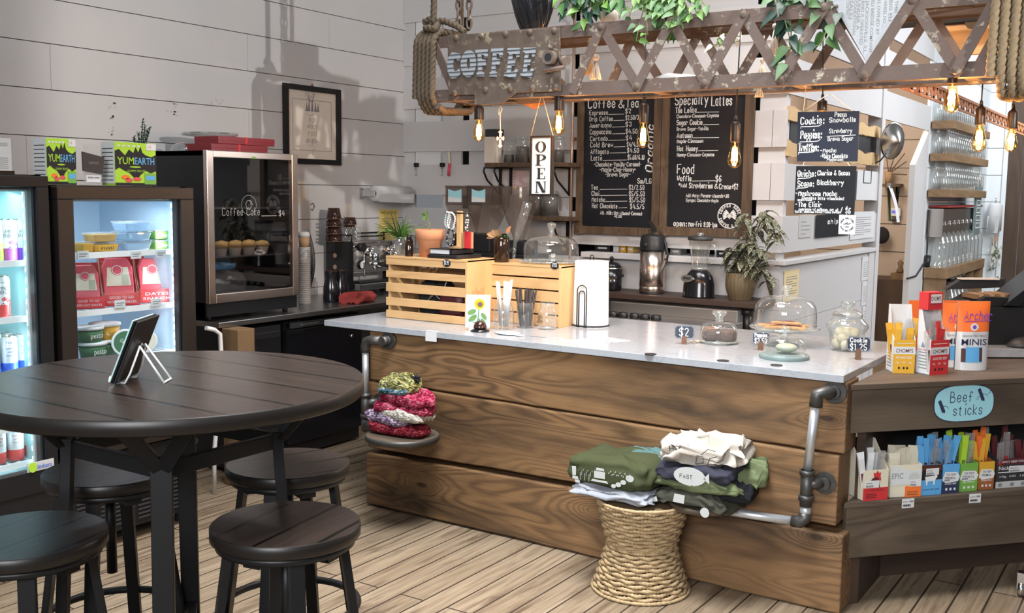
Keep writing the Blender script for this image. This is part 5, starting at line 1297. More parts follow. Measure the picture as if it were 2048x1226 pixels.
def stool(label, loc, rz):
 t = thing('bar_stool', label, 'stool', loc, rz, 'stools round the high table');R = 0.198;Z = 0.755
 G().m('espresso_edge').lathe([(R-.004,Z-0.036),(R,Z-0.032),(R,Z-0.003),(R-.003,Z)],seg=64,cap1=False).m('espresso_seat').lathe([(R-.003,Z),(.001,Z)],seg=64,cap0=False).obj('seat',t)
 G().m('black_metal').lathe([(R*.86,Z-0.06),(R*.93,Z-0.055),(R*.93,Z-0.037)],seg=48).obj('seat_frame',t)
 for q in range(4):
  a = pi/4+q*pi/2;c_ = Vector((cos(a),sin(a),0))
  G().m('black_metal').bar(c_*0.150+Vector((0,0,Z-0.05)), c_*0.250,0.040,0.022,up=c_).obj('leg',t,bevel=0.002)
 g = G().m('black_metal').tube([(0.222*cos(u),0.222*sin(u),0.275)for u in[2*pi*q/64 for q in range(64)]],0.013,8,closed=True);g.obj('footrest_ring',t)
 G().m('black_metal').cyl((0,0,0.42),(0,0,Z-0.06), 0.016, 18).bar((-.15,0,Z-.07),(.15,0,Z-.07),.05,.014).bar((0,-.15,Z-.075),(0,.15,Z-.075),.05,.014).obj('screw_post',t)
 return t
st = stool('round black stool, front one nearest the open floor and knitted hats',(-1.965,1.905,0),radians(100))
dup(st,(-2.795,1.955,0), radians(82), 'round black stool tucked under the table before the dip fridge')
dup(st,(-2.405,2.345,0), radians(70), 'round black stool tucked under the table near the wooden post')
dup(st,(-2.435,1.455,0), radians(103), 'round black stool cut by the lower corner of the view, by the drinks fridge')
# tablet on a wire easel
p = PZ(252, 762, TZ);q_ = PZ(335, 752, TZ);k = dep(p)/FPX
t = thing('tablet_easel', 'white wire easel standing on the round table, holding the tablet','easel',p)
e = CAM_R.copy();e.z = 0;e.normalize();n_ = Vector((-e.y,e.x,0))
W = 42*k
g = G().m('white_wire')
for s_ in(-1, 1):
 off = n_*(s_*0.045)
 g.tube([off+e*(-19*k)+Vector((0,0,13*k)),off+e*(-22*k)+Vector((0,0,5*k)),off+e*(-4*k)+Vector((0,0,.002)),off+e*(10*k)+Vector((0,0,2*k)),off+e*(20*k)+Vector((0,0,20*k)),off*.5+e*(35*k)+Vector((0,0,72*k))],0.0030,8)
g.tube([n_*.045+e*(-19*k)+Vector((0,0,13*k)),n_*-.045+e*(-19*k)+Vector((0,0,13*k))],.003,8)
for s_ in(-1, 1):g.tube([n_*(s_*.022)+e*(34*k)+Vector((0,0,74*k)),n_*(s_*.03)+e*(83*k)+Vector((0,0,.003))],0.0030,8)
g.tube([n_*.03+e*(83*k)+Vector((0,0,.003)),n_*-.03+e*(83*k)+Vector((0,0,.003))],.003,8)
g.obj('wire_frame', t);G().m('steel').sphere(e*(33*k)+Vector((0,0,73*k)),4*k,12,8).obj('pivot',t)
t = thing('tablet', 'slim black tablet with a pale screen side leaning on the easel','tablet',p)
ax =(e*50+Vector((0,0,125))).normalized();M_ = frame(e*(-8*k)+Vector((0,0,6*k)),n_,ax)
G(M_).m('black_gloss').box(-0.085, 0, -0.002, 0.085, 133*k,0.006).obj('body',t,bevel=0.003)
G(M_).m('mint').box(-0.082, 0.002, -0.0065, 0.082, 131*k, -0.0025).obj('screen',t)
G(M_).m('black_plastic').box(-0.087, 2*k, 0.0075, 0.087, 134*k,0.014).obj('case',t,bevel=0.003)
# ------------------------------------------------------------------ steel counter along the plank wall
SX = -4.40;SZ = 0.91;sy0 = PZ(440, 646, SZ).y
g = G().m('steel_counter').box(LW+0.005, sy0, SZ-0.032, SX,BW-0.03,SZ)
tag(g.obj('steel_countertop',bevel=0.004), 'stainless steel countertop running along the plank wall','countertop')
pp = PZ(470, 972, 0.0)
t = thing('wooden_post', 'rough wooden post holding up the steel countertop','post',(pp.x,pp.y+0.05,0));G().m('post_wood').box(-0.075,-0.06,0,0.055,0.06,SZ-0.033).obj('post',t,bevel=0.004)
ux = -4.47;u0, u1 = PX(575, 750, ux).y, PX(724, 750, ux).y
t = thing('undercounter_fridge', 'black undercounter fridge in the shade below the steel countertop','fridge',(ux,u0,0));Mi = T(-ux,-u0,0)
G(Mi).m('black_gloss').box(ux-0.58, u0, 0.02, ux-0.03, u1, 0.85).obj('cabinet',t)
d = G(Mi).m('black_gloss').box(ux-0.029, u0, 0.10, ux, u1, 0.80).obj('door',t,bevel=0.004)
G(Mi).m('chrome').cyl((ux,PX(703,672,ux).y,PX(703,672,ux).z),(ux+0.012,PX(703,672,ux).y,PX(703,672,ux).z),0.012,16).obj('lock',d)
G(Mi).m('charcoal').box(ux, u0+0.02, 0.81, ux+0.01, u1-0.02,0.845).m('steel_dull').box(ux+0.01,u0+.1,.822,ux+0.014,u0+.26,.832).obj('control_panel',t)
t = thing('dark_fill_block', 'black block added as dark fill between the wooden post and the undercounter fridge','cabinet',(ux-.02,(pp.y+.16),0));G().m('black_plastic').box(-0.5,0,0.02,0,u0-pp.y-0.19,0.84).obj('body',t,bevel=0.004);G().m('charcoal').box(0,0.02,.80,.006,u0-pp.y-0.21,.806).obj('edge_strip',t)  # block added as dark fill for the space under the countertop
a0 = PX(412, 656, -4.30);a1 = PX(440, 668, -4.30);a2 = PX(443,720,-4.30);a3 = PX(428,912,-4.30)
t = thing('folding_leg', 'white bent tubular leg beside the wooden post','leg frame',(-4.30,a1.y,0));Mi = T(4.30,-a1.y,0)
G(Mi).m('white_wire').tube([a0,a0.lerp(a1,.6)+Vector((0,0,.01)),a1,a2,a3,(a3.x,a3.y,0.002)],0.012,10).obj('tube',t)
# dessert cooler
CX = -4.45;c0, c1 = PX(416, 460, CX).y, PX(597, 460, CX).y;cz0,cz1 = PX(440,607,CX).z,PX(500,304,CX).z
t = thing('dessert_cooler', 'countertop cooler with a steel framed dark glass door and muffins inside','cooler',(CX,(c0+c1)/2,SZ));Mi = T(-CX,-(c0+c1)/2,-SZ);xb = CX-0.46
g = G(Mi).m('black_metal').box(xb, c0, SZ+0.025, CX-0.035, c0+0.02,cz1-0.003).box(xb,c1-0.02,SZ+0.025,CX-0.035,c1,cz1-0.003).box(xb,c0,cz1-0.03,CX-0.035,c1,cz1-0.003).box(xb,c0,SZ+0.025,xb+0.02,c1,cz1).box(xb,c0,SZ+0.025,CX-0.02,c1,cz0+0.005)
for yy in(c0+.05, c1-.05):
 for xx in(xb+.06, CX-.07):g.cyl((xx,yy,SZ+.001),(xx,yy,SZ+0.026),0.016,10)
g.obj('cabinet', t)
fw = 0.048;m_f = 'steel_warm'
d = G(Mi).m(m_f).box(CX-0.032, c0, cz0, CX, c0+fw, cz1).box(CX-0.032,c1-fw,cz0,CX,c1,cz1).box(CX-0.032,c0+fw,cz1-fw*.8,CX,c1-fw,cz1).box(CX-0.032,c0+fw,cz0,CX,c1-fw,cz0+fw*1.1).obj('door_frame',t,bevel=0.004)
G(Mi).m('glass_dark').box(CX-0.016, c0+fw, cz0+fw, CX-0.012,c1-fw,cz1-fw*.8).obj('glass_pane',d)
a = PX(447, 428, CX);b = PX(523, 432, CX)
g = G(Mi).m('paper_grey');g.hand('Coffee Cake', YZ((CX-0.010,a.y,a.z-0.01)),0.042,0.002,width=(b-a).y,lift=.001);b2 = PX(560,430,CX)
g.line([(0,0),((b2-b).y*.8,0)], .003, YZ((CX-.010,b.y+.01,b.z)),.001);g.hand('$4',YZ((CX-.010,b2.y,b2.z-.005)),.03,.003,lift=.001)
cc = PX(500, 410, CX);Rr = 0.055;g.line([(Rr*cos(u),Rr*sin(u))for u in[2*pi*q/24 for q in range(25)]],.0012,YZ((CX-.010,cc.y,cc.z)),.001);g.line([(Rr*.5*cos(u)*(1-u/20),Rr*.5*sin(u))for u in range(9)],.002,YZ((CX-.010,cc.y,cc.z)),.001)
g.obj('chalk_lettering', t)
G(Mi).m('green').box(CX-0.001,(c0+c1)/2-.02, cz1-.036, CX+0.0006,(c0+c1)/2+.01,cz1-.026).obj('display',t)
shz =[PX(470,510,CX-.15).z, PX(470,415,CX-.15).z]
for z in shz:G(Mi).m('glass').box(xb+.03, c0+.03, z-.003, CX-.06,c1-.03,z).m('steel').box(CX-.064,c0+.022,z-.006,CX-.056,c1-.022,z+.001).obj('shelf',t)
light('cooler_lamp', 'AREA',(CX-0.12,(c0+c1)/2,cz1-0.045),(CX-0.2,(c0+c1)/2,1.0),3.5,(1.0,0.9,0.75),0.3,0.1)
base = None
for i in range(10):
 yy = c0+0.09+(i%5)*0.105;xx = CX-0.13-0.11*(i//5)
 if base is None:
  base = thing('muffin', 'm', 'muffin',(xx,yy,shz[0]));G().m('paper_warm').lathe([(.026,0.001),(.038,.045)],seg=20,cap1=False).obj('paper_case',base);G().m('gold_food').lathe([(.038,.044),(.044,.055),(.034,.074),(.0001,.082)],seg=20).obj('muffin_top',base);o = base
 else:o = dup(base,(xx,yy,shz[0]))
 o['label'] = f'golden muffin in the cooler, {ORD[i % 5]} along its {"front" if i < 5 else "back"} row';o['group'] = 'muffins in the dessert cooler'
t = soft('plastic_bag', 'film',(CX-0.2,c0+0.22,SZ+.11), .26,.30,.16,'crumpled clear bag lying on the dessert cooler floor','bag',None,.02,3)
o = soft('blue_packet', 'sky',(CX-0.16,c0+0.20,SZ+.27), .14,.20,.035,'pale blue packet resting on the clear bag in the cooler','packet',None,.01,4)
# on the cooler
def flatbox(label, xl, xr, yb__, X_, h, d, z):
 a = PX(xl, yb__, X_);b = PX(xr, yb__, X_);t = thing('gift_box',label,'box',(X_,a.y,z));W =(b-a).y
 G().m('red_box').box(-d, 0, 0.001, 0, W, h*.6).obj('box_base',t,bevel=.001);G().m('red_box').box(-d-.001,-.001,h*.45,.001,W+.001,h).obj('lid',t,bevel=.001);G().m('red').box(-d,W*.46,h,.002,W*.5,h+.001).box(.001,W*.46,0.002,.002,W*.5,h).obj('ribbon',t)
flatbox('lower dark red flat box on top of the dessert cooler',423,535,304,CX-.10,.042,.22,cz1)
flatbox('upper dark red flat box set askew on the lower one',437,549,290,CX-.12,.042,.20,cz1+.044)
a = PX(420, 303, CX-.28);k = dep(a)/FPX
t = thing('cake_stand', 'clear glass footed cake stand upon the dark cooler','cake stand',(CX-.34,PX(420,290,CX-.34).y,cz1))
k = dep((CX-.34,a.y,cz1))/FPX
G().m('glass_thick').lathe([(26*k,0),(24*k,3*k),(9*k,10*k),(8*k,22*k),(20*k,30*k),(52*k,33*k),(56*k,36*k),(56*k,39*k),(50*k,36*k)],seg=36).obj('stand',t)
t = thing('glass_bowl', 'upturned clear glass bowl beside the footed stand on the cooler','bowl',(CX-.36,PX(372,300,CX-.36).y-0.02,cz1));G().m('glass_thick').lathe([(24*k,0.001),(22*k,10*k),(12*k,16*k),(.001,18*k)],seg=28,cap0=False).obj('bowl',t)
# jar between fridge and cooler
a = PZ(408, 622, SZ);k = dep(a)/FPX;t = thing('preserving_jar','small clear clip-top jar at the end of the steel countertop','jar',(a.x-.05,a.y,SZ));G().m('glass_bottle').lathe([(12*k,0),(12*k,34*k),(10*k,38*k)],seg=20).m('steel').lathe([(10*k,38*k),(11*k,42*k)],seg=20).obj('jar_body',t)
# paper cups
cpx = SX-0.33
a = PX(609, 586, cpx);k = dep(a)/FPX;a.z = SZ
t = thing('paper_cup_stack', 'tall stack of white paper cups with kraft-sleeved cup on top','cups',a);g = G().m('paper');n = 30;hc =(PX(609,494,cpx).z-SZ)
for i in range(n):z = hc*i/n;g.lathe([(10.6*k,z),(12.4*k,z+hc/n*.75),(12.8*k,z+hc/n*.95),(11.6*k,z+hc/n)],seg=20,cap0=False,cap1=False)
g.obj('cup_stack', t);G().m('kraft').lathe([(9.6*k,hc),(11*k,hc+20*k)],seg=20).m('paper').lathe([(11.3*k,hc+20*k),(11.5*k,hc+25*k),(10*k,hc+30*k)],seg=20).obj('sleeved_cup',t)
a = PX(628, 588, cpx-.03);a.z = SZ;t = thing('steel_tray', 'tall silver tray leaning on edge behind the paper cups','tray',a)
g = G().m('steel');g.grid(lambda u, v:Vector((-.12+.05*sin(pi*v*.9),.01+u*.075*sin(pi*(.12+.7*v))**.6,.003+v*145*k)),3,14);g.obj('tray',t,solid=.004)
# espresso machine: side to the camera, front along +X
ec = PX(705, 590, -4.82);ez = PX(705, 484, -4.82).z;ey = ec.y;ew = 0.62;exb = -5.07
t = thing('espresso_machine', 'black and chrome espresso machine on the steel countertop','espresso machine',(-4.82,ey,SZ));Mi = T(4.82,-ey,-SZ)
G(Mi).m('black_gloss').box(exb, ey, SZ+.04, -4.82, ey+.014,ez).box(exb,ey+ew-.014,SZ+.04,-4.82,ey+ew,ez).obj('side_panel',t,bevel=.006)
g = G(Mi).m('chrome').box(exb, ey+.014, SZ+.15, -4.86, ey+ew-.014,ez-.01).box(exb,ey+.014,SZ+.04,-4.76,ey+ew-.014,SZ+.085).m('steel').box(-4.862,ey+.02,SZ+.16,-4.855,ey+ew-.02,ez-.015).obj('body',t,bevel=.004)
g = G(Mi).m('black_metal').box(-4.855, ey+.03, SZ+.086, -4.77,ey+ew-.03,SZ+.094)
for q in range(14):g.m('steel').box(-4.852, ey+.04+q*.04, SZ+.094,-4.773,ey+.055+q*.04,SZ+.098)
g.obj('drip_tray', t)
g = G(Mi).m('black_metal')
for q in range(4):
 xx, yy =((exb+.03,ey+.05),(exb+.03,ey+ew-.05),(-4.80,ey+.05),(-4.80,ey+ew-.05))[q];g.cyl((xx,yy,SZ+.001),(xx,yy,SZ+.042),.02,12)
g.obj('foot', t)
for i, yy in enumerate((ey+.20,ey+.42)):
 g = G(Mi).m('chrome').cyl((-4.86,yy,ez-.07),(-4.78,yy,ez-.07),.035,20).cyl((-4.79,yy,ez-.07),(-4.79,yy,ez-.14),.038,24).cyl((-4.79,yy,ez-.145),(-4.79,yy,ez-.165),.042,24);hd = g.obj('group_head',t)
 G(Mi).m('black_plastic').cyl((-4.755,yy,ez-.155),(-4.63,yy,ez-.17),.014,14).m('chrome').cyl((-4.79,yy,ez-.165),(-4.79,yy,ez-.20),.012,12).obj('portafilter',hd)
for yy, zz in((ey+.05,ez-.035),(ey+ew-.06,ez-.02)):
 G(Mi).m('black_plastic').cyl((-4.80,yy,zz),(-4.76,yy,zz), .030,20).m('chrome').cyl((-4.86,yy,zz),(-4.80,yy,zz),.012,12).obj('steam_knob',t)
G(Mi).m('chrome').tube([(-4.84,ey+.09,ez-.06),(-4.79,ey+.085,ez-.09),(-4.78,ey+.08,SZ+.13)],.006,8).tube([(-4.84,ey+ew-.08,ez-.06),(-4.79,ey+ew-.075,ez-.09),(-4.78,ey+ew-.07,SZ+.13)],.006,8).obj('steam_wand',t)
for yy in(ey+.13, ey+.31, ey+.50):G(Mi).m('black_gloss').cyl((-4.852,yy,SZ+.21),(-4.842,yy,SZ+.21),.032,22).m('print_white').cyl((-4.842,yy,SZ+.21),(-4.841,yy,SZ+.21),.026,22).obj('gauge',t)
g = G(Mi).m('black_metal')
rz = ez+.045
g.tube([(exb+.01,ey+.005,ez),(exb+.01,ey+.005,rz),(-4.83,ey+.005,rz),(-4.83,ey+.005,ez)],.006,8).tube([(exb+.01,ey+ew-.005,ez),(exb+.01,ey+ew-.005,rz),(-4.83,ey+ew-.005,rz),(-4.83,ey+ew-.005,ez)],.006,8).cyl((exb+.01,ey,rz),(exb+.01,ey+ew,rz),.006,8).cyl((exb+.01,ey,ez+.02),(exb+.01,ey+ew,ez+.02),.005,8);g.obj('cup_rail',t)
G(Mi).m('chrome').box(exb+.015, ey+.015, ez-.008, -4.83, ey+ew-.015,ez).obj('cup_tray',t)
g = G(Mi).m('copper').lathe([(.016,0),(.016,.003)], M=frame((-4.98,ey-.001,ez-.10),(1,0,0),(0,0,1)),seg=18).lathe([(.016,0),(.016,.003)],M=frame((-4.98,ey-.001,ez-.18),(1,0,0),(0,0,1)),seg=18);g.obj('round_badge',t)
def mug(x, y, z, r, h, label, handle=True, m='ceramic_brown',grp='brown cups on the espresso machine'):
 t = thing('coffee_cup', label, 'cup',(x,y,z), 0, grp)
 G().m(m).lathe([(r*.98,.001),(r,.003),(r*.99,.008),(r*.78,h)],seg=26).m('ceramic_bare').lathe([(r*.99,.0),(r*.99,.004)],seg=26).obj('cup_body',t)
 if handle:G().m(m).tube([(0,-r*.92,h*.25),(0,-r*1.35,h*.3),(0,-r*1.35,h*.7),(0,-r*.82,h*.75)],.006,8).obj('handle',t)
mx = -4.96;k = dep((mx,ey+.05,1.3))/FPX;my = PX(668, 475, mx).y
for i in range(4):mug(mx, my, ez+i*.052, 16.5*k-.002*i, .050 if i<3 else .075,f'glossy brown cup, {ORD[i]} from the bottom of the tall upturned stack',i<3)
my2 = PX(698, 475, mx-.04).y
for i in range(3):mug(mx-.05, my2+.02, ez+i*.055, 14*k, .053,f'glossy brown cup, {ORD[i]} from the bottom of the shorter stack behind',False)
for xp, lb in((692,'small clear shot glass nearest the tall brown cup stack'),(712,'small clear shot glass beside the other one on the machine')):
 yy = PX(xp, 478, mx+.06).y;t = thing('shot_glass', lb, 'glass',(mx+.06,yy,ez),0,'glasses on the espresso machine');G().m('glass_bottle').lathe([(.030,.001),(.034,.05),(.036,.06),(.030,.10)],seg=22).obj('glass_body',t)
 # pitchers and towel
for xp, yp, lb in((662,600,'matt black milk pitcher by the espresso machine, taller rear one'),(682,598,'matt black milk pitcher by the espresso machine, with a reddish rim')):
 a = PX(xp, yp, -4.70);a.z = SZ;k = dep(a)/FPX
 t = thing('milk_pitcher', lb, 'pitcher', a, .4, 'black milk pitchers');G().m('ceramic_black').lathe([(15*k,.001),(16*k,3*k),(15*k,30*k),(11*k,44*k),(13*k,60*k)],seg=26,cap1=False).obj('pitcher_body',t)
 G().m('ceramic_brown').tube([(12.8*k*cos(u),12.8*k*sin(u),60*k)for u in[2*pi*q/26 for q in range(26)]],1*k,6,closed=True).obj('rim',t)
 G().m('ceramic_black').tube([(0,11*k,52*k),(0,20*k,50*k),(0,22*k,34*k),(0,15*k,22*k)],1.8*k,8).obj('handle',t)
a = PX(716, 600, -4.55);a.z = SZ
o = soft('bar_towel', 'red_cloth', a, .17, .30, .045, 'crumpled red bar towel on the edge of the steel countertop','towel',None,.045,8,rotz=.2)
# framed print on the plank wall
fa = PX(568, 166, LW+.02);fb = PX(683, 330, LW+.02);fy0_, fy1_ = fa.y,fb.y;fz1 = fa.z;fz0 = PX(690,330,LW+.02).z
fz1 = PX(568, 165, LW+.02).z;fz0 = PX(683, 331, LW+.02).z
t = thing('framed_print', 'black framed pen drawing on cream paper hanging on the plank wall','picture',(LW,(fy0_+fy1_)/2,fz0));Mi = T(-LW,-(fy0_+fy1_)/2,-fz0);fw = .042
G(Mi).m('black_metal').box(LW+.001, fy0_, fz0, LW+.022, fy0_+fw,fz1).box(LW+.001,fy1_-fw,fz0,LW+.022,fy1_,fz1).box(LW+.001,fy0_+fw,fz0,LW+.022,fy1_-fw,fz0+fw*.85).box(LW+.001,fy0_+fw,fz1-fw*.85,LW+.022,fy1_-fw,fz1).obj('frame',t,bevel=.002)
G(Mi).m('paper_warm').box(LW+.001, fy0_+fw, fz0+fw*.8, LW+.006,fy1_-fw,fz1-fw*.8).obj('paper',t)
Mp = YZ((LW+.0065,(fy0_+fy1_)/2,(fz0+fz1)/2));hw_, hh_ =(fy1_-fy0_)/2-fw-.045,(fz1-fz0)/2-fw-.05
g = G(Mi@Mp).m('print_grey').ringprism([(-hw_,-hh_),(hw_,-hh_),(hw_,hh_),(-hw_,hh_)],[(-hw_+.003,-hh_+.003),(hw_-.003,-hh_+.003),(hw_-.003,hh_-.003),(-hw_+.003,hh_-.003)],0,.0004)
g.M = Mi@Mp@Matrix.Diagonal((.62,.86,1,1));rnd = random.Random(5)
for i in range(26):
 a = rnd.uniform(.2, 2.9);r0 = rnd.uniform(.01, .05);c_ = Vector((rnd.uniform(-.05,.05),.20+rnd.uniform(-.03,.03)));g.line([c_,c_+Vector((cos(a),sin(a)))*r0,c_+Vector((cos(a+.6),sin(a+.6)))*r0*1.6],.0022,I4,.0006)
for x, h in((-.085,.07),(-.05,.09),(0,.10),(.05,.08),(.09,.07)):g.prism([(x-.02,.11),(x+.02,.11),(x,.11+h)],.0004,.0008)
g.m('paper_grey');g.m('print_grey')
g.line([(-.11,.09),(-.04,.075),(.03,.095),(.11,.08)], .003,I4,.0006)
for i, (s, w_)in enumerate((('o o',.10),('which',.16),('roll',.13),('on grow',.17))):g.hand(s,T(-w_/2,.03-i*.055,0),.040,.004,width=w_,lift=.0006)
for i in range(20):g.line([(rnd.uniform(-.11,.11),rnd.uniform(-.20,-.10))]*1+[(rnd.uniform(-.1,.1),rnd.uniform(-.2,-.1))],.0012,I4,.0006)if False else g.prism([(lambda x,y:(x+.004*cos(u),y+.004*sin(u)))(((i*37)%23-11)*.009,-.12-((i*17)%9)*.010*(1-abs(((i*37)%23-11)/14)))for u in[2*pi*q/6 for q in range(6)]],.0004,.0007)
g.line([(0,-.235),(-.016,-.212),(-.010,-.204),(0,-.211),(.010,-.204),(.016,-.212),(0,-.235)],.0025,I4,.0006)
g.obj('drawing', t)
G(Mi).m('red').tube([(LW+.006,(fy0_+fy1_)/2-.012,fz1),(LW+.008,(fy0_+fy1_)/2,fz1+.015),(LW+.006,(fy0_+fy1_)/2+.012,fz1)],.003,6).obj('hanging_loop',t)
# paper towel roll on the wall
hy0 = PX(748, 386, LW+.11).y;hzc = PX(755, 387, LW+.11).z;hy1 = hy0+.40;hx_ = LW+.11
t = thing('wall_towel_roll', 'white paper towel roll on a chrome wall bracket near the corner','paper towel',(hx_,hy0,hzc));Mi = T(-hx_,-hy0,-hzc)
G(Mi).m('paper').lathe([(.022,0),(.056,0),(.056,hy1-hy0),(.02,hy1-hy0)],seg=36,M=frame((hx_,hy0,hzc),(1,0,0),(0,0,-1))@I4,cap0=False).quad((hx_+.056,hy0,hzc),(hx_+.056,hy1,hzc),(hx_+.05,hy1,hzc-.07),(hx_+.05,hy0,hzc-.06)).obj('paper_roll',t)
G(Mi).m('chrome').box(LW+.001, hy0-.045, hzc-.04, LW+.012, hy0-.002,hzc+.04).box(LW+.012,hy0-.030,hzc-.02,hx_+.02,hy0-.010,hzc+.02).cyl((hx_,hy0-.02,hzc),(hx_,hy0+.02,hzc),.017,16).obj('bracket',t)
G(Mi).m('black_plastic').cyl((hx_,hy0-.004,hzc),(hx_,hy0+.003,hzc),.020,18).obj('core',t)
ya_, yb2 = PX(758, 450, LW).y, PX(796, 450, LW).y;za_, zb_ = PX(776,480,LW).z,PX(776,419,LW).z
t = thing('wall_notice', 'yellow printed notice on the plank wall behind the spider plant','notice',(LW,ya_,za_));g = G().m('paper_yellow').box(.001,0,0,.003,yb2-ya_,zb_-za_).m('print_black').text('WE NOTICE',YZ((.0032,.02,zb_-za_-.035)),.022,width=(yb2-ya_)*.8,bold=.02)
g.m('print_grey')
for i in range(8):g.box(.003, .02,(zb_-za_)*(.1+.085*i), .0034,(yb2-ya_)*(.85 if i%3 else .6),(zb_-za_)*(.1+.085*i)+.004)
g.obj('paper', t)
t = thing('wall_hook', 'small bent wire hook on the plank wall above the brown cups','hook',PX(626,415,LW+.004));G().m('charcoal').tube([(0,-.02,.02),(0,0,.03),(0,.015,.01),(0,-.005,-.02),(0,-.02,-.01)],.003,6).obj('wire',t)
mat('scuff',(0.46,0.44,0.43), 0.7)
g = G().m('scuff')
for xp, yp, w_, h_ in((224,212,.05,.045),(224,235,.02,.02),(345,225,.10,.03),(432,205,.16,.04),(350,215,.03,.06),(222,262,.03,.05)):
 a = PX(xp, yp, LW);rnd = random.Random(xp)
 for i in range(7):
  cy, cz = rnd.uniform(-w_, w_)/2, rnd.uniform(-h_, h_)/2
  g.prism([(cy+rnd.uniform(.4,1)*.012*cos(u),cz+rnd.uniform(.3,1)*.007*sin(u))for u in[2*pi*q/8 for q in range(8)]],.0002,.0006,YZ(a))
o = g.obj('trim_10');struct(o)
# ------------------------------------------------------------------ chalkboard menus
MY = BW-0.012
def menu(label, xo0, xo1, xi0, xi1, yo0, yo1, yi0, yi1, rows,extra):
 P = lambda x, y:PY(x, y, MY)
 xm =(xo0+xo1)/2;ym =(yo0+yo1)/2
 X0, X1, I0, I1 = P(xo0, ym).x, P(xo1, ym).x, P(xi0, ym).x,P(xi1,ym).x
 Z1, Z0, J1, J0 = P(xm, yo0).z, P(xm, yo1).z, P(xm, yi0).z,P(xm,yi1).z
 t = thing('menu_board', label, 'menu board',((X0+X1)/2,BW,Z0));Mi = T(-(X0+X1)/2,-BW,-Z0)
 G(Mi).m('chalkboard').box(I0-.01, MY-.012, J0-.01, I1+.01,BW-.002,J1+.01).obj('chalk_panel',t)
 g = G(Mi).m('barn_wood').box(X0, MY-.032, Z0, I0, BW-.002,Z1).box(I1,MY-.032,Z0,X1,BW-.002,Z1).box(I0,MY-.032,J1,I1,BW-.002,Z1).box(I0,MY-.032,Z0,I1,BW-.002,J0)
 b = I0-X0+.012
 for xx in(X0-.004, X1-b+.004):
  g.box(xx, MY-.044, Z0-.004, xx+b, BW-.002, Z0+b)
  g.lathe([(b*.30,0),(b*.26,.006),(b*.12,.004),(.001,.007)],M=frame((xx+b/2,MY-.044,Z0+b/2),(1,0,0),(0,0,1)),seg=16)
 g.obj('frame', t, bevel=.003)
 g = G(Mi).m('chalk');Yt = MY-.0125
 for s, x0, y0, x1, h, wd in rows:
  if s=='_':
   a, bb = PY(x0, y0, Yt), PY(x1, h, Yt);g.line([(0,0),((bb-a).x,(bb-a).z)],wd,frame(a,(1,0,0),(0,0,1)))
  else:lit(g, Yt, s, x0, y0, x1, h, wd, jit=.03)
 extra(g, Yt)
 g.obj('chalk_lettering', t)
 return t
cx_ = lambda x:1150+x/3.954
cy_ = lambda y:170+y/3.954
def R(s, x0, y0, x1, h, wd=.006):return(s, cx_(x0), cy_(y0),cx_(x1),h/3.954,wd*.64)
def LN(x0, y0, x1, y1=None, wd=.003):return('_', cx_(x0), cy_(y0),cx_(x1),cy_(y1 if y1 else y0-3),wd)
rows =[R('Coffee',105,185,322,70,.012), R('&',345,182,398,62,.010),R('Tea',405,178,505,65,.010),R('Espresso',113,238,262,34),LN(265,233,388),R('$2',398,224,446,34),R('Drip Coffee',115,288,300,34),LN(305,281,392),R('$2.50/3',400,276,505,34),R('Americano',117,338,290,34),LN(295,333,392),R('$3',400,328,450,34),R('Cappuccino',118,390,288,36),LN(293,387,395),R('$4.50',402,384,495,34),R('Cortado',120,442,260,34),LN(265,438,395),R('$4',402,436,450,34),R('Cold Brew',122,492,303,36),LN(308,490,396),R('$4/4.50',410,488,520,34),R('Affogato',124,545,268,36),LN(275,538,405),R('$4.50',413,535,508,34),R('Latte',127,598,215,38),LN(220,596,408),R('$5.60/6.10',416,590,550,36),R('-Chocolate-Vanilla-Caramel-',150,644,528,32),R('-Maple-Chai-Honey-',195,684,486,32),R('-Brown Sugar-',240,722,445,32),R('Sm/LG',495,778,606,38,.007),R('Tea',128,826,182,34),LN(198,826,412),R('$2/2.50',427,828,550,36),R('Chai',132,875,192,34),LN(198,874,412),R('$5/5.50',427,878,553,36),R('Matcha',134,922,240,34),LN(245,921,412),R('$5/5.50',430,926,555,36),R('Hot Chocolate',136,972,336,36),LN(345,972,410),R('$4.5/5',436,978,550,38),R('Alt. Milk: Oat-Almond-Coconut',200,1022,535,26),R('+$.80',310,1048,370,20)]
def organic(g, Y):
 p = PY(cx_(612), cy_(690), Y);g.hand('Organic', frame(p,(0,0,1),(-1,0,0)),px2m(15,p),.009,width=px2m(95,p),slant=.2)
menu('framed chalkboard headed Coffee and Tea, beside the copper pipe',1157,1324,1169,1309,190,470,194,454,rows,organic)
rows =[R('Specialty',792,160,1050,72,.010), R('Lattes',1080,163,1245,76,.010),R('The Lolita',795,222,962,40,.007),LN(962,216,1138),R('Chocolate-Cinnamon-Cayenne',805,262,1138,26,.005),R('Sugar Cookie',805,318,1008,38,.007),LN(1010,314,1138),R('Brown Sugar-Vanilla',806,362,1056,26,.005),R('Autumn',806,418,930,38,.007),LN(933,418,1138),R('Maple-Cinnamon',808,458,1015,26,.005),R('Hot Honey',808,522,970,38,.007),LN(973,520,1130),R('Honey-Cinnamon-Cayenne',808,565,1102,26,.005),R('Food',808,700,945,70,.009),R('Waffle',808,758,922,40,.007),LN(925,760,1108),R('$6',1112,765,1160,48,.007),R('*Add',820,808,885,28,.006),R('Strawberries',903,815,1090,40,.007),R('&',1103,818,1135,36),R('Cream+$2',1140,822,1290,40,.007),R('Add Nuts: Pecans-Almonds+.80',878,886,1218,26,.005),R('Syrups: Chocolate-Maple',878,922,1135,24,.005),R('open:',780,1115,885,42,.009),R('Mon-Fri: 8:30-1pm',897,1118,1125,38,.006)]
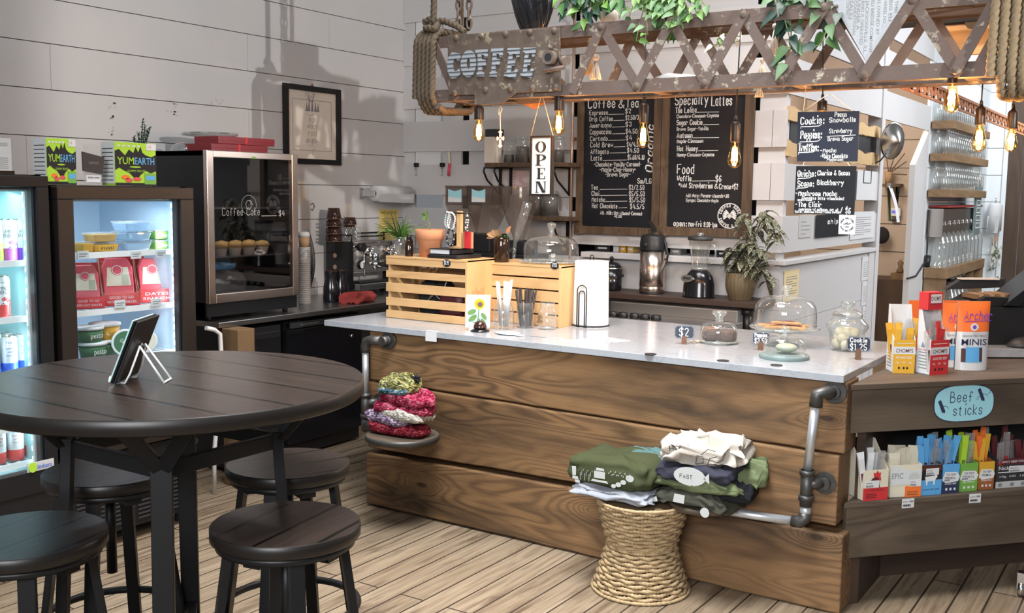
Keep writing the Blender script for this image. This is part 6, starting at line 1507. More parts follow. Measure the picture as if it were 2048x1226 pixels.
def emblem(g, Y):
 c = PY(cx_(1222), cy_(1035), Y);r = px2m(25.5, c);M_ = XZ(c)
 g.ringprism([(r*cos(u),r*sin(u))for u in[2*pi*q/36 for q in range(36)]],[(r*.93*cos(u),r*.93*sin(u))for u in[2*pi*q/36 for q in range(36)]],0,.0006,M_)
 g.ringprism([(r*.62*cos(u),r*.62*sin(u))for u in[2*pi*q/36 for q in range(36)]][:],[(r*.60*cos(u),r*.60*sin(u))for u in[2*pi*q/36 for q in range(36)]],0,.0003,M_)if False else None
 def ringtext(s, a0, a1, flip):
  n = len(s)
  for i, ch in enumerate(s):
   if ch==' ':continue
   a = a0+(a1-a0)*(i+.5)/n
   Mx = M_@RZ(a-pi/2)@T(0, r*(.70 if not flip else .88), 0)@(RZ(pi)if flip else I4)@T(-r*.06,0,0)
   g.hand(ch, Mx, r*.18, .0045, width=r*.12)
 ringtext('COPPER ROSE', pi*.95, pi*.05, False);ringtext('COFFEE & TEA',pi*1.08,pi*1.92,True)
 for q in range(5):
  a = 2*pi*q/5;g.line([(r*.18*cos(a+u)*u/2,r*.18*sin(a+u)*u/2)for u in(0.4,.9,1.4,1.9,2.4)],.005,M_)
 for s_ in(-1, 1):
  for q in range(6):
   a = pi/2+s_*(.5+q*.28);b_ = Vector((cos(a),sin(a)))*r*.28;g.line([b_,b_+Vector((cos(a+s_*.3),sin(a+s_*.3)))*r*.26],.008,M_)
menu('framed chalkboard headed Specialty Lattes, above the blender',1325,1506,1339,1489,186,474,190,456,rows,emblem)
# ------------------------------------------------------------------ pipe, shelves and jars on the slatted wall
a = PY(1140, 200, BW-.04);b = PY(1146, 470, BW-.04);x_ =(a.x+b.x)/2
t = thing('copper_pipe', 'thin copper pipe running up the slatted wall beside the menu','pipe',(x_,BW-.04,0.5));G().m('copper').cyl((0,0,0),(0,0,2.9),.009,12).obj('pipe',t)
g = G().m('copper')
for z in(.5, 1.5, 2.4):g.box(-.014, 0, z, .014, .038, z+.02)
g.obj('clip', t)
def wshelf(label, xl, xr, yt, yb__, d, brs):
 a = PY(xl, yt, BW);b = PY(xr, yt, BW-d);z = PY(xl, yb__, BW-d).z
 X0, X1 = PY(xl, yb__, BW-d).x, PY(xr, yb__, BW-d).x
 t = thing('wall_shelf', label, 'shelf',(X0,BW,z));G().m('barn_wood').box(0,-d,0,X1-X0,-.003,.028).obj('board',t,bevel=.002)
 for xx in brs:
  q = PY(xx, yb__, BW-d*.5).x-X0;
  G().m('black_metal').bar((q,-.008,0),(q,-.008,-.19), .022,.008,up=(0,1,0)).bar((q,-.01,-.005),(q,-d*.95,-.005),.022,.008).tube([(q,-d*.95,-.006),(q,-d*1.0,-.03),(q,-d*.8,-.09),(q,-.012,-.19)],.007,8).obj('bracket',t)
 return z+.028, X0, X1
zS1, sa, sb = wshelf('dark wood wall shelf with jars behind the OPEN sign',969,1137,325,334,.22,(985,1006,1125))
zS2, sc2, sd = wshelf('short dark wood wall shelf low behind the OPEN sign',1048,1137,432,440,.20,(1122,))
def jar(xc, wpx, y0, y1, z, lab_, content, fill=.6, lid='glass_thick',Y=BW-.12,sq=True):
 p = PY(xc, y1, Y);p.z = z;k = dep(p)/FPX;r = wpx*k/2;h =(y1-y0)*k
 t = thing('storage_jar', lab_, 'jar', p, pi/4 if sq else 0,'jars on the wall shelves');s = 4 if False else 24
 G().m('glass_bottle').lathe([(r,.001),(r,h*.72),(r*.8,h*.8),(r*.8,h*.86)],seg=s,cap1=False).obj('glass_body',t);G().m(lid).lathe([(r*.86,h*.86),(r*.9,h*.88),(r*.9,h*.98),(r*.7,h)],seg=s).obj('lid',t)
 G().m(content).lathe([(r*.92,.006),(r*.92,h*fill)], seg=s).obj('contents',t)
p = PY(988, 325, BW-.12);p.z = zS1;k = dep(p)/FPX
t = thing('tall_canister', 'tan textured canister with a dark grey lid on the upper shelf','canister',p);G().m('paper_warm').box(-15*k,-14*k,.001,10*k,12*k,52*k).obj('canister_body',t,bevel=.004);G().m('charcoal').box(-13*k,-14*k,52*k,15*k,12*k,67*k).obj('lid',t,bevel=.003)
jar(1018, 22, 276, 325, zS1, 'glass jar of pale tea next to the tan canister','mushroom',.35);jar(1045,30,272,325,zS1,'glass jar of dark dried pieces left of the OPEN sign','mushroom',.62);jar(1074,26,272,325,zS1,'glass jar mostly covered by the OPEN sign','mushroom',.6);jar(1117,24,272,325,zS1,'glass jar of grey pieces at the pipe end of the upper shelf','mushroom',.5)
jar(1072, 34, 380, 432, zS2, 'wide glass jar of mushrooms on the short shelf, partly covered by the OPEN sign','mushroom',.85,Y=BW-.11);jar(1100,36,380,432,zS2,'wide glass jar of dark mushrooms on the short shelf nearest the pipe','mushroom',.85,Y=BW-.11)
a = PY(1015, 342, BW-.002);b = PY(1054, 378, BW-.002)
t = thing('paper_booklet', 'pink open leaflet pinned under the upper wall shelf','leaflet',a);g = G().m('paper_pink').quad((0,0,0),((b-a).x*.5,-.004,.006),((b-a).x*.5,-.004,(b-a).z),(0,0,(b-a).z)).quad(((b-a).x*.5,-.004,.006),((b-a).x,0,0),((b-a).x,0,(b-a).z),((b-a).x*.5,-.004,(b-a).z)).m('print_grey')
for i in range(5):g.box(.02, -.005,(b-a).z*(.15+.16*i),(b-a).x*.42,-.0045,(b-a).z*(.15+.16*i)+.003)
g.obj('pages', t)
for xp, yp, lb in((834,330,'black binder clip holding paper on the slats near the corner'),(886,330,'black binder clip holding paper on the slats beside the red marker')):
 a = PY(xp, yp, BW-.002);k = dep(a)/FPX;t = thing('binder_clip',lb,'clip',a);G().m('black_metal').box(-5*k,-.016,-4*k,5*k,0,4*k).obj('clip_body',t);G().m('steel').tube([(-2*k,-.012,-4*k),(-.5*k,-.012,-16*k),(-3*k,-.012,-20*k),(3*k,-.012,-20*k),(.5*k,-.012,-16*k),(2*k,-.012,-4*k)],.0022,6).obj('wire_handle',t)
a = PY(897, 352, BW-.02);k = dep(a)/FPX;t = thing('marker_pen','red and cream marker hanging by the binder clip','pen',a,0);G().m('pink_red').cyl((0,0,0),(2*k,0,24*k),3*k,12).m('cream').cyl((2*k,.0,24*k),(-4*k,.02,48*k),2.6*k,12).obj('barrel',t)
# ------------------------------------------------------------------ back counter with the coffee grinder
BCY, BCZ = 5.45, 0.94
t = thing('back_counter', 'dark worktop cabinet behind the crates carrying the coffee grinder','counter',(-3.9,BCY,0));G().m('dark_plank').box(-.48,.02,0,.50,BW-BCY-.004,BCZ-.03).obj('cabinet',t);G().m('steel_counter').box(-.5,0,BCZ-.03,.55,BW-BCY-.004,BCZ).obj('worktop',t)
GY = 5.62
gx = lambda x, y = 400:PY(x, y, GY).x
gz_ = lambda x, y:PY(x, y, GY).z
t = thing('bulk_grinder', 'coffee grinder with two square smoky hoppers and one round one','grinder',(gx(960),GY,BCZ));Mi = T(-gx(960),-GY,-BCZ)
def hopper(xl, xr, y0, ym, xb0, xb1, yb__):
 z1, zm, z0 = gz_(xl, y0), gz_(xl, ym), gz_(xl, yb__);X0, X1,B0,B1 = gx(xl),gx(xr),gx(xb0),gx(xb1);w_ = X1-X0
 g = G(Mi).m('glass_smoke').box(X0, GY, zm, X0+.004, GY+w_,z1).box(X1-.004,GY,zm,X1,GY+w_,z1).box(X0,GY,zm,X1,GY+.004,z1).box(X0,GY+w_-.004,zm,X1,GY+w_,z1)
 P =[(X0,GY,zm),(X1,GY,zm),(X1,GY+w_,zm),(X0,GY+w_,zm)];Q =[(B0,GY+w_*.3,z0),(B1,GY+w_*.3,z0),(B1,GY+w_*.7,z0),(B0,GY+w_*.7,z0)]
 for i in range(4):j =(i+1)%4;g.quad(P[i], P[j], Q[j], Q[i])
 ho = g.obj('hopper', t)
 G(Mi).m('glass_smoke').box(X0-.004, GY-.004, z1-.012, X1+.004,GY+w_+.004,z1+.004).obj('hopper_lid',ho)
 L = PY((xl+xr)/2-16, ym-6, GY);Wd = px2m(33, L);Hh = px2m(26,L)
 ll = G(Mi@frame((L.x,GY-.001,L.z),(1,0,0),(0,0,1))).m('aqua').prism([(0,0),(Wd,0),(Wd,Hh),(Wd*.75,Hh*.9),(Wd*.5,Hh*.84),(Wd*.25,Hh*.9),(0,Hh)],0,.001).m('can_white').prism([(0,.0),(Wd,.0),(Wd,Hh*.3),(0,Hh*.4)],.001,.0014).obj('hopper_label',ho)
hopper(891, 934, 372, 410, 910, 932, 470);hopper(934, 985, 372,410,945,965,474)
cxp = gx(1022);k = dep((cxp,GY,1.5))/FPX;zt_ = gz_(1022, 373)
G(Mi).m('glass_smoke').lathe([(10*k,zt_-110*k),(14*k,zt_-96*k),(36*k,zt_-42*k),(37*k,zt_)],(cxp,GY+.10,0),30,cap0=False,cap1=False).obj('round_hopper',t)
g = G(Mi).m('black_plastic').box(gx(880), GY-.02, BCZ+.001,gx(1058),GY+.26,gz_(960,505)).box(gx(900),GY+.03,gz_(960,505),gx(975),GY+.24,gz_(940,468)).box(gx(1000),GY+.03,gz_(960,505),gx(1045),GY+.2,gz_(1022,482));g.obj('base',t,bevel=.006)
G(Mi).m('chrome').cyl((gx(1035),GY-.02,gz_(1035,500)),(gx(1035),GY-.06,gz_(1035,500)),.018,14).obj('dial',t)
a = PY(1030, 486, GY-.10);b = PY(1056, 404, GY-.10)
t = thing('clear_scoop', 'clear plastic scoop standing slanted beside the round hopper','scoop',(a.x,GY-.10,BCZ));Mi = T(-a.x,-(GY-.10),-BCZ)
G(Mi).m('glass_bottle').tube([(a.x-.03,GY-.1,BCZ+.004),a,a.lerp(b,.55),b],[.012,.012,.030,.030],14).obj('scoop',t)
# ------------------------------------------------------------------ long dark shelf below the menus
HY0 = 5.86;zsh = PY(1225, 586, HY0).z
hx0, hx1 = PY(1165, 590, HY0).x, PY(1512, 608, HY0).x
t = thing('back_shelf', 'long dark plank shelf under the menus on pipe legs','shelf',(hx0,HY0,0));G().m('dark_plank').box(-.02,0,zsh-.034,hx1-hx0,BW-HY0-.003,zsh).obj('plank',t,bevel=.003)
lx = PY(1492, 640, HY0+.12).x-hx0
for q in(lx, .05):
 G().m('pipe_iron').cyl((q,.14,.76),(q,.14,zsh-.06), .026, 16).cyl((q,.14,zsh-.09),(q,.14,zsh-.05),.036,18).cyl((q,.14,zsh-.05),(q,.14,zsh-.034),.062,20).cyl((q,.14,zsh-.24),(q,.14,zsh-.20),.036,18).cyl((q,.14,.0),(q,.14,.76),.03,16).obj('pipe_leg',t)
 # steel appliance under it
t = thing('steel_appliance', 'stainless worktop appliance below the long dark shelf','appliance',((hx0+hx1)/2,5.5,0));G().m('steel_dull').box(-.35,0.0,0,.52,.34,PY(1300,636,5.5).z-.02).obj('cabinet',t,bevel=.005);G().m('steel_dull').box(-.35,.30,PY(1300,636,5.5).z-.02,.50,.34,PY(1300,608,5.82).z).obj('backsplash',t,bevel=.004)
for i, xp in enumerate((1226,1246,1269,1290,1312)):
 a = PY(xp, 640, 5.58);G(T(a.x-(hx0+hx1)/2,.08,PY(1300,636,5.5).z-.02)).m('black_plastic').lathe([(.030,.001),(.033,.012),(.028,.03),(.001,.034)],seg=20).obj('knob',t)
 # slow cooker, airpot, blender, plant on the shelf
def onshelf(x, y):p = PY(x, y, 6.02);p.z = zsh;return p, dep(p)/FPX
p, k = onshelf(1222, 580)
t = thing('slow_cooker', 'small black slow cooker with a knobbed lid, partly behind the towel roll','slow cooker',p);G().m('black_gloss').lathe([(19*k,.001),(21*k,4*k),(22*k,44*k)],seg=30).obj('crock',t);G().m('steel').lathe([(22.4*k,43*k),(22.4*k,46*k)],seg=30).m('black_gloss').lathe([(21*k,46*k),(16*k,54*k),(5*k,58*k)],seg=30).m('black_plastic').lathe([(3*k,57*k),(3*k,63*k),(5*k,65*k),(.001,69*k)],seg=16).obj('lid',t);G().m('black_plastic').box(20*k,-4*k,28*k,26*k,4*k,33*k).obj('handle',t)
p, k = onshelf(1303, 588)
t = thing('airpot', 'tall stainless airpot with a black pump top on the dark shelf','airpot',p);G().m('steel_warm').lathe([(24*k,3*k),(25*k,5*k),(25*k,14*k),(24.7*k,14.5*k),(25*k,15*k),(25*k,86*k)],seg=40).m('black_plastic').lathe([(24.5*k,.001),(24.5*k,3*k)],seg=40).obj('flask',t)
g = G().m('black_plastic').lathe([(25.5*k,85*k),(26*k,88*k),(26*k,98*k),(24*k,112*k),(20*k,117*k),(.001,118*k)],seg=36).cyl((0,-22*k,100*k),(-6*k,-28*k,96*k),3.5*k,12);g.obj('pump_top',t)
G().m('black_plastic').tube([(24*k,0,110*k),(28*k,0,96*k),(33*k,0,78*k),(31*k,0,66*k),(27*k,0,70*k)],[3*k,3*k,2.6*k,2.4*k,2*k],8).obj('handle',t)
G().m('black_plastic').bar((3*k,0,116*k),(-6*k,0,140*k), 7*k,5*k).m('chrome').box(2*k,-4*k,116*k,9*k,4*k,126*k).m('black_plastic').bar((-9*k,0,143*k),(8*k,0,122*k),9*k,4*k).obj('lever',t)
p, k = onshelf(1402, 598);p.y-=.04
t = thing('blender', 'black blender with a clear glass jug on the dark shelf','blender',p)
G().m('black_gloss').lathe([(33*k,.001),(32*k,3*k),(31*k,26*k),(27*k,42*k),(19*k,52*k),(17*k,54*k)],seg=30,sy=.9).obj('base',t)
Mf = frame((-14*k,-26.6*k,38*k),(1,-.35,0),(0,.25,1))
g = G(Mf).m('steel').prism([(16*k*cos(u),7.5*k*sin(u))for u in[2*pi*q/24 for q in range(24)]],-4*k,1.2*k)
for i in range(6):g.m('black_plastic').box(-9*k+i*3.4*k, -2*k,1.2*k,-7*k+i*3.4*k,3*k,2.2*k)
g.obj('button_panel', t)
g = G().m('glass_bottle').lathe([(15*k,55*k),(16*k,60*k),(22*k,104*k),(24*k,113*k)],seg=8,cap0=False,cap1=False).m('glass_thick').lathe([(17*k,54*k),(17*k,60*k)],seg=20).tube([(22*k,0,106*k),(30*k,0,104*k),(33*k,0,90*k),(31*k,0,72*k),(20*k,0,68*k)],2.2*k,8);g.obj('jug',t)
G().m('charcoal').lathe([(24*k,113*k),(25*k,116*k),(24*k,121*k),(10*k,122*k),(10*k,121.5*k)],seg=26).m('glass_thick').lathe([(6*k,121*k),(7*k,128*k)],seg=14).obj('lid',t)
p, k = onshelf(1482, 603);p.y-=.02
t = thing('begonia_pot', 'drooping speckle-leaved plant in a ribbed olive pot on the shelf end','plant',p)
g = G().m('planter');rb = 22
def potr(u, v):a = 2*pi*u;r =(18+11*sin(min(1,v*1.25+.12)*pi*.55)-(4*max(0,v-.75)*4)*.5)*k;return Vector((r*(1+.035*abs(sin(rb*a/2)))*cos(a),r*(1+.035*abs(sin(rb*a/2)))*sin(a),v*54*k+.001))
g.grid(potr, 88, 10, wrapu=True).ngon([potr(q/44,0)for q in range(44)][::-1]);g.obj('pot',t)
G().m('soil').lathe([(23*k,48*k),(.001,50*k)], seg=24).obj('soil',t)
mB, ntB, outB = nt_new('begonia_leaf');vB = N(ntB, 'ShaderNodeTexVoronoi',{'Vector':coords(ntB),'Scale':95.0})
bB = N(ntB, 'ShaderNodeBsdfPrincipled',{'Base Color':mixc(ntB,N(ntB,'ShaderNodeMapRange',{0:vB.outputs['Distance'],1:.25,2:.42,3:1.0,4:0.0}).outputs[0],(.085,.095,.055),(.50,.47,.38)),'Roughness':.55});ntB.links.new(bB.outputs[0],outB.inputs[0])
gl = G().m('begonia_leaf');gs_ = G().m('stem_brown');rnd = random.Random(12)
canes =[[(0,0,48),(6,2,90),(10,0,130),(4,0,170)],[(4,2,48),(14,4,90),(30,2,140),(44,0,176),(58,-2,158),(70,0,120)],[(-4,-4,48),(-8,-6,80),(-22,-8,104)],[(-2,0,48),(4,-8,86),(22,-12,112),(44,-10,100),(60,-8,70)],[(2,-2,48),(22,-8,70),(44,-8,64),(56,-4,40)]]
for cpts in canes:
 cv =[Vector(c)*k for c in cpts];P =[]
 for a_, b_ in zip(cv, cv[1:]):P+=[a_.lerp(b_,i/5)for i in range(5)]
 P.append(cv[-1]);gs_.tube(P, .0045, 6)
 for i, q in enumerate(P[3:]):
  for _ in range(2):
   a = rnd.uniform(0, 6.28);leafmesh(gl, q,(cos(a)*.9,sin(a)*.6-.3,rnd.uniform(-.5,.4)),(0,0,1),rnd.uniform(22,36)*k,rnd.uniform(11,16)*k,rnd.uniform(.4,.9),n=5)
gs_.obj('stems', t);gl.obj('foliage', t)
# tins in the slot under the menus
for i, (xp, wpx, m, lb)in enumerate(((1206,34,'black_plastic','black box filed in the slot under the menus'),(1247,12,'mustard','yellow tin nearest the airpot in the slot under the menus'),(1233,12,'can_white','white tin beside the black box in the slot'),(1262,13,'gold_food','golden tin half behind the airpot in the slot'),(1352,22,'steel_dull','grey box between the airpot and the blender in the slot'),(1446,22,'black_plastic','black box beside the begonia in the slot under the menus'))):
 a = PY(xp, 505, BW+.06);k = dep(a)/FPX;t = thing('tin_box',lb,'box',(a.x,BW+.05,1.243));G().m(m).box(-wpx/2*k,0,.001,wpx/2*k,.10,.075).m('paper').box(-wpx*.3*k,-.001,.018,wpx*.3*k,0,.03).obj('box_body',t,bevel=.002)
 # ------------------------------------------------------------------ pinned papers on the wing wall
def wing_sheet(name, m, xl, xr, yt, yb__, label, cat, lines=0,clip=False,off=.006,board=None):
 xm =(xl+xr)/2;a = PX(xl, yb__, WX+off);y1 = PX(xr, yb__, WX+off).y;z1 = PX(xl,yt,WX+off).z
 t = thing(name, label, cat,(WX+off,a.y,a.z));W, H = y1-a.y,z1-a.z;g = G().m(m).box(-.004,0,0,0,W,H).m('print_grey')
 for i in range(lines):g.box(0, W*.12, H*(.15+.7*i/max(1,lines)),.0006,W*(.85 if i%3 else .55),H*(.15+.7*i/max(1,lines))+.004)
 g.obj('sheet', t)
 if clip:G().m('charcoal').tube([(.003,W*.3,H+.01),(.003,W*.3,H-.09),(.003,W*.7,H-.09),(.003,W*.7,H+.01)],.003,6).obj('clip',t)
 return t, W, H
wing_sheet('notice_sheet', 'paper_pale_yellow', 1567, 1596,543,605,'pale yellow notice pinned on the half wall above the pastries','notice',9,off=.003)
wing_sheet('notice_sheet', 'paper', 1723, 1743, 515, 562, 'white printed sheet at the top end of the half wall','notice',8,off=.003)
wing_sheet('notice_sheet', 'paper', 1723, 1741, 565, 612, 'white printed sheet with a box, below the top sheet on the half wall','notice',8,off=.003)
wing_sheet('notice_sheet', 'paper', 1724, 1740, 615, 650, 'white printed sheet lowest on the half wall behind the cookie jar','notice',5,off=.003)
wing_sheet('notice_sheet', 'paper', 1713, 1750, 340, 400, 'white sheet on a wire clip beside the hanging chalk signs','notice',0,True,off=.012)
wing_sheet('notice_sheet', 'paper_grey', 1598, 1622, 430, 476,'grey crumpled sheet low on the slats behind the hanging signs','notice',4,off=.006)
wing_sheet('notice_sheet', 'paper', 1700, 1747, 424, 480, 'white printed sheets low on the slats behind the round logo card','notice',9,off=.008)
t, W, H = wing_sheet('chips_board', 'chalkboard', 1632, 1700,430,476,'black chalk sign reading chips behind the hanging signs','sign',0,off=.014)
G().m('print_white').hand('chips', YZ((.001,W*.3,H*.6)), H*.16,.012,width=W*.4).obj('chalk_lettering',t)
a = PX(1775, 372, WX+.016);b = PX(1776, 440, WX+.03);k = dep(a)/FPX
t = thing('clipped_strip', 'long white paper strip curling from a clip on the post','paper',a);g = G().m('paper').grid(lambda u,v:Vector((.02+.06*v*v+.03*sin(3*v),(u-.5)*26*k+v*16*k,-72*k*v)),3,10);g.obj('strip',t)
g = G().m('tee_sage').grid(lambda u, v:Vector((.008+.02*v,(u-.5)*26*k+2*k,-70*k*v)),2,6);g.obj('backing_strip',t);G().m('steel').box(0,-6*k,-4*k,.03,8*k,6*k).obj('clip',t)
# clamp lamp with aluminium reflector
a = PX(1785, 282, WX+.12);k = dep(a)/FPX
t = thing('reflector_lamp', 'clamp lamp with an aluminium cone reflector on the white post','lamp',a)
Mr = frame((0,0,0),(0,1,0),(0,0,1))@RY(-.75)@RX(.1)
G(Mr).m('steel').lathe([(36*k,0),(35*k,3*k),(6*k,22*k),(.001,23*k)],seg=16,sx=.72).obj('reflector',t)
G(Mr).m('steel').lathe([(37*k,-2*k),(37*k,0),(24*k,-14*k),(10*k,-18*k)],seg=24,sx=.72).cyl((0,0,-18*k),(0,0,-30*k),7*k,14).obj('shade',t)
G().m('black_plastic').tube([(-.02,-20*k,-24*k),(-.06,-26*k,-40*k),(-.1,-20*k,-44*k)],.006,8).obj('cord',t)
# ------------------------------------------------------------------ lattice beam hanging over the counter
TF, TB = 4.30, 4.61
tz0, tz1 = PY(1286, 184, TF).z, PY(1286, 158, TF).z
tz2, tz3 = PY(1250, 66, TF).z, PY(1250, 40, TF).z
TX0, TX1 = PY(862, 200, TF).x, 0.15
t = thing('lattice_girder', 'long rusty lattice girder hanging above the counter','beam',(TX0,TF,tz0));Mi = T(-TX0,-TF,-tz0)
for Y, s_ in((TF,1),(TB,-1)):
 for z0, z1, zl in((tz0,tz1,tz0),(tz2,tz3,tz3-.008)):
  G(Mi).m('rust_iron').box(TX0, Y, z0, TX1, Y+.008*s_, z1).box(TX0,Y+.008*s_,zl,TX1,Y+.055*s_,zl+.008).obj('chord',t)
bn =[PY(x,y,TF).x for x, y in((1277,168),(1412,163),(1564,153),(1731,146),(1915,132))];tn =[PY(x,y,TF).x for x,y in((1205,50),(1345,43),(1490,27),(1650,14),(1826,2),(2000,-8))]
bn+=[bn[-1]+.36];tn_l = PY(868, 90, TF).x;bn_l = PY(912, 188,TF).x
zb_, zt__ =(tz0+tz1)/2-.004, (tz2+tz3)/2+.004
def lbar(x0, z0, x1, z1, Y, k=0):G(Mi).m('rust_iron').bar((x0,Y,z0),(x1,Y,z1),.008,.042,up=(0,1,0)if False else(1,0,0)).obj('lattice_bar',t)
def flatbar(x0, z0, x1, z1, Y):
 d = Vector((x1-x0,z1-z0)).normalized();n = Vector((-d.y,d.x))*.021;e = d*.018
 p =[(x0-e.x+n.x,z0-e.y+n.y),(x0-e.x-n.x,z0-e.y-n.y),(x1+e.x-n.x,z1+e.y-n.y),(x1+e.x+n.x,z1+e.y+n.y)]
 G(Mi).m('rust_iron').prism(p, 0, .008, frame((0,Y,0),(1,0,0),(0,0,1))).obj('lattice_bar',t)
for Y in(TF-.0005, TB+.012):
 for i in range(6):
  flatbar(tn[i], zt__, bn[i], zb_, Y-.001)
  if i<5:flatbar(bn[i], zb_, tn[i+1], zt__, Y-.010)
 flatbar(PY(1150,185,TF).x, zb_, tn[0], zt__, Y-.010);flatbar(tn_l,zt__,bn_l,zb_,Y-.001)
 if Y>TF+.1:
  flatbar(bn_l, zb_, tn_l+.33, zt__, Y-.01);flatbar(tn_l+.33,zt__,tn_l+.66,zb_,Y-.001)
for x, z in[(x,zb_)for x in bn]+[(x,zt__)for x in tn]:G(Mi).m('rust_plate').sphere((x,TF-.016,z),.018,12,8,(1,.6,1)).obj('rivet',t)
for x in(TX0+.01, bn[0], bn[2], bn[4]):
 for z0 in(tz0+.008, tz3-.016):G(Mi).m('rust_iron').box(x, TF+.01,z0,x+.05,TB-.01,z0+.008).obj('cross_strap',t)
g = G(Mi).m('rust_bulb_lit').prism([(PY(x,y,TB).x,PY(x,y,TB).z)for x,y in((1015,193),(1070,219),(1122,189),(1122,185),(1015,185))],0,.01,frame((0,TB,0),(1,0,0),(0,0,1)));g.obj('gusset_plate',t)
# riveted plate with the corrugated letters
SY = TF-.012
pp_ = lambda x, y:(PY(x,y,SY).x, PY(x,y,SY).z)
o0 = pp_(897, 190)
t = thing('coffee_sign', 'rusty riveted plate sign spelling COFFEE in corrugated letters','sign',(o0[0],SY,o0[1]));Ms = T(-o0[0],-SY,-o0[1]);FR = frame((0,SY,0),(1,0,0),(0,0,1))
G(Ms).m('rust_plate').prism([pp_(*q)for q in((897,71),(899,190),(951,190),(951,210),(1005,208),(1034,186),(1123,182),(1121,56))][::1],0,.010,FR).obj('plate',t,bevel=.002)
for x, y in((915,77),(964,72),(1014,69),(1062,65),(1111,62),(974,180),(1023,178),(1068,176),(1114,174),(912,186)):p = pp_(x,y);G(Ms).m('rust_plate').sphere((p[0],SY-.012,p[1]),.016,12,8,(1,.7,1)).obj('rivet',t)
UC =[(.36,1),(.06,.80),(0,.5),(.06,.24),(.34,0),(.66,.02),(.98,.16),(.90,.36),(.62,.26),(.44,.34),(.40,.52),(.46,.70),(.66,.76),(.78,.66),(.94,.68),(1,.92)]
UF =[(0,1),(0,.85),(.18,.82),(.18,.18),(.06,.16),(.06,.02),(.64,0),(.64,.15),(.50,.18),(.50,.40),(.80,.38),(.82,.60),(.50,.62),(.50,.80),(.72,.78),(.80,.66),(.98,.66),(1,.98)]
UE =[(.06,1),(.04,.86),(.20,.83),(.18,.20),(0,.18),(.0,.08),(.88,-.04),(1,.26),(.82,.30),(.74,.20),(.48,.20),(.48,.40),(.70,.40),(.72,.60),(.48,.60),(.50,.80),(.74,.78),(.80,.68),(.98,.68),(1,.98)]
UO =[(.5+.5*cos(2*pi*q/16+.2),.5+.5*sin(2*pi*q/16+.2))for q in range(16)];UI =[(.5+.13*cos(2*pi*q/16+.2),.5+.20*sin(2*pi*q/16+.2))for q in range(16)]
for U, x0, y0, x1, y1, sk in((UC,899,104,926,159,0),('O',926,100,957,157,0),(UF,957,98,981,155,-.05),(UF,982,96,1006,155,.10),(UE,1012,96,1039,157,.12),(UE,1045,95,1071,156,.10)):
 a, b = pp_(x0, y1), pp_(x1, y0);W, H = b[0]-a[0], b[1]-a[1];g = G(Ms).m('corrugated');Q = lambda U_:[(a[0]+x*W+sk*y*H,a[1]+y*H-.06*sk*x*W)for x,y in U_]
 if U=='O':g.ringprism(Q(UO), Q(UI), .013, .022, FR)
 else:g.prism(Q(U)[::-1]if False else Q(U), .013, .022, FR)
 g.obj('letter', t)
p = pp_(1108, 117);g = G(Ms).m('rust_iron').cyl((p[0],SY-.01,p[1]),(p[0],SY-.055,p[1]),.033,24).m('void').cyl((p[0],SY-.054,p[1]),(p[0],SY-.0556,p[1]),.020,20);g.obj('pipe_socket',t)
g = G(Ms).m('rust_iron');q = pp_(1106, 140);g.cyl((q[0],SY-.01,q[1]),(q[0],SY-.04,q[1]),.016,14).cyl((q[0]-.02,SY-.045,q[1]-.008),(q[0]+.09,SY-.045,q[1]+.004),.010,10);g.obj('bolt',t);g = G(Ms).m('rust_iron');q = pp_(1108,92);g.cbox((q[0],SY-.018,q[1]),.026,.02,.026,RY(.5));g.obj('bolt',t);g = G(Ms).m('rust_iron');q = pp_(1137,122);g.cyl((q[0]-.03,SY-.0,q[1]),(q[0],SY-.02,q[1]),.024,14);g.obj('bolt',t)
# ropes
def rope_wrap(label, x0, n, dx, y0, y1, z0, z1, extra=None,mm='rope_dark',r=.0185):
 t = thing('rope_coil', label, 'rope',(x0,y0,z0));Mi = T(-x0,-y0,-z0);P =[];rad_ = .05
 corners =[(y0,z0,pi),(y1,z0,1.5*pi),(y1,z1,0),(y0,z1,.5*pi)]
 tot = n*4
 path =[(y0,z0+rad_),(y0,z1-rad_)]
 for i in range(n):
  base = x0+i*dx
  seg =[]
  for(ya, za), (yb2, zb2)in(((y0,z0+rad_),(y0,z1-rad_)),((y0+rad_,z1),(y1-rad_,z1)),((y1,z1-rad_),(y1,z0+rad_)),((y1-rad_,z0),(y0+rad_,z0-.012))):
   m_ = 40 if za!=zb2 and abs(za-zb2)>.1 else 34
   for q in range(m_):seg.append((ya+(yb2-ya)*q/m_,za+(zb2-za)*q/m_))
   seg.append((yb2,zb2))
   cy, cz ={0:(y0+rad_*.3,z1-rad_*.3), 1:(y1-rad_*.3,z1-rad_*.3),2:(y1-rad_*.3,z0+rad_*.3),3:(y0+rad_*.3,z0+rad_*.3)}[len(seg)and(0 if(yb2,zb2)==(y0,z1-rad_)else 1 if(yb2,zb2)==(y1-rad_,z1)else 2 if(yb2,zb2)==(y1,z0+rad_)else 3)]
   seg.append((cy+(0),cz))
  for j, (y, z)in enumerate(seg):P.append(Vector((base+dx*j/len(seg),y,z)))
 for _ in range(6):P =[P[0]]+[(P[i-1]+2*P[i]+P[i+1])/4 for i in range(1,len(P)-1)]+[P[-1]]
 P =[a.lerp(b,q/3)for a, b in zip(P,P[1:])for q in range(3)]
 g = G(Mi).m(mm).tube(P, r, 12, lobes=3, twist=75);g.obj('coil',t)
 if extra:extra(t, Mi)
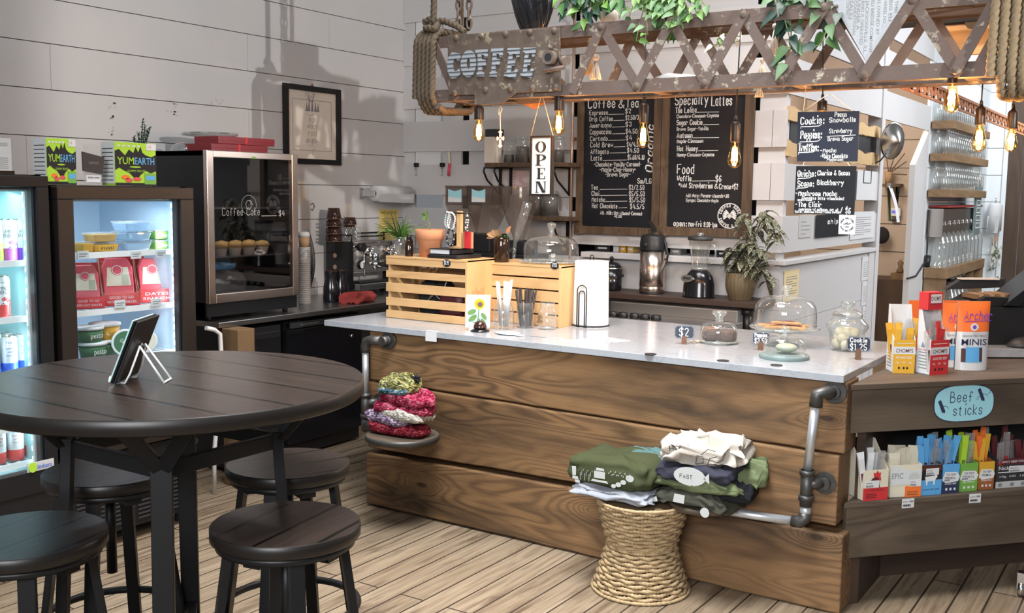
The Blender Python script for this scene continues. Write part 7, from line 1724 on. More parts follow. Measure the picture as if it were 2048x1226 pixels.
def tie(t, Mi):
 g = G(Mi).m('rope_dark');A = lambda x, y, Y = TF+.05:PY(x,y,Y)
 def smooth_path(pts, n=14):
  out =[]
  for a, b in zip(pts, pts[1:]):out+=[Vector(a).lerp(Vector(b),i/n)for i in range(n)]
  out.append(Vector(pts[-1]));
  for _ in range(3):out =[out[0]]+[(out[i-1]+out[i]*2+out[i+1])/4 for i in range(1,len(out)-1)]+[out[-1]]
  return out
 g.tube(smooth_path([A(848,45),A(862,38),A(876,48),A(870,58,TF-.02),A(852,56,TF-.02),A(856,62),A(880,66),A(905,66)],40),.018,12,lobes=3,twist=75)
 g.tube(smooth_path([A(872,42),A(890,42),A(914,52),A(930,64)],40),.017,12,lobes=3,twist=75)
 g.tube(smooth_path([A(862,50),A(867,36),A(868,10),A(870,-160)],60),.017,12,lobes=3,twist=75)
 g.tube(smooth_path([A(922,64,TF+.2),A(922,20,TF+.2),A(922,-160,TF+.2)],60),.015,12,lobes=3,twist=75);g.obj('tied_end',t)
rope_wrap('thick brown rope coiled round the corner of the lattice beam by the COFFEE sign',PY(840,150,TF).x,5,.026,TF-.035,TB+.02,tz0-.035,tz3+.03,tie)
rope_wrap('thick tan rope coiled round the beam near the bare bulbs',PY(1985,90,TF-.04).x,4,.036,TF-.045,TB+.02,tz0-.06,tz3+.25,None,'rope',.0185)
def chain(label, x, Y):
 p = PY(x, 60, Y);t = thing('hanging_chain', label, 'chain',p);g = G().m('rust_iron')
 for i in range(12):
  M_ = T(0, 0, .035+i*.046)@RZ(pi/2*(i%2)+.3);g.tube([M_@Vector((.013*cos(u),0,.030*sin(u)))for u in[2*pi*q/18 for q in range(18)]],.0062,7,closed=True)
 g.obj('links', t)
chain('rusty chain nearest the rope knot above the COFFEE sign',917,TF+.12);chain('rusty chain next to the black vase above the COFFEE sign',938,TF+.12)
# ------------------------------------------------------------------ filament bulbs
BULB ={}
def pendant(label, x, ys0, ys1, yg, Y, cord_to=None, hidden=False):
 p = PY(x, ys1, Y);k = dep(p)/FPX;hg =(yg-ys1)*k;hs =(ys1-ys0)*k;top = hs
 t = thing('pendant_bulb', label, 'pendant lamp', p, 0, 'bare filament bulbs')
 sr = 9.5*k
 G().m('bronze').lathe([(sr,0),(sr*1.02,.004),(sr*1.02,hs*.82),(sr*.9,hs*.9),(sr*.5,hs)],seg=22).obj('lampholder',t)
 if cord_to:
  q = PY(cord_to[0], cord_to[1], Y)-p;G().m('black_plastic').lathe([(sr*.4,hs),(sr*.3,hs+10*k),(.003,hs+12*k)],seg=12).tube([(0,0,hs+8*k),(q.x*.3,0,hs+(q.z-hs)*.4),q],.0032,6).obj('cord',t)
 R_ = hg*.265
 b = G().m('glass_bulb').lathe([(R_*.50,0),(R_*.56,-hg*.12),(R_*.74,-hg*.34),(R_*.95,-hg*.58),(R_,-hg*.72),(R_*.88,-hg*.86),(R_*.5,-hg*.96),(.001,-hg)],seg=28,cap0=False).obj('glass_envelope',t)
 g = G().m('filament');n = 6
 for q in range(n):
  a0, a1 = 2*pi*q/n, 2*pi*(q+.5)/n;r0, r1 = R_*.30, R_*.42
  g.tube([(r0*cos(a0),r0*sin(a0),-hg*.22),(r1*cos(a1),r1*sin(a1),-hg*.72),(r0*cos(a0+2*pi/n),r0*sin(a0+2*pi/n),-hg*.22)],.0016,5)
 g.obj('filament', b)
 G().m('glass_thick').tube([(0,0,-.002),(0,0,-hg*.75)], .004,8).obj('stem',b)
 l = light('bulb_glow', 'POINT', p-Vector((0,0,hg*.5)), None,9.5,(1.0,.58,.28),.018)
 return t
pendant('glowing filament bulb under the gusset of the COFFEE sign',958,212,240,283,4.31)
pendant('glowing filament bulb right above the OPEN sign corner',1118,186,222,270,4.33)
pendant('glowing filament bulb hanging before the Coffee and Tea menu',1287,206,246,296,4.52,(1292,60))
pendant('glowing filament bulb hanging before the Specialty Lattes menu',1470,243,284,336,4.44,(1481,60))
pendant('filament bulb hidden behind the hanging cookie chalk sign',1644,200,222,270,4.52,(1646,50))
pendant('largest glowing filament bulb fixed under the lattice beam by the tan rope',1905,150,167,226,4.32)
pendant('glowing filament bulb on a cord before the upper bottle shelves',1960,213,250,304,4.60,(1966,158))
pendant('glowing filament bulb on a cord nearest the edge of the view',2024,220,258,304,4.60,(2026,156))
# ------------------------------------------------------------------ hanging signs
HY = 4.40
P4 = lambda x, y:PY(x, y, HY)
def string(parent, Mi, pts, r=.0018, m='twine'):G(Mi).m(m).tube(pts,r,6).obj('string',parent)
a, b = P4(1061, 391), P4(1107, 271)
t = thing('open_sign', 'white OPEN sign in a dark frame hanging on string','sign',((a.x+b.x)/2,HY,a.z));Mi = T(-(a.x+b.x)/2,-HY,-a.z)
fw = .009
G(Mi).m('white_enamel').box(a.x+fw*.5, HY-.004, a.z+fw*.5, b.x-fw*.5,HY+.008,b.z-fw*.5).obj('board',t)
G(Mi).m('bronze').box(a.x, HY-.012, a.z, a.x+fw, HY+.012, b.z).box(b.x-fw,HY-.012,a.z,b.x,HY+.012,b.z).box(a.x+fw,HY-.012,a.z,b.x-fw,HY+.012,a.z+fw).box(a.x+fw,HY-.012,b.z-fw,b.x-fw,HY+.012,b.z).obj('frame',t,bevel=.001)
g = G(Mi).m('print_black')
def serif(ch, xc, yc, wpx, hpx):
 o = P4(xc-wpx/2, yc+hpx/2);W, H = px2m(wpx, o), px2m(hpx, o);Mx = frame((o.x,HY-.0055,o.z),(1,0,0),(0,0,1));z0,z1 = 0,.0012
 def B(x0, y0, x1, y1):g.prism([(x0*W,y0*H),(x1*W,y0*H),(x1*W,y1*H),(x0*W,y1*H)],z0,z1,Mx)
 C_ =[2*pi*q/32 for q in range(32)]
 if ch=='O':g.ringprism([((.5+.5*cos(u))*W,(.5+.5*sin(u))*H)for u in C_],[((.5+.24*cos(u))*W,(.5+.45*sin(u))*H)for u in C_],z0,z1,Mx)
 if ch in 'PE':B(.12, 0, .40, 1);B(0, 0, .55, .05);B(0, .95,.5,1)
 if ch=='P':
  hc =[pi/2-pi*q/16 for q in range(17)]
  for u0, u1 in zip(hc, hc[1:]):g.prism([((.45+.28*cos(u0))*W,(.72+.23*sin(u0))*H),((.45+.28*cos(u1))*W,(.72+.23*sin(u1))*H),((.45+.55*cos(u1))*W,(.72+.28*sin(u1))*H),((.45+.55*cos(u0))*W,(.72+.28*sin(u0))*H)],z0,z1,Mx)
  B(.40, .95, .47, 1);B(.40, .44, .47, .50)
 if ch=='E':B(.40, .95, .95, 1);B(.40, 0, .98, .05);B(.40, .48,.68,.53);B(.88,.74,.95,1);B(.90,0,.98,.28);B(.62,.38,.68,.63)
 if ch=='N':
  B(.08, 0, .16, 1);B(.84, 0, .92, 1);B(0, 0, .28, .05);B(0,.95,.28,1);B(.72,.95,1,1)
  g.prism([(.10*W,1*H),(.64*W,0),(.92*W,0),(.38*W,1*H)], z0,z1,Mx)
for ch, yc in(('O',294),('P',320),('E',347),('N',374)):serif(ch,1084.5,yc,25 if ch!='E' else 20,22)
g.obj('lettering', t)
string(t, Mi,[P4(1062,271),P4(1083,188)]);string(t, Mi,[P4(1106,271),P4(1084,188)])
# cross ornament
a = P4(1001, 277);k = dep(a)/FPX;t = thing('cross_ornament','small white flared cross ornament hanging from the beam','ornament',a);M_ = frame((0,0,0),(1,0,0),(0,0,1))
g = G().m('paper_pink')
for ang, L in((0,9),(pi/2,16),(pi,9),(-pi/2,19)):
 Mx = M_@RZ(ang);g.prism([(0,-2*k),(L*.6*k,-1.8*k),(L*.8*k,-4.5*k),(L*k,0),(L*.8*k,4.5*k),(L*.6*k,1.8*k),(0,2*k)],-.003,.004,Mx)
g.obj('cross', t);q = P4(996, 214)-a;G().m('cotton').tube([(0,0,15*k),(-1*k,0,38*k),(-1*k,0,50*k),(3*k,0,57*k),(0,0,64*k)],.002,6).obj('string',t)
G().m('glass_thick').tube([(-3*k,-.004,46*k),(-3*k,-.004,58*k),(1*k,-.004,63*k)],.004,8).obj('hook',t)
# two chalk signs
def chalk_sign(label, pts, m, rows, strs):
 P =[P4(x,y)for x, y in pts];c = sum(P, Vector())/4;t = thing('chalk_sign',label,'sign',c);Mi = T(*(-c))
 G(Mi).m(m).prism([(q.x,q.z)for q in P], -.004, .003, frame((0,HY,0),(1,0,0),(0,0,1))).obj('slate',t)
 g = G(Mi).m('print_white')
 for r in rows:
  if r[0]=='_':
   pts_ =[P4(*q)for q in r[1]];g.line([(q.x-pts_[0].x,q.z-pts_[0].z)for q in pts_],r[2],frame((pts_[0].x,HY-.0042,pts_[0].z),(1,0,0),(0,0,1)))
  else:lit(g, HY-.0042, *r, jit=.04)
 g.obj('chalk_lettering', t)
 for s in strs:string(t, Mi,[P4(*q)for q in s], m='cotton')
 return t, Mi
kx_ = lambda x:1500+x/3.83
ky_ = lambda y:180+y/3.83
def K(s, x0, y0, x1, h, wd):return(s, kx_(x0), ky_(y0), kx_(x1),h/3.83,wd)
def swash(x0, x1, y):return('_',[(kx_(x0),ky_(y+14)),(kx_(x0-2),ky_(y+2)),(kx_((x0+x1)/2),ky_(y)),(kx_(x1-20),ky_(y-4)),(kx_(x1),ky_(y-16)),(kx_(x1-12),ky_(y-26))],.0035)
chalk_sign('upper hanging chalk sign listing cookie, poppies and truffles',((1596,224),(1594,323),(1715,323),(1719,222)),'chalkboard_blue',[K('Cookie:',388,262,570,52,.005),swash(392,550,280),K('Pecan',650,204,740,34,.0035),K('Snowballs',608,248,812,34,.0035),K('Poppies:',388,372,550,56,.005),swash(385,540,396),K('Strawberry',608,330,780,32,.003),('_',[(kx_(592),ky_(356)),(kx_(810),ky_(345))],.0026),K('Brown Sugar',596,390,792,32,.003),K('Truffles:',372,468,525,54,.005),swash(374,508,478),K('-Mocha',540,478,662,28,.0032),K('-White Chocolate',540,522,748,32,.003),K('Peppermint',590,542,718,18,.0026)],[[(1600,226),(1660,186)],[(1712,228),(1660,186)],[(1606,228),(1612,176),(1612,160)]])
t, Mi = chalk_sign('lower hanging chalk sign listing quiche, scone and elixir',((1593,332),(1588,427),(1708,431),(1713,332)),'chalkboard',[K('Quiche:',365,662,505,44,.004),swash(370,480,676),K('Chorizo & Bacon',518,652,765,34,.0035),K('Scone:',365,738,490,42,.004),swash(362,460,750),K('Blackberry',515,726,715,36,.0035),K('-Mushroom Mocha',352,808,668,34,.0036),K('Chocolate latte w/medicinal',398,838,720,22,.0026),K('mushrooms',365,848,476,16,.0022),K('-The Elixir',350,892,548,34,.0036),K('Americano w/ collagen, nut mk,',372,922,685,20,.0025),K('Butter, Mushroom Powder, Cacao Powder',345,938,690,16,.0022),K('/ $6',692,944,772,44,.0036)],[[(1605,335),(1609,322)],[(1700,334),(1694,322)]])
a, b = P4(1678, 468), P4(1713, 430);cc = P4(1695.5, 449)
t = thing('logo_card', 'white card with a round black goose emblem below the hanging signs','card',(cc.x,HY-.008,cc.z));g = G(T(-cc.x,-HY+.008,-cc.z)).m('paper').box(a.x,HY-.010,a.z,b.x,HY-.008,b.z);g.obj('card_face',t)
r =(b.x-a.x)*.42;M_ = frame((0,-.0022,0),(1,0,0),(0,0,1));g = G(M_).m('print_black')
for s, a0, a1, fl in(('FREE DELIVERY',.95*pi,.05*pi,0),('CAFE DELIVERY',1.08*pi,1.92*pi,1)):
 for i, ch in enumerate(s):
  if ch==' ':continue
  an = a0+(a1-a0)*(i+.5)/len(s);Mx = RZ(an-pi/2)@T(0, r*(.82 if not fl else 1.0),0)@(RZ(pi)if fl else I4)@T(-r*.06,0,0);g.hand(ch,Mx,r*.17,.0022,width=r*.12)
g.line([(-.5*r,.05*r),(-.1*r,.1*r),(.2*r,.05*r),(.5*r,.2*r)],.003,I4,.0001).line([(-.2*r,.08*r),(0,.35*r),(.15*r,.08*r)],.003,I4,.0001).line([(-.3*r,-.25*r),(.3*r,-.25*r)],.002,I4,.0001).line([(-.2*r,-.4*r),(.2*r,-.4*r)],.002,I4,.0001)
g.obj('emblem', t)
# ------------------------------------------------------------------ plants and bits on the beam
VT = tz3
p = PY(1066, 53, 4.40);k = dep(p)/FPX
t = thing('black_vase', 'black fluted vase standing on the beam above the COFFEE sign','vase',(p.x,4.40,VT))
def vas(u, v):a = 2*pi*u;r =(24+20*sin(min(1,v*1.1)*pi*.55))*k;fl = 1+.05*cos(12*a+6*v);return Vector((r*fl*cos(a),r*fl*sin(a),(2+92*v)*k))
g = G().m('ceramic_black').grid(vas, 96, 14, wrapu=True).m('ceramic_brown').lathe([(24*k,0.001),(25*k,2.2*k)],seg=30);g.obj('vase',t)
def vine(name, label, c, pot, vines, leafm, L, W, seed, heart=True,npl=9,cat='plant'):
 t = thing(name, label, cat, c);rnd = random.Random(seed)
 if pot:pot(t)
 gs_ = G().m('stem');gl = G()
 for P in vines:
  Q =[]
  for a_, b_ in zip(P, P[1:]):Q+=[Vector(a_).lerp(Vector(b_),i/4)for i in range(4)]
  Q.append(Vector(P[-1]))
  for _ in range(2):Q =[Q[0]]+[(Q[i-1]+2*Q[i]+Q[i+1])/4 for i in range(1,len(Q)-1)]+[Q[-1]]
  gs_.tube(Q, .0026, 5)
  for i, q in enumerate(Q[1:]):
   a = rnd.uniform(0, 6.28);d = Vector((cos(a)*.7,sin(a)*.5-.25,rnd.uniform(-1.0,-.1)))
   st_ = q+Vector((cos(a),sin(a)-.2,.2))*.018;gs_.tube([q,st_],.0014,4)
   gl.m(leafm[rnd.randrange(len(leafm))]);leafmesh(gl, st_,d,(0,-1,.4),rnd.uniform(.8,1.15)*L,rnd.uniform(.85,1.1)*W,.25,.12,6,heart)
 gs_.obj('stems', t);gl.obj('foliage', t);return t
W3 = lambda x, y, Y, c:PY(x, y, Y)-Vector(c)
c = Vector((PY(1218,42,4.48).x,4.48,VT));k = dep(c)/FPX
def pot1(t):G().m('paper_warm').lathe([(15*k,.001),(20*k,44*k),(18*k,44*k)],seg=24,cap1=False).obj('pot',t);G().m('soil').lathe([(18.5*k,38*k),(.001,39*k)],seg=20).obj('soil',t)
Yv = 4.36
vine('philodendron', 'trailing plant with striped dark leaves in a pale pot on the beam',c,pot1,[[(0,0,42*k),W3(x0,-20,Yv,c),W3(x1,y1,Yv-.03,c),W3(x2,y2,Yv-.05,c)]for x0,x1,y1,x2,y2 in((1200,1170,0,1160,30),(1195,1150,-10,1140,25),(1190,1165,10,1172,50),(1200,1178,5,1190,28),(1215,1210,-5,1205,15),(1225,1232,-6,1236,14),(1180,1130,-20,1118,12))],['leaf_dark','leaf_dark','leaf_light','leaf'],26*k,17*k,3)
c = Vector((PY(1330,42,4.50).x,4.50,VT));k = dep(c)/FPX
def pot2(t):G().m('charcoal').lathe([(18*k,.001),(24*k,50*k),(22*k,50*k)],seg=24,cap1=False).obj('pot',t)
vine('pothos', 'bright green trailing plant spilling over the middle of the lattice beam',c,pot2,[[(0,0,50*k),W3(x0,-16,Yv,c),W3(x1,y1,Yv-.05,c),W3(x2,y2,Yv-.07,c)]for x0,x1,y1,x2,y2 in((1310,1285,20,1272,82),(1305,1290,10,1296,70),(1320,1310,12,1306,40),(1330,1325,14,1330,46),(1340,1345,16,1348,62),(1345,1356,14,1366,60),(1352,1372,6,1382,36),(1358,1388,0,1394,34),(1300,1270,0,1258,34),(1325,1338,30,1340,60),(1345,1400,-10,1418,24),(1310,1300,4,1318,28),(1335,1362,2,1352,30))],['leaf_light','leaf','leaf','leaf_light'],22*k,14*k,5)
c = Vector((PY(1590,10,4.50).x,4.50,VT+.0));k = dep(c)/FPX
def pot3(t):G().m('paper_warm').lathe([(16*k,.001),(20*k,44*k),(18*k,44*k)],seg=24,cap1=False).obj('pot',t)
vine('dark_philodendron', 'dark leaved vine dangling through the lattice near the metal plate',c,pot3,[[(0,0,44*k),W3(x0,-14,Yv,c),W3(x1,y1,Yv-.06,c),W3(x2,y2,Yv-.06,c)]for x0,x1,y1,x2,y2 in((1570,1566,30,1584,90),(1572,1584,60,1578,130),(1600,1662,40,1640,92),(1560,1548,0,1560,24),(1590,1610,-4,1612,14),(1620,1682,10,1680,30))],['leaf_dark','leaf_dark','leaf_dark','leaf'],34*k,20*k,9)
vine('croton_sprig', 'pale yellow-edged leaves tucked behind the lattice beside the paper roll',Vector((PY(1470,60,4.55).x,4.55,tz2)),None,[[(0,0,0),W3(1440,70,4.5,(PY(1470,60,4.55).x,4.55,tz2)),W3(1432,92,4.5,(PY(1470,60,4.55).x,4.55,tz2))],[(0,0,0),W3(1480,70,4.5,(PY(1470,60,4.55).x,4.55,tz2)),W3(1478,84,4.5,(PY(1470,60,4.55).x,4.55,tz2))]],['leaf_light','cream'],.04,.024,2)
# stamped triangular plate
Pq =[PY(x,y,TF-.006)for x, y in((1666,6),(1733,124),(1815,-4),(1812,-40),(1670,-40))];cc = sum(Pq,Vector())/5
t = thing('stamped_plate', 'pale grey triangular metal plate with stamped lettering fixed in the lattice','plate',cc);Mi = T(*(-cc));G(Mi).m('galvanised').prism([(q.x,q.z)for q in Pq],0.0,.004,frame((0,TF-.004,0),(1,0,0),(0,0,1))).obj('plate',t)
g = G(Mi).m('print_grey')
for s, x, y1 in(('THIS',1793,26),('BIG ELI',1782,42),('WHEEL NO___',1771,60),('IS OWNED BY',1758,70),('ELI BRIDGE COMPANY',1746,106),('JACKSONVILLE, ILL.',1735,108),('AND IS OPERATED',1726,90),('UNDER A',1718,60),('CONDITIONAL',1711,72),('SALES',1703,40),('CONTRACT',1696,38)):
 a = PY(x-3, 1, TF-.0085);b = PY(x-3, y1, TF-.0085);g.text(s,frame(a,(0,0,-1),(1,0,0)),px2m(6.5,a),width=(a.z-b.z),bold=.015)
g.obj('stamped_lettering', t)
G(Mi).m('rust_iron').sphere(PY(1673,13,TF-.01), .008, 10, 6).obj('bolt',t)
# rolled paper lying in the beam, tassels
a, b = PY(1288, 152, TF+.10), PY(1425, 146, TF+.10);t = thing('paper_roll_sheet','loose white paper sheets lying inside the lattice beam','paper',(a.x,TF+.08,tz0+.017));W =(b-a).x
G().m('paper').grid(lambda u, v:Vector((u*W,-.03+v*.16,.035*sin(pi*min(1,u*1.15))*(.6+.8*v)+.03*v+.002)),14,4).obj('sheet',t);G().m('paper').grid(lambda u,v:Vector((.25*W+u*W*.7,-.04+v*.14,.05-.03*u+.035*v)),10,3).obj('sheet',t)
def tassel(label, x, y0, y1, Y, wpx):
 p = PY(x, y0, Y);k = dep(p)/FPX;L =(y1-y0)*k;t = thing('tassel',label,'tassel',p);g = G().m('cotton').sphere((0,0,-.1*L),wpx*.28*k,10,7);rnd = random.Random(int(x))
 for i in range(26):a = rnd.uniform(0, 6.28);r = rnd.uniform(.1,.5)*wpx*k;g.tube([(0,0,-.15*L),(r*.5*cos(a),r*.5*sin(a),-.55*L),(r*cos(a),r*sin(a),-L)],.003,4)
 g.obj('threads', t);G().m('cotton').tube([(0,0,0),(.004,0,.10)],.0025,5).obj('cord',t)
tassel('cream cotton tassel beside the COFFEE sign in the lattice',1192,110,158,TF+.12,26);tassel('cream cotton tassel hanging under the beam right of the menus',1520,168,194,TF+.2,22);tassel('cream cotton tassel among the dark vine leaves',1550,46,108,TF+.14,20);tassel('cream cotton tassel lying low in the lattice by the tall vine',1525,118,148,TF+.12,18)
o = G().m('kraft').lathe([(px2m(15,(-2.4,4.45,2.2)),0),(px2m(15,(-2.4,4.45,2.2)),.012)],M=RX(pi/2),seg=24).obj('wood_disc');o.location = PY(1176,136,TF+.16);tag(o,'pale round wooden disc behind the lattice beside the COFFEE sign','ornament')
# side beam of the canopy running back, with the rod grid
q0, q1 = PZ(1850, 182, 2.14), PZ(2046, 262, 2.14);XR_ =(q0.x+q1.x)/2+.02
t = thing('side_girder', 'warm lit perforated beam running back from the lattice beam','beam',(XR_,TB,tz0));Mi = T(-XR_,-TB,-tz0);y1_ = 8.6
g = G(Mi).m('rust_bulb_lit').box(XR_-.004, TB+.02, tz0+.0, XR_+.004,y1_,tz0+.012).box(XR_-.004,TB+.02,tz0+.066,XR_+.004,y1_,tz0+.08).box(XR_-.06,TB+.02,tz0+.072,XR_,y1_,tz0+.08)
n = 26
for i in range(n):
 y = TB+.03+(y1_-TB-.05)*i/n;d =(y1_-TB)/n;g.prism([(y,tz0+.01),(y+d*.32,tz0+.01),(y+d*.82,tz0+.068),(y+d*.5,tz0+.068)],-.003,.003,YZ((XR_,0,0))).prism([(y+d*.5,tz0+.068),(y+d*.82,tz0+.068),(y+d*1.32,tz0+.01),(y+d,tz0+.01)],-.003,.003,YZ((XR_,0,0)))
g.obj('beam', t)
t = thing('rod_grid', 'rusty steel rod grid forming the canopy behind the tan rope','grid',(XR_+.03,6.0,tz3));g = G().m('rust_bulb_lit')
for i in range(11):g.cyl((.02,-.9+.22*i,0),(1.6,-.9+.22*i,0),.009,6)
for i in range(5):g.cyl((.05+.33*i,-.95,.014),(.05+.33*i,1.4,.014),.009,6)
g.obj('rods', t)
a, b = PY(1882, 112, 4.95), PY(2010, 44, 4.95)
t = thing('pine_board', 'pale pine board with a knot behind the lattice near the tan rope','board',(a.x,4.95,a.z));G().m('pine').box(0,0,0,b.x-a.x+.5,.035,b.z-a.z).obj('board',t,bevel=.002)
G().m('stem_brown').lathe([(.001,0),(.03,.001)], M=frame((.12,-.0005,.15),(1,0,0),(0,0,1)),seg=20,sy=1.4).obj('knot',t)
t = thing('ceiling_joist', 'dark steel joist above the pale pine board','joist',(a.x-.3,4.95,b.z));G().m('void').box(0,-.02,.012,2.6,.05,.09).obj('joist',t)
# ------------------------------------------------------------------ angled snack unit at the counter end
UA = radians(48.6);UO_ = Vector((-1.062,4.055,0));UD = Vector((cos(UA),sin(UA),0));UN = Vector((sin(UA),-cos(UA),0))
UT, UB, US, UL = 0.912, 0.715, 0.437, 0.205
MU = frame(UO_, UD,(0,0,1))
ML = 1.45
# plane intersections in the unit's own frame
def PU(x, y, off=0.0):
 d = ray(x, y);o = UO_+UN*off;t_ =(o-CAM_O).dot(UN)/d.dot(UN);q = CAM_O+d*t_-UO_;return q.dot(UD),q.z
def UW(u, v, z):return UO_+UD*u+UN*z+Vector((0,0,v))
t = thing('snack_unit', 'dark wooden snack unit with a slatted front joining the counter end','shelf unit',UO_,UA)
Mw = T(0, 0, 0)
def ub(g, x0, x1, z0, z1, d0, d1):return g.box(x0, -d1, z0,x1,-d0,z1)
ub(G().m('shelf_wood'), .0, ML, UB, UT-.022, -.028, 0).obj('front_board',t,bevel=.002)
cutb = lambda m, z0, z1, d0, d1:G().m(m).prism([(-.02,-d0),(ML,-d0),(ML,d1),(.02+1.135*d1,d1)],z0,z1)
cutb('shelf_wood', UT-.022, UT, .014, .60).obj('top_board',t,bevel=.002)
cutb('shelf_wood', US-.022, US, .010, .34).obj('display_shelf',t,bevel=.002)
ub(G().m('shelf_wood'), .0, ML, UL, US-.0225, -.028, 0).obj('front_board',t,bevel=.002)
ub(G().m('void'), .42, ML, .0, UT-.03, -.37, -.345).obj('back_panel',t)
G().m('dark_plank').prism([(.05,.03),(.09,.03),(.44,.34),(.40,.34)],0,UT-.03).obj('side_panel',t)
ub(G().m('dark_plank'), .06, ML, .0, .17, -.30, -.27).obj('plinth',t)
# hanging label
u0, v0 = PU(1869, 805);u1, v1 = PU(1986, 805);uc, vc = PU(1927,806);ru =(u1-u0)/2;_,va = PU(1927,770);_,vb = PU(1927,841);rv =(va-vb)/2
c = UW(uc, vc, .003);t = thing('beef_sticks_label', 'light blue rounded label lettered Beef Sticks on the wooden snack unit','label',c,UA);Mx = frame((0,0,0),(1,0,0),(0,0,1))
def sq(u, e=.72):return(math.copysign(abs(cos(u))**e,cos(u)),math.copysign(abs(sin(u))**e,sin(u)))
ol =[sq(2*pi*q/48)for q in range(48)]
G(Mx).m('navy').prism([(x*ru*1.02,y*rv*1.04)for x,y in ol],-.001,.0012).m('aqua').prism([(x*ru,y*rv)for x,y in ol],.0012,.0022).obj('label_face',t)
g = G(Mx).m('navy').hand('Beef', T(-.48*ru,.08*rv,.0026), .58*rv,.0034,width=.78*ru).hand('sticks',T(-.36*ru,-.66*rv,.0026),.56*rv,.0034,width=1.02*ru)
for cx, cy, a in((.58,.46,-1.1),(-.74,-.12,-1.1)):Mq = T(cx*ru,cy*rv,.0026)@RZ(a);g.prism([(-.20*ru,-.01),(.16*ru,-.012),(.22*ru,0),(.16*ru,.004),(-.20*ru,.004)],0,.0006,Mq).line([(.0,.004),(.08*ru,.02),(.16*ru,.022)],.002,Mq)
for x, y in((.80,.5),(.84,.62),(.42,.30),(.40,.18)):g.line([(x*ru,y*rv),(x*ru+.012,y*rv+.003)],.0018,I4,.0026)
g.obj('lettering', t)
# shelf edge price labels
for x, y, lb in((1816,1007,'white price label clipped to the shelf edge below the cream sausage box'),(1950,997,'white price label clipped to the shelf edge below the green box')):
 u, v = PU(x, y, .012);c = UW(u, v, .0115);t = thing('shelf_label',lb,'label',c,UA);g = G(Mx).m('paper').prism([(-.028,-.018),(.028,-.018),(.028,.02),(-.028,.02)],0,.001).m('print_black')
 for i in range(12):g.prism([(-.024+.003*i,-.012),(-.0225+.003*i+.0006*(i%3),-.012),(-.0225+.003*i+.0006*(i%3),-.003),(-.024+.003*i,-.003)],.001,.0014)
 g.m('print_grey').prism([(-.024,.006),(.0,.006),(.0,.009),(-.024,.009)],.001,.0014).prism([(.006,.005),(.024,.005),(.024,.012),(.006,.012)],.001,.0014);g.obj('label_face',t)
 # snack boxes on the display shelf: open-topped cartons of sticks
STK ={}
def stick(kind, loc, rot, L):
 body, wrap, wd = kind
 key =(body, wrap, wd)
 if key not in STK:
  t = thing('meat_stick', 's', 'snack stick', loc);G().m(wrap).taper(0,.86,(wd,.012),(wd,.012)).taper(.86,1.0,(wd,.012),(wd*1.25,.002)).obj('wrapper',t);G().m(body).box(-wd*.30,-.0072,.08,wd*.30,-.0062,.55).obj('window',t);STK[key] = t;o = t
 else:o = dup(STK[key])
 o.location = loc;o.rotation_euler = rot;o.scale =(1, 1, L)
 return o
def snackbox(name, label, xl, xr, yb__, yf, back_y, off, colors,kinds,art,depth=.13,n=8,hs=(.16,.20),seed=1,grp='',stl='',yaw=0.0,hf_side=None):
 """a carton standing on the display shelf, front at 'off' m outside the unit face"""
 ul, vl = PU(xl, yb__, off);ur, _ = PU(xr, yb__, off);_, vt = PU((xl+xr)/2,yf,off);_,vbk = PU((xl+xr)/2,back_y,off-depth)
 W = ur-ul;H = vt-US;HB = max(H+.02, vbk-US);c = UW(ul, US+.001,off)
 t = thing(name, label, 'carton', c, UA+yaw);th = .0025
 front, side, back_ = colors
 g = G().m(front).box(0, 0, 0, W, th, H);fo = g.obj('front_panel',t)
 side_pts =[(0,0),(depth,0),(depth,HB),(depth*.75,HB),(th,H)]
 Ms = lambda x:frame((x,0,0),(0,1,0),(0,0,1))
 G().m(side).prism(side_pts, -th, 0, Ms(th)).obj('side_panel',t);G().m(side).prism(side_pts,-th,0,Ms(W)).obj('side_panel',t)
 G().m(back_).box(0, depth-th, 0, W, depth, HB).box(0, 0, 0,W,depth,th).obj('back_panel',t)
 ga = G(frame((0,-.0004,0),(1,0,0),(0,0,1)));art(ga, W, H);
 if ga.v:ga.obj('front_print', fo)
 rnd = random.Random(seed);R_ = Matrix.Rotation(UA+yaw, 3, 'Z')
 for i in range(n):
  kd = kinds[i%len(kinds)];L = rnd.uniform(*hs)
  lx, ly = W*(.12+.76*((i*.618+.1)%1)), depth*(.16+.55*(i/max(1,n-1)))
  o = stick(kd, c+R_@Vector((lx,ly,.006)),(rnd.uniform(-.05,.14),rnd.uniform(-.22,.22),UA+yaw+rnd.uniform(-.25,.25)),L)
  o['label'] = stl;o['group'] = grp
 return t
def bar_label(g, x, y, w_, h_):
 g.m('paper').prism([(x,y),(x+w_,y),(x+w_,y+h_),(x,y+h_)], .001,.0016).m('print_black')
 for i in range(10):g.prism([(x+w_*(.05+.055*i),y+h_*.1),(x+w_*(.075+.055*i),y+h_*.1),(x+w_*(.075+.055*i),y+h_*.38),(x+w_*(.05+.055*i),y+h_*.38)],.0016,.002)
 g.m('print_grey').prism([(x+w_*.05,y+h_*.6),(x+w_*.5,y+h_*.6),(x+w_*.5,y+h_*.7),(x+w_*.05,y+h_*.7)],.0016,.002)
def rect(g, m, W, H, x0, y0, x1, y1, z=.0004, dz=.0004):g.m(m).prism([(x0*W,y0*H),(x1*W,y0*H),(x1*W,y1*H),(x0*W,y1*H)],z,z+dz)
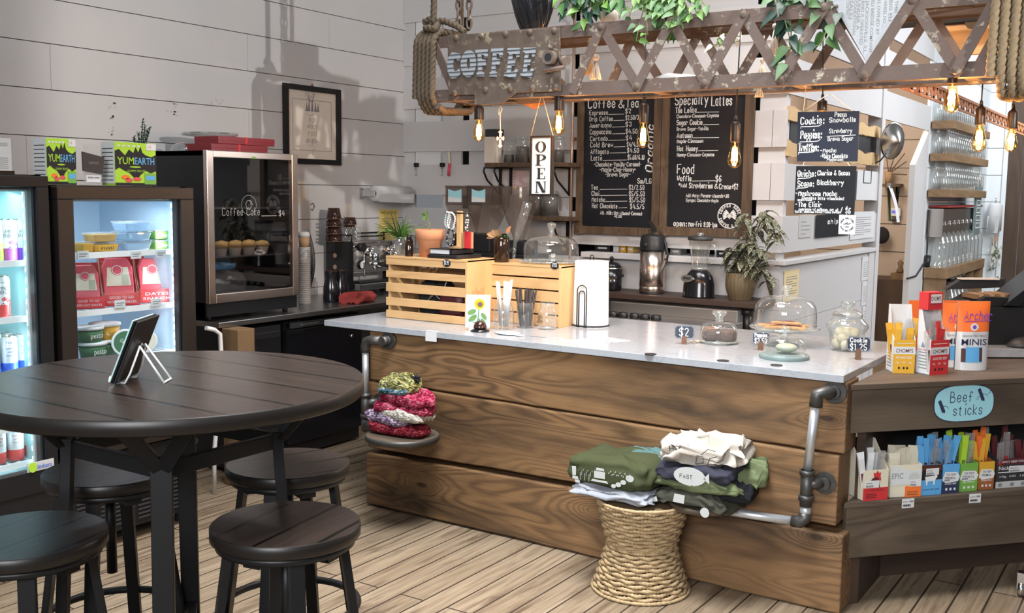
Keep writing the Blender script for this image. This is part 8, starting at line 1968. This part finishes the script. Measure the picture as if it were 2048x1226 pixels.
def art_rooster(g, W, H):
 rect(g, 'red', W, H, 0, 0, 1, .42);g.m('burgundy').prism([(.22*W,.42*H),(.24*W,.62*H),(.36*W,.74*H),(.52*W,.80*H),(.60*W,.72*H),(.66*W,.42*H)],.0008,.0012)
 g.m('red').prism([(.40*W,.78*H),(.38*W,.92*H),(.48*W,.90*H),(.54*W,.99*H),(.60*W,.90*H),(.68*W,.92*H),(.66*W,.80*H),(.70*W,.66*H),(.62*W,.64*H),(.58*W,.76*H)],.001,.0014)
 g.m('burgundy').text('CHICKEN', T(.5*W,.30*H,.001), .08*H,width=.7*W,align='C',bold=.02)
 for q in(.08, .14, .2):rect(g, 'burgundy', W, H, .1, q, .55,q+.025,.0008)
 bar_label(g, .07*W, .42*H, .55*W, .24*H)
def art_epic(g, W, H):
 g.m('can_white').prism([(0,.36*H),(W,.44*H),(W,.86*H),(.72*W,.80*H),(.4*W,.90*H),(0,.98*H)],.0004,.0008);rect(g,'orange',W,H,.48,0,1,.34,.0004);rect(g,'rust_brown',W,H,.55,.06,.9,.10,.001);rect(g,'rust_brown',W,H,.55,.14,.9,.18,.001)
 g.m('print_grey').text('EPIC', T(.04*W,.58*H,.001), .18*H,width=.36*W,bold=.02);g.m('paper_grey').prism([((.75+.18*cos(u))*W,(.62+.14*sin(u))*H)for u in[2*pi*q/14 for q in range(14)]],.0009,.0013)
 bar_label(g, .62*W, .32*H, .36*W, .22*H)
def art_cow(g, W, H):
 rect(g, 'sky', W, H, 0, 0, 1, .50);rect(g, 'print_black', W,H,0,.50,1,.80);rect(g,'brown_stick',W,H,0,.78,1,1.0)
 M_ = T(.5*W, .48*H, .001);cw =[(-.26,0),(-.28,.12),(.12,.14),(.22,.18),(.26,.10),(.20,.06),(.16,0),(.14,-.14),(.10,-.14),(.08,-.02),(-.16,-.02),(-.18,-.14),(-.22,-.14),(-.24,-.02)]
 g.m('print_white').prism([(x*W*1.1,y*H*1.1)for x,y in cw][::-1],0,.0005,M_);g.m('navy').text('GRASS-FED BEEF',T(.5*W,.16*H,.001),.05*H,width=.8*W,align='C',bold=.02)
 bar_label(g, .22*W, .66*H, .62*W, .22*H)
def art_primal(top, low, word):
 def f(g, W, H):
  rect(g, low, W, H, 0, 0, 1, .42);rect(g, top, W, H, 0, .42,1,1);g.m('print_white').prism([(-.02*W,.46*H),(.14*W,.74*H),(.86*W,.72*H),(1.04*W,.56*H),(.92*W,.40*H),(.2*W,.36*H)][::-1],.001,.0014)
  g.m('navy' if top=='sky' else 'print_black').text('THE NEW',T(.5*W,.60*H,.0016),.09*H,width=.6*W,align='C',bold=.02).text('PRIMAL',T(.5*W,.48*H,.0016),.09*H,width=.62*W,align='C',bold=.02);g.m('print_white').text(word,T(.5*W,.30*H,.001),.06*H,width=.7*W,align='C',bold=.01)
  for q in(.2, .45, .7):rect(g, 'print_white', W, H, q, .10,q+.12,.18,.001)
  if word!='PINEAPPLE':bar_label(g, .08*W, .40*H, .62*W, .22*H)
 return f
def art_nicks(g, W, H):
 rect(g, 'paper_grey', W, H, 0, 0, 1, .22);rect(g, 'burgundy',W,H,0,.80,1,1);g.m('print_white').text('SPICY BEEF STICKS',T(.5*W,.86*H,.001),.07*H,width=.7*W,align='C',bold=.02).text("Nick's STICKS",T(.06*W,.62*H,.001),.13*H,width=.9*W,bold=.02)
 for q, s in((.10,'10g'),(.36,'100% GRASS-FED'),(.66,'120')):g.text(s,T(q*W,.36*H,.001),.07*H,width=.18*W)
 rect(g, 'print_white', W, H, .05, .52, .6, .55, .0008)
 for q in(.12, .45, .75):g.m('print_grey').prism([((q+.06*cos(u))*W,(.11+.07*sin(u))*H)for u in[2*pi*i/12 for i in range(12)]],.001,.0014)
 bar_label(g, .34*W, .52*H, .50*W, .22*H)
B_, C_, L_, O_ =('brown_stick', 'sky', .026), ('brown_stick','cream',.030),('brown_stick','lime',.024),('brown_stick','mustard',.022)
snackbox('rooster_carton', 'cream and red carton with a rooster, first on the display shelf',1725,1775,1004,941,872,.005,('cream','cream','charcoal'),[('burgundy','paper',.024),('burgundy','film',.024)],art_rooster,n=9,hs=(.16,.20),seed=2,grp='red-brown sticks in the rooster carton',stl='clear and white wrapped stick in the rooster carton',yaw=.02)
snackbox('sausage_carton', 'cream carton with grey animal drawing between the rooster and cow cartons',1779,1838,996,930,905,-.012,('cream','cream','cream'),[('paper_grey','cream',.044)],art_epic,n=8,hs=(.17,.20),seed=3,grp='cream pouches in the animal carton',stl='cream wrapped stick with a drawn animal in the cream carton',yaw=-.06)
snackbox('cow_carton', 'blue and black carton with a white cow',1840,1881,991,930,905,-.010,('sky','print_black','print_black'),[('brown_stick','sky',.022),('brown_stick','film',.020),('brown_stick','sky',.022)],art_cow,n=13,hs=(.18,.235),seed=4,grp='blue sticks in the cow carton',stl='light blue wrapped stick in the cow carton')
snackbox('blue_carton', 'navy and light blue carton beside the cow carton',1883,1916,985,929,905,-.015,('sky','navy','sky'),[('navy','sky',.026),('brown_stick','film',.020),('navy','sky',.026)],art_primal('sky','navy','CLASSIC BEEF'),n=14,hs=(.18,.24),seed=5,grp='blue sticks in the navy carton',stl='bright blue wrapped stick in the navy carton')
snackbox('green_carton', 'green carton between the navy and the orange-brown cartons',1918,1953,983,927,902,-.022,('green','green','green'),[('leaf_light','lime',.024),('brown_stick','film',.022)],art_primal('green','green','JALAPENO'),n=11,hs=(.19,.245),seed=6,grp='lime green sticks in the green carton',stl='lime green wrapped stick in the green carton')
snackbox('orange_carton', 'orange-brown carton beside the green one',1956,1986,979,924,900,-.028,('mustard','rust_brown','rust_brown'),[('rust_brown','mustard',.020),('rust_brown','orange',.020)],art_primal('mustard','rust_brown','PINEAPPLE'),n=12,hs=(.19,.25),seed=7,grp='orange sticks in the orange-brown carton',stl='orange wrapped stick in the orange-brown carton')
snackbox('maroon_carton', 'black and maroon carton of spicy sticks at the edge of the view',1990,2062,980,917,880,-.030,('charcoal','charcoal','charcoal'),[('red','film',.026),('burgundy','burgundy',.024)],art_nicks,n=12,hs=(.18,.25),seed=8,grp='dark sticks in the maroon carton',stl='clear and dark red wrapped stick in the black maroon carton')
# ------------------------------------------------------------------ on the unit's top
def topbox(name, label, xl, xm, xr, yb_l, yb_m, yb_r, yf, yback,front,art,kinds,n,seed,grp,stl,tallback=True,header=None):
 A, Bq, Cq = PZ(xl, yb_l, UT), PZ(xm, yb_m, UT), PZ(xr, yb_r,UT)
 dx =(Cq-Bq);W = dx.length;dx.normalize();dy = Vector((-dx.y,dx.x,0));D = max(.07,(A-Bq).dot(dy));rz = math.atan2(dx.y,dx.x);k = dep(Bq)/FPX
 H =(yb_m-yf)*k;HB =(yb_l-yback)*dep(A)/FPX
 t = thing(name, label, 'carton', Bq, rz);th = .0025
 fo = G().m(front).box(0, 0, .001, W, th, H).obj('front_panel',t)
 sp =[(0,0),(D,0),(D,HB),(D*.8,HB),(D*.45,H*1.25),(th,H)];Ms = lambda x:frame((x,0,.001),(0,1,0),(0,0,1))
 so = G().m('paper').prism(sp, -th, 0, Ms(th)).obj('side_panel',t);G().m('paper').prism(sp,-th,0,Ms(W)).obj('side_panel',t);G().m('paper').box(0,D-th,.001,W,D,HB).box(0,0,.001,W,D,.004).obj('back_panel',t)
 ga = G(frame((0,-.0004,0),(1,0,0),(0,0,1)));art(ga, W, H);ga.obj('front_print',fo)
 g = G(frame((-.0006,D,0),(0,-1,0),(0,0,1))).m('print_grey');g.prism([(.3*D,.78*H),(.42*D,.95*H),(.5*D,.82*H),(.6*D,.92*H),(.55*D,.78*H)],0,.0005)
 for i in range(6):g.prism([(.18*D,H*(.62-.09*i)),(.75*D,H*(.62-.09*i)),(.75*D,H*(.645-.09*i)),(.18*D,H*(.645-.09*i))],0,.0005)
 g.m('red').text('NO FREE', T(.15*D,.68*H,0), .05*H, width=.6*D,bold=.02);g.obj('side_print',so)
 if header:header(t, W, D, HB)
 rnd = random.Random(seed);R_ = Matrix.Rotation(rz, 3, 'Z')
 for i in range(n):
  o = stick(kinds[i%len(kinds)], Bq+R_@Vector((W*(.14+.72*((i*.618)%1)),D*(.15+.6*i/n),.006)),(rnd.uniform(-.04,.10),rnd.uniform(-.2,.25),rz+rnd.uniform(-.2,.2)),rnd.uniform(.175,.225));o['label'] = stl;o['group'] = grp
 return t
def art_chomps(cl, sub):
 def f(g, W, H):
  rect(g, 'paper', W, H, 0, .58, 1, .80, .0004);rect(g, cl,W,H,0,.80,1,1);rect(g,cl,W,H,0,0,1,.58)
  g.m('burgundy').text('CHOMPS', T(.5*W,.625*H,.001), .12*H,width=.80*W,align='C',bold=.015);g.m('print_white').text(sub,T(.5*W,.44*H,.001),.075*H,width=.78*W,align='C',bold=.025)
  for q in(.12, .42, .72):g.text('10g' if q<.2 else '60' if q<.5 else '0g',T(q*W,.30*H,.001),.06*H,width=.14*W);
  g.m('print_black')
  for q in(.28, .50, .66):g.prism([((q+.05*cos(u))*W,(.16+.04*sin(u))*H)for u in[2*pi*i/10 for i in range(10)]],.0008,.0012)
  rect(g, 'cream', W, H, .12, .89, .88, .91, .0008)
 return f
topbox('meat_stick_carton', 'white and mustard carton of turkey sticks on the snack unit top',1768,1785,1828,738,746,747,679,607,'mustard',art_chomps('mustard','FREE RANGE TURKEY'),[('brown_stick','mustard',.024),('brown_stick','film',.026),('brown_stick','mustard',.024)],9,3,'mustard sticks in the mustard carton','mustard and clear wrapped stick in the mustard carton')
def hdr(t, W, D, HB):
 g = G().m('red').box(-.002, D*.35, HB-.01, W*.78, D, HB+.062);M_ = frame((0,D*.35-.001,HB),(1,0,0),(0,0,1));g.m('paper').prism([(.012,.018),(W*.70,.018),(W*.70,.054),(.012,.054)],0,.001,M_).m('burgundy').text('CHOMPS',M_@T(W*.38,.028,.0012),.018,width=W*.55,align='C',bold=.02);g.obj('header_card',t)
topbox('meat_stick_carton', 'white and red carton of beef sticks with red header card',1831,1859,1895,745,751,748,681,612,'red',art_chomps('red','GRASS FED BEEF'),[('brown_stick','film',.026),('brown_stick','red',.024),('brown_stick','film',.026)],10,4,'clear and red sticks in the red carton','clear and red wrapped stick in the red carton',header=hdr)
# stand-up bags behind
def sbag(label, xl, xr, yb__, yt, seed, word=True, z=UT, fwd=0.0):
 a = PZ(xl, yb__, z);b0 = PZ(xr, yb__-8, z);k = dep(a)/FPX;W = px2m(xr-xl,a);H =(yb__-yt)*k;e = CAM_R.copy();e.z = 0;e.normalize()
 t = thing('snack_bag', label, 'bag', a+Vector((0,0,.001)),math.atan2(e.y,e.x)+.12,'stand-up bags on the snack unit')
 def bg(u, v):
  dth = .035*(1-v)**.6*sin(pi*u)**.5+.003;return Vector((u*W,-dth,v*H))
 def bb(u, v):dth = .035*(1-v)**.6*sin(pi*u)**.5+.003;return Vector((u*W,dth,v*H))
 rows_ =[('paper_grey',0,.12),('film',.12,.34),('paper',.34,.56),('orange',.56,1.0)]
 for m, v0, v1 in[('can_white',0,.12),('can_white',.12,.56),('orange',.56,1.0)]:
  pass
 g = G().m('can_white').grid(lambda u, v:bg(u,v*.56), 14, 8).m('orange').grid(lambda u,v:bg(u,.56+v*.44),14,6).m('can_white').grid(lambda u,v:bb(1-u,v),14,10);g.obj('bag_front',t)
 off = lambda u, v:bg(u, v)+Vector((0,-.0012,0))
 g = G().m('sky').grid(lambda u, v:off(.22+.5*u,.12+.22*v),8,3).m('brown_stick').grid(lambda u,v:off(.10+.12*u,.12+.2*v),3,3).m('brown_stick').grid(lambda u,v:off(.62+.1*u,.13+.2*v),3,3)
 Mb = frame((0,-.026,0),(1,0,0),(0,.014,1))
 g.m('navy').text('MINIS', Mb@T(.06*W,.37*H,.006), .095*H, width=.78*W,bold=.03).m('print_grey').text('GRASS-FED BEEF',Mb@T(.08*W,.49*H,.006),.032*H,width=.74*W,bold=.02)
 g.m('purple').hand('Archer', Mb@T(.08*W,.74*H,.014), .13*H,.0035,width=.86*W,slant=.15).line([(.1*W,.715*H),(.9*W,.73*H)],.003,Mb,.014)
 g.m('print_white').prism([((.42+.13*cos(u))*W,(.635+.06*sin(u))*H)for u in[2*pi*q/8 for q in range(8)]],.010,.011,Mb).m('purple').prism([((.42+.06*cos(u))*W,(.635+.03*sin(u))*H)for u in[2*pi*q/8 for q in range(8)]],.011,.012,Mb)
 g.obj('bag_print', t)
sbag('orange and white stand-up bag nearest the black till, MINIS printed whole',1908,1976,739,602,1)
sbag('orange and white stand-up bag overlapped by the one nearest the till',1878,1942,733,606,2)
for x0, x1, yb__, yt, lb in((1812,1858,700,600,'orange bag top peeking out between the two stick cartons'),(1880,1932,712,600,'orange and blue bag behind the two stand-up bags')):
 a = PZ(x0, yb__, UT);k = dep(a)/FPX;t = thing('snack_bag',lb,'bag',a,.6,'stand-up bags on the snack unit');W,H =(x1-x0)*k,(yb__-yt)*k
 G().m('orange').grid(lambda u, v:Vector((u*W,-.02*(1-v)*sin(pi*u)-.002,v*H)),8,6).m('can_white').grid(lambda u,v:Vector(((1-u)*W,.02*(1-v)*sin(pi*u)+.002,v*H)),8,6).obj('bag_front',t)
 G().m('paper').box(W*.55, -.010, H*.8, W*.8, -.006, H*.92).obj('bag_print',t)
 # till corner
qa, qb = PZ(1975, 690, UT+.045), PZ(2048, 688, UT+.045)
c = PZ(1972, 712, UT+.012);t = thing('white_counter_slab', 'white counter slab under the black till','countertop',(c.x,c.y,UT));e = CAM_R.copy();e.z = 0;e.normalize();Mr_ = RZ(math.atan2(e.y,e.x)+.05)
G(Mr_).m('marble').box(0, 0, .006, .9, .55, .046).obj('slab',t,bevel=.002);G(Mr_).m('dark_plank').box(.03,.03,-.88,.9,.52,.005).obj('cabinet',t)
c2 = Vector((c.x,c.y,UT+.046))+Mr_@Vector((-.005,.12,0));k = dep(c2)/FPX
t = thing('cash_register', 'black till with a tilted screen and open card trays','till',c2,math.atan2(e.y,e.x)+.05)
G().m('black_plastic').box(.012, .0, .001, .42, .34, 76*k).obj('drawer_box',t,bevel=.004)
G().m('black_plastic').prism([(-.02,76*k),(.30,76*k),(.36,92*k),(.06,96*k)],-.24,-.02,frame((0,0,0),(1,0,0),(0,0,1))).obj('tray',t,bevel=.003)
g = G()
for i in range(7):g.m('kraft' if i%2 else 'rustic_shelf').box(.02+i*.026,.05,90*k,.04+i*.026,.17,(99+i*.4)*k,T(0,0,0))
g.obj('card_dividers', t)
G().m('charcoal').prism([(-.02,100*k),(.06,122*k),(.28,124*k),(.28,106*k)],-.30,-.26,frame((0,0,0),(1,0,0),(0,0,1))).m('paper_warm').box(.05,.24,122*k,.24,.29,125*k).obj('receipt_printer',t)
G().m('black_gloss').prism([(.13,80*k),(.20,78*k),(.40,150*k),(.34,152*k)],-.18,.02,frame((0,0,0),(1,0,0),(0,0,1))).obj('screen',t,bevel=.004)
t = thing('card_reader', 'small dark card reader on the white counter slab','card reader',Vector((c.x,c.y,UT+.046))+Mr_@Vector((.20,.05,0)),.5);G().m('charcoal').lathe([(.05,.001),(.055,.01),(.03,.04),(.001,.05)],seg=24,sx=1.4).obj('reader_body',t)
# caster at the far corner of the floor
a = PZ(2042, 1192, 0);t = thing('trolley_caster', 'small metal caster at the lower corner of the view','caster',a);G().m('steel').cyl((-.012,0,.03),(.012,0,.03),.03,16).box(-.018,-.01,.03,.018,.03,.10).obj('caster_wheel',t)
# ------------------------------------------------------------------ glass bottles on the far shelving
def far_shelf(label, yf_px, x0, x1, z_at, y0, y1, d=.17, th=.075):
 t = thing('bottle_shelf', label, 'shelf',(WX,y0,z_at));G().m('rustic_shelf').box(0,0,-th,d,y1-y0,0).obj('board',t,bevel=.004);return t
fy0__, fy1__ = PX(1856, 380, WX).y, PX(1973, 385, WX+.20).y
fz3, fz2, fz1_ = PX(1858, 378, WX+.05).z, PX(1860, 304, WX+.05).z,PX(1862,237,WX+.05).z
D_ = .20
for z, lb in((fz3,'lowest of the three narrow wooden bottle shelves on the far wall'),(fz2,'middle of the three narrow wooden bottle shelves on the far wall'),(fz1_,'topmost narrow wooden bottle shelf on the far wall')):far_shelf(lb,0,0,0,z,fy0__,fy1__,D_)
def bottle_proto(r, h, name):
 t = thing(name, 'b', 'bottle');G().m('glass_bottle').lathe([(r,0.001),(r,h*.52),(r*.86,h*.62),(r*.36,h*.74),(r*.33,h*.94),(r*.42,h*.95),(r*.42,h)],seg=14).obj('glass_body',t);return t
first = bottle_proto(.042, .255, 'glass_bottle');used =[False]
names_ =['topmost', 'middle', 'lowest']
for si, z in enumerate((fz1_,fz2,fz3)):
 for row in range(2):
  nb = 18
  for i in range(nb):
   y = fy0__+.08+(fy1__-fy0__-.16)*i/(nb-1)
   o = first if not used[0]else dup(first);used[0] = True
   o.location =(WX+(.135 if row==0 else .045), y, z);o.rotation_euler =(0,0,random.uniform(0,3))
   o['label'] = f'{ORD[i]} clear bottle from the pier, {"outer" if row == 0 else "wall side"} row of the {names_[si]} narrow shelf';o['group'] = 'clear bottles on the narrow shelves'
   # low unit with large bottles
lz = PX(1850, 541, WX+.1).z;ly0 = PX(1852, 548, WX+.3).y;ly1 = PX(1969,525,WX+.21).y;LD = .21
ly0 = fy0__+.02
t = thing('bottle_rack', 'rustic wooden unit with large swing-top bottles along the far wall','shelf unit',(WX,ly0,0));G().m('rustic_shelf').box(0,0,lz-.10,LD,ly1-ly0,lz).obj('top_board',t,bevel=.004)
G().m('rustic_shelf').box(0.0, 0.02, 0, LD-.02, .09, lz-.10).obj('end_panel',t);G().m('rustic_shelf').box(LD-.10,ly1-ly0-.10,0,LD-.01,ly1-ly0-.01,lz-.10).obj('leg',t);G().m('rustic_shelf').box(LD-.10,ly1-ly0-.55,0,LD-.03,ly1-ly0-.46,lz-.10).obj('leg',t);G().m('dark_plank_y').box(.0,.1,0,.02,ly1-ly0-.1,lz-.10).obj('back_panel',t);G().m('rustic_shelf').box(0,.1,.12,LD-.03,ly1-ly0-.05,.16).obj('lower_board',t)
big = thing('swing_top_bottle', 'b', 'bottle');G().m('glass_bottle').lathe([(.085,.001),(.09,.01),(.09,.22),(.07,.29),(.034,.34),(.032,.40)],seg=16).obj('glass_body',big);G().m('black_plastic').lathe([(.036,.40),(.036,.43)],seg=12).m('paper').lathe([(.034,.43),(.034,.445)],seg=12).obj('stopper',big);G().m('steel').tube([(.034,0,.37),(.045,0,.40),(.036,0,.44)],.004,5).obj('wire_bail',big)
for i in range(9):
 o = big if i==0 else dup(big);o.location =(WX+.105, ly0+.12+(ly1-ly0-.24)*i/8,lz);o['label'] = f'large clear swing-top bottle, {ORD[i]} from the white pier on the rustic unit';o['group'] = 'large bottles on the rustic unit'
for i in range(4):
 o = dup(big);o.location =(WX+.11, PX(1902+7*i,590,WX+.12).y,.20+(lz-.78));o['label'] = f'large clear swing-top bottle, {ORD[i]} from the end panel below the rustic top board';o['group'] = 'large bottles inside the rustic unit'
G().m('rustic_shelf').box(.02, .1, lz-.62, LD-.04, ly1-ly0-.05,lz-.58).obj('middle_board',t)
# steel hood, slate, cable, towel roll and dried flowers beyond
a, b = PX(1858, 470, WX+.02), PX(1940, 415, WX+.02)
t = thing('steel_cabinet', 'brushed steel wall cabinet below the bottle shelves','cabinet',(WX,a.y,a.z));G().m('steel').box(.002,0,-.02,.14,2.0,.25).obj('body',t,bevel=.004);G().m('red_cloth').box(.0,.05,.26,.16,2.0,.28).obj('shelf_rail',t)
a = PX(1950, 460, WX+.16);t = thing('slate_note', 'small grey slate note hanging under the bottle shelves','slate',a);G().m('slate_grey').box(0,-.16,-.05,.02,.16,.46).obj('slate',t);g = G().m('chalk')
for i in range(5):g.ringprism([(-.12,.02+.08*i),(.12,.02+.08*i),(.12,.08+.08*i),(-.12,.08+.08*i)],[(-.11,.03+.08*i),(.11,.03+.08*i),(.11,.07+.08*i),(-.11,.07+.08*i)],0,.001,YZ((.021,0,0)))
g.obj('chalk_lettering', t);G().m('twine').tube([(.01,-.1,.46),(.01,0,.56),(.01,.1,.46)],.004,5).obj('string',t)
P =[PX(1857,420,WX+.01), PX(1854,500,WX+.01), PX(1853,522,WX+.01),PX(1846,530,WX+.01),PX(1832,552,WX+.01),PX(1814,557,WX+.01)]
t = thing('power_cable', 'black cable with an inline switch looping across the white pier','cable',P[2]);G(T(*(-P[2]))).m('black_plastic').tube(P,.008,6).obj('cable',t);G(T(*(-P[2]))).m('black_plastic').cyl(P[2]+Vector((.01,0,.05)),P[2]+Vector((.01,-.03,-.05)),.028,10).obj('inline_switch',t)
fp = lambda x, y:PY(x, y, 13.5)
a = fp(1988, 462);k = dep(a)/FPX;t = thing('hanging_towel_roll','white paper roll hanging upright on the far pale wall','paper towel',a);G().m('paper').lathe([(13*k,0),(13*k,50*k),(10*k,56*k)],seg=24).quad((-13*k,-.02,-2*k),(9*k,-.1,-4*k),(11*k,-.1,30*k),(-13*k,-.05,30*k)).obj('paper_roll',t);G().m('steel').cyl((0,0,55*k),(0,0,66*k),1.6*k,8).obj('rod',t)
a = fp(1992, 470);t = thing('dried_bunch', 'bunch of dried grey flowers hanging below the paper roll','dried flowers',a);g = G().m('leaf_orange').tube([(0,0,0),(-1*k,0,-24*k)],[2.5*k,1.2*k],6);g.m('leaf_dry');rnd = random.Random(3)
g2 = G();
for i in range(70):
 q = Vector((rnd.gauss(0,5)*k,rnd.gauss(0,4)*k,(-38+rnd.gauss(0,12))*k));g2.m(['paper_grey','leaf_olive','butter'][i%3]);leafmesh(g2,q,(rnd.uniform(-1,1),rnd.uniform(-1,0),-.8),(0,-1,0),8*k,4*k,.2,n=3)
g.obj('stalks', t);g2.obj('foliage', t)
# ------------------------------------------------------------------ glimpse of the kitchen through the opening
KY = 11.59
kp = lambda x, y, Y = KY:PY(x, y, Y)
k = dep(kp(1800,400))/FPX
t = thing('bracket_shelf', 'small dark wooden shelf on a black bracket in the room beyond','shelf',kp(1790,374));G().m('barn_wood').box(-20*k,-30*k,0,16*k,0,6*k).obj('board',t);G().m('black_metal').tube([(4*k,-.01,0),(4*k,-.01,-30*k),(8*k,-.06,-34*k),(12*k,-.12,-10*k),(13*k,-.14,0)],2.2*k,6).obj('bracket',t)
t = thing('wall_panel', 'white thermostat panel with a blue screen in the room beyond','panel',kp(1793,424));G().m('white_enamel').box(-10*k,-.05,-8*k,9*k,-.001,8*k).obj('panel',t);G().m('screen_blue').box(-7*k,-.053,-2*k,4*k,-.05,3*k).obj('screen',t)
t = thing('wall_panel', 'dark switch plate under the thermostat panel in the room beyond','panel',kp(1792,440));G().m('charcoal').box(-8*k,-.03,-3*k,8*k,-.001,2*k).obj('panel',t)
t = thing('hanging_bag', 'round black bag hanging beside the post in the room beyond','bag',kp(1768,470));G().m('black_fabric').sphere((0,-.10,0),17*k,18,10,(.9,.5,1)).obj('bag_body',t)
zk = kp(1790, 560, 11.0).z
t = thing('kitchen_cabinet', 'dark brown cabinet standing in the room beyond the opening','cabinet',(kp(1795,560,11.0).x,11.0,0));G().m('dark_plank_y').box(-.6,0,0,.36,.55,zk).obj('body',t)
c = kp(1800, 560, 11.1);t = thing('wooden_caddy', 'small wooden crate on the dark cabinet in the room beyond','crate',(c.x,11.15,zk));G().m('post_wood').box(-16*k,-.1,.001,14*k,.1,12*k).obj('crate_body',t)
t = thing('pepper_mill', 'wooden pepper mill standing on the small crate in the room beyond','mill',(c.x-3*k,11.15,zk+12*k));G().m('post_wood').lathe([(6*k,0),(7*k,4*k),(4*k,12*k),(6*k,20*k),(2*k,26*k)],seg=16).obj('mill_body',t)
t = thing('grey_box', 'pale grey box behind the pepper mill in the room beyond','box',(c.x-8*k,11.40,zk));G().m('paper_grey').box(-10*k,-.06,.001,14*k,.08,34*k).obj('box_body',t)
t = thing('twig_pot', 'dark twigs in a pot on the bracket shelf in the room beyond','plant',kp(1780,368)+Vector((0,-.08,0)));g = G().m('stem_brown')
for dx, dz in((36,-2),(30,40),(-6,40),(14,46),(34,24)):g.cyl((0,0,20*k),(dx*k,-.03,(20+dz)*k),1*k,6)
g.obj('twigs', t);G().m('kraft').lathe([(6*k,0.001),(8*k,24*k)],seg=14).obj('pot',t)
c = kp(1819, 520, 11.2);t = thing('dark_post', 'narrow dark metal post near the pier in the room beyond','post',(c.x,11.2,0));G().m('black_metal').box(-3*k,0,0,3*k,.05,c.z+36*k).obj('post',t)
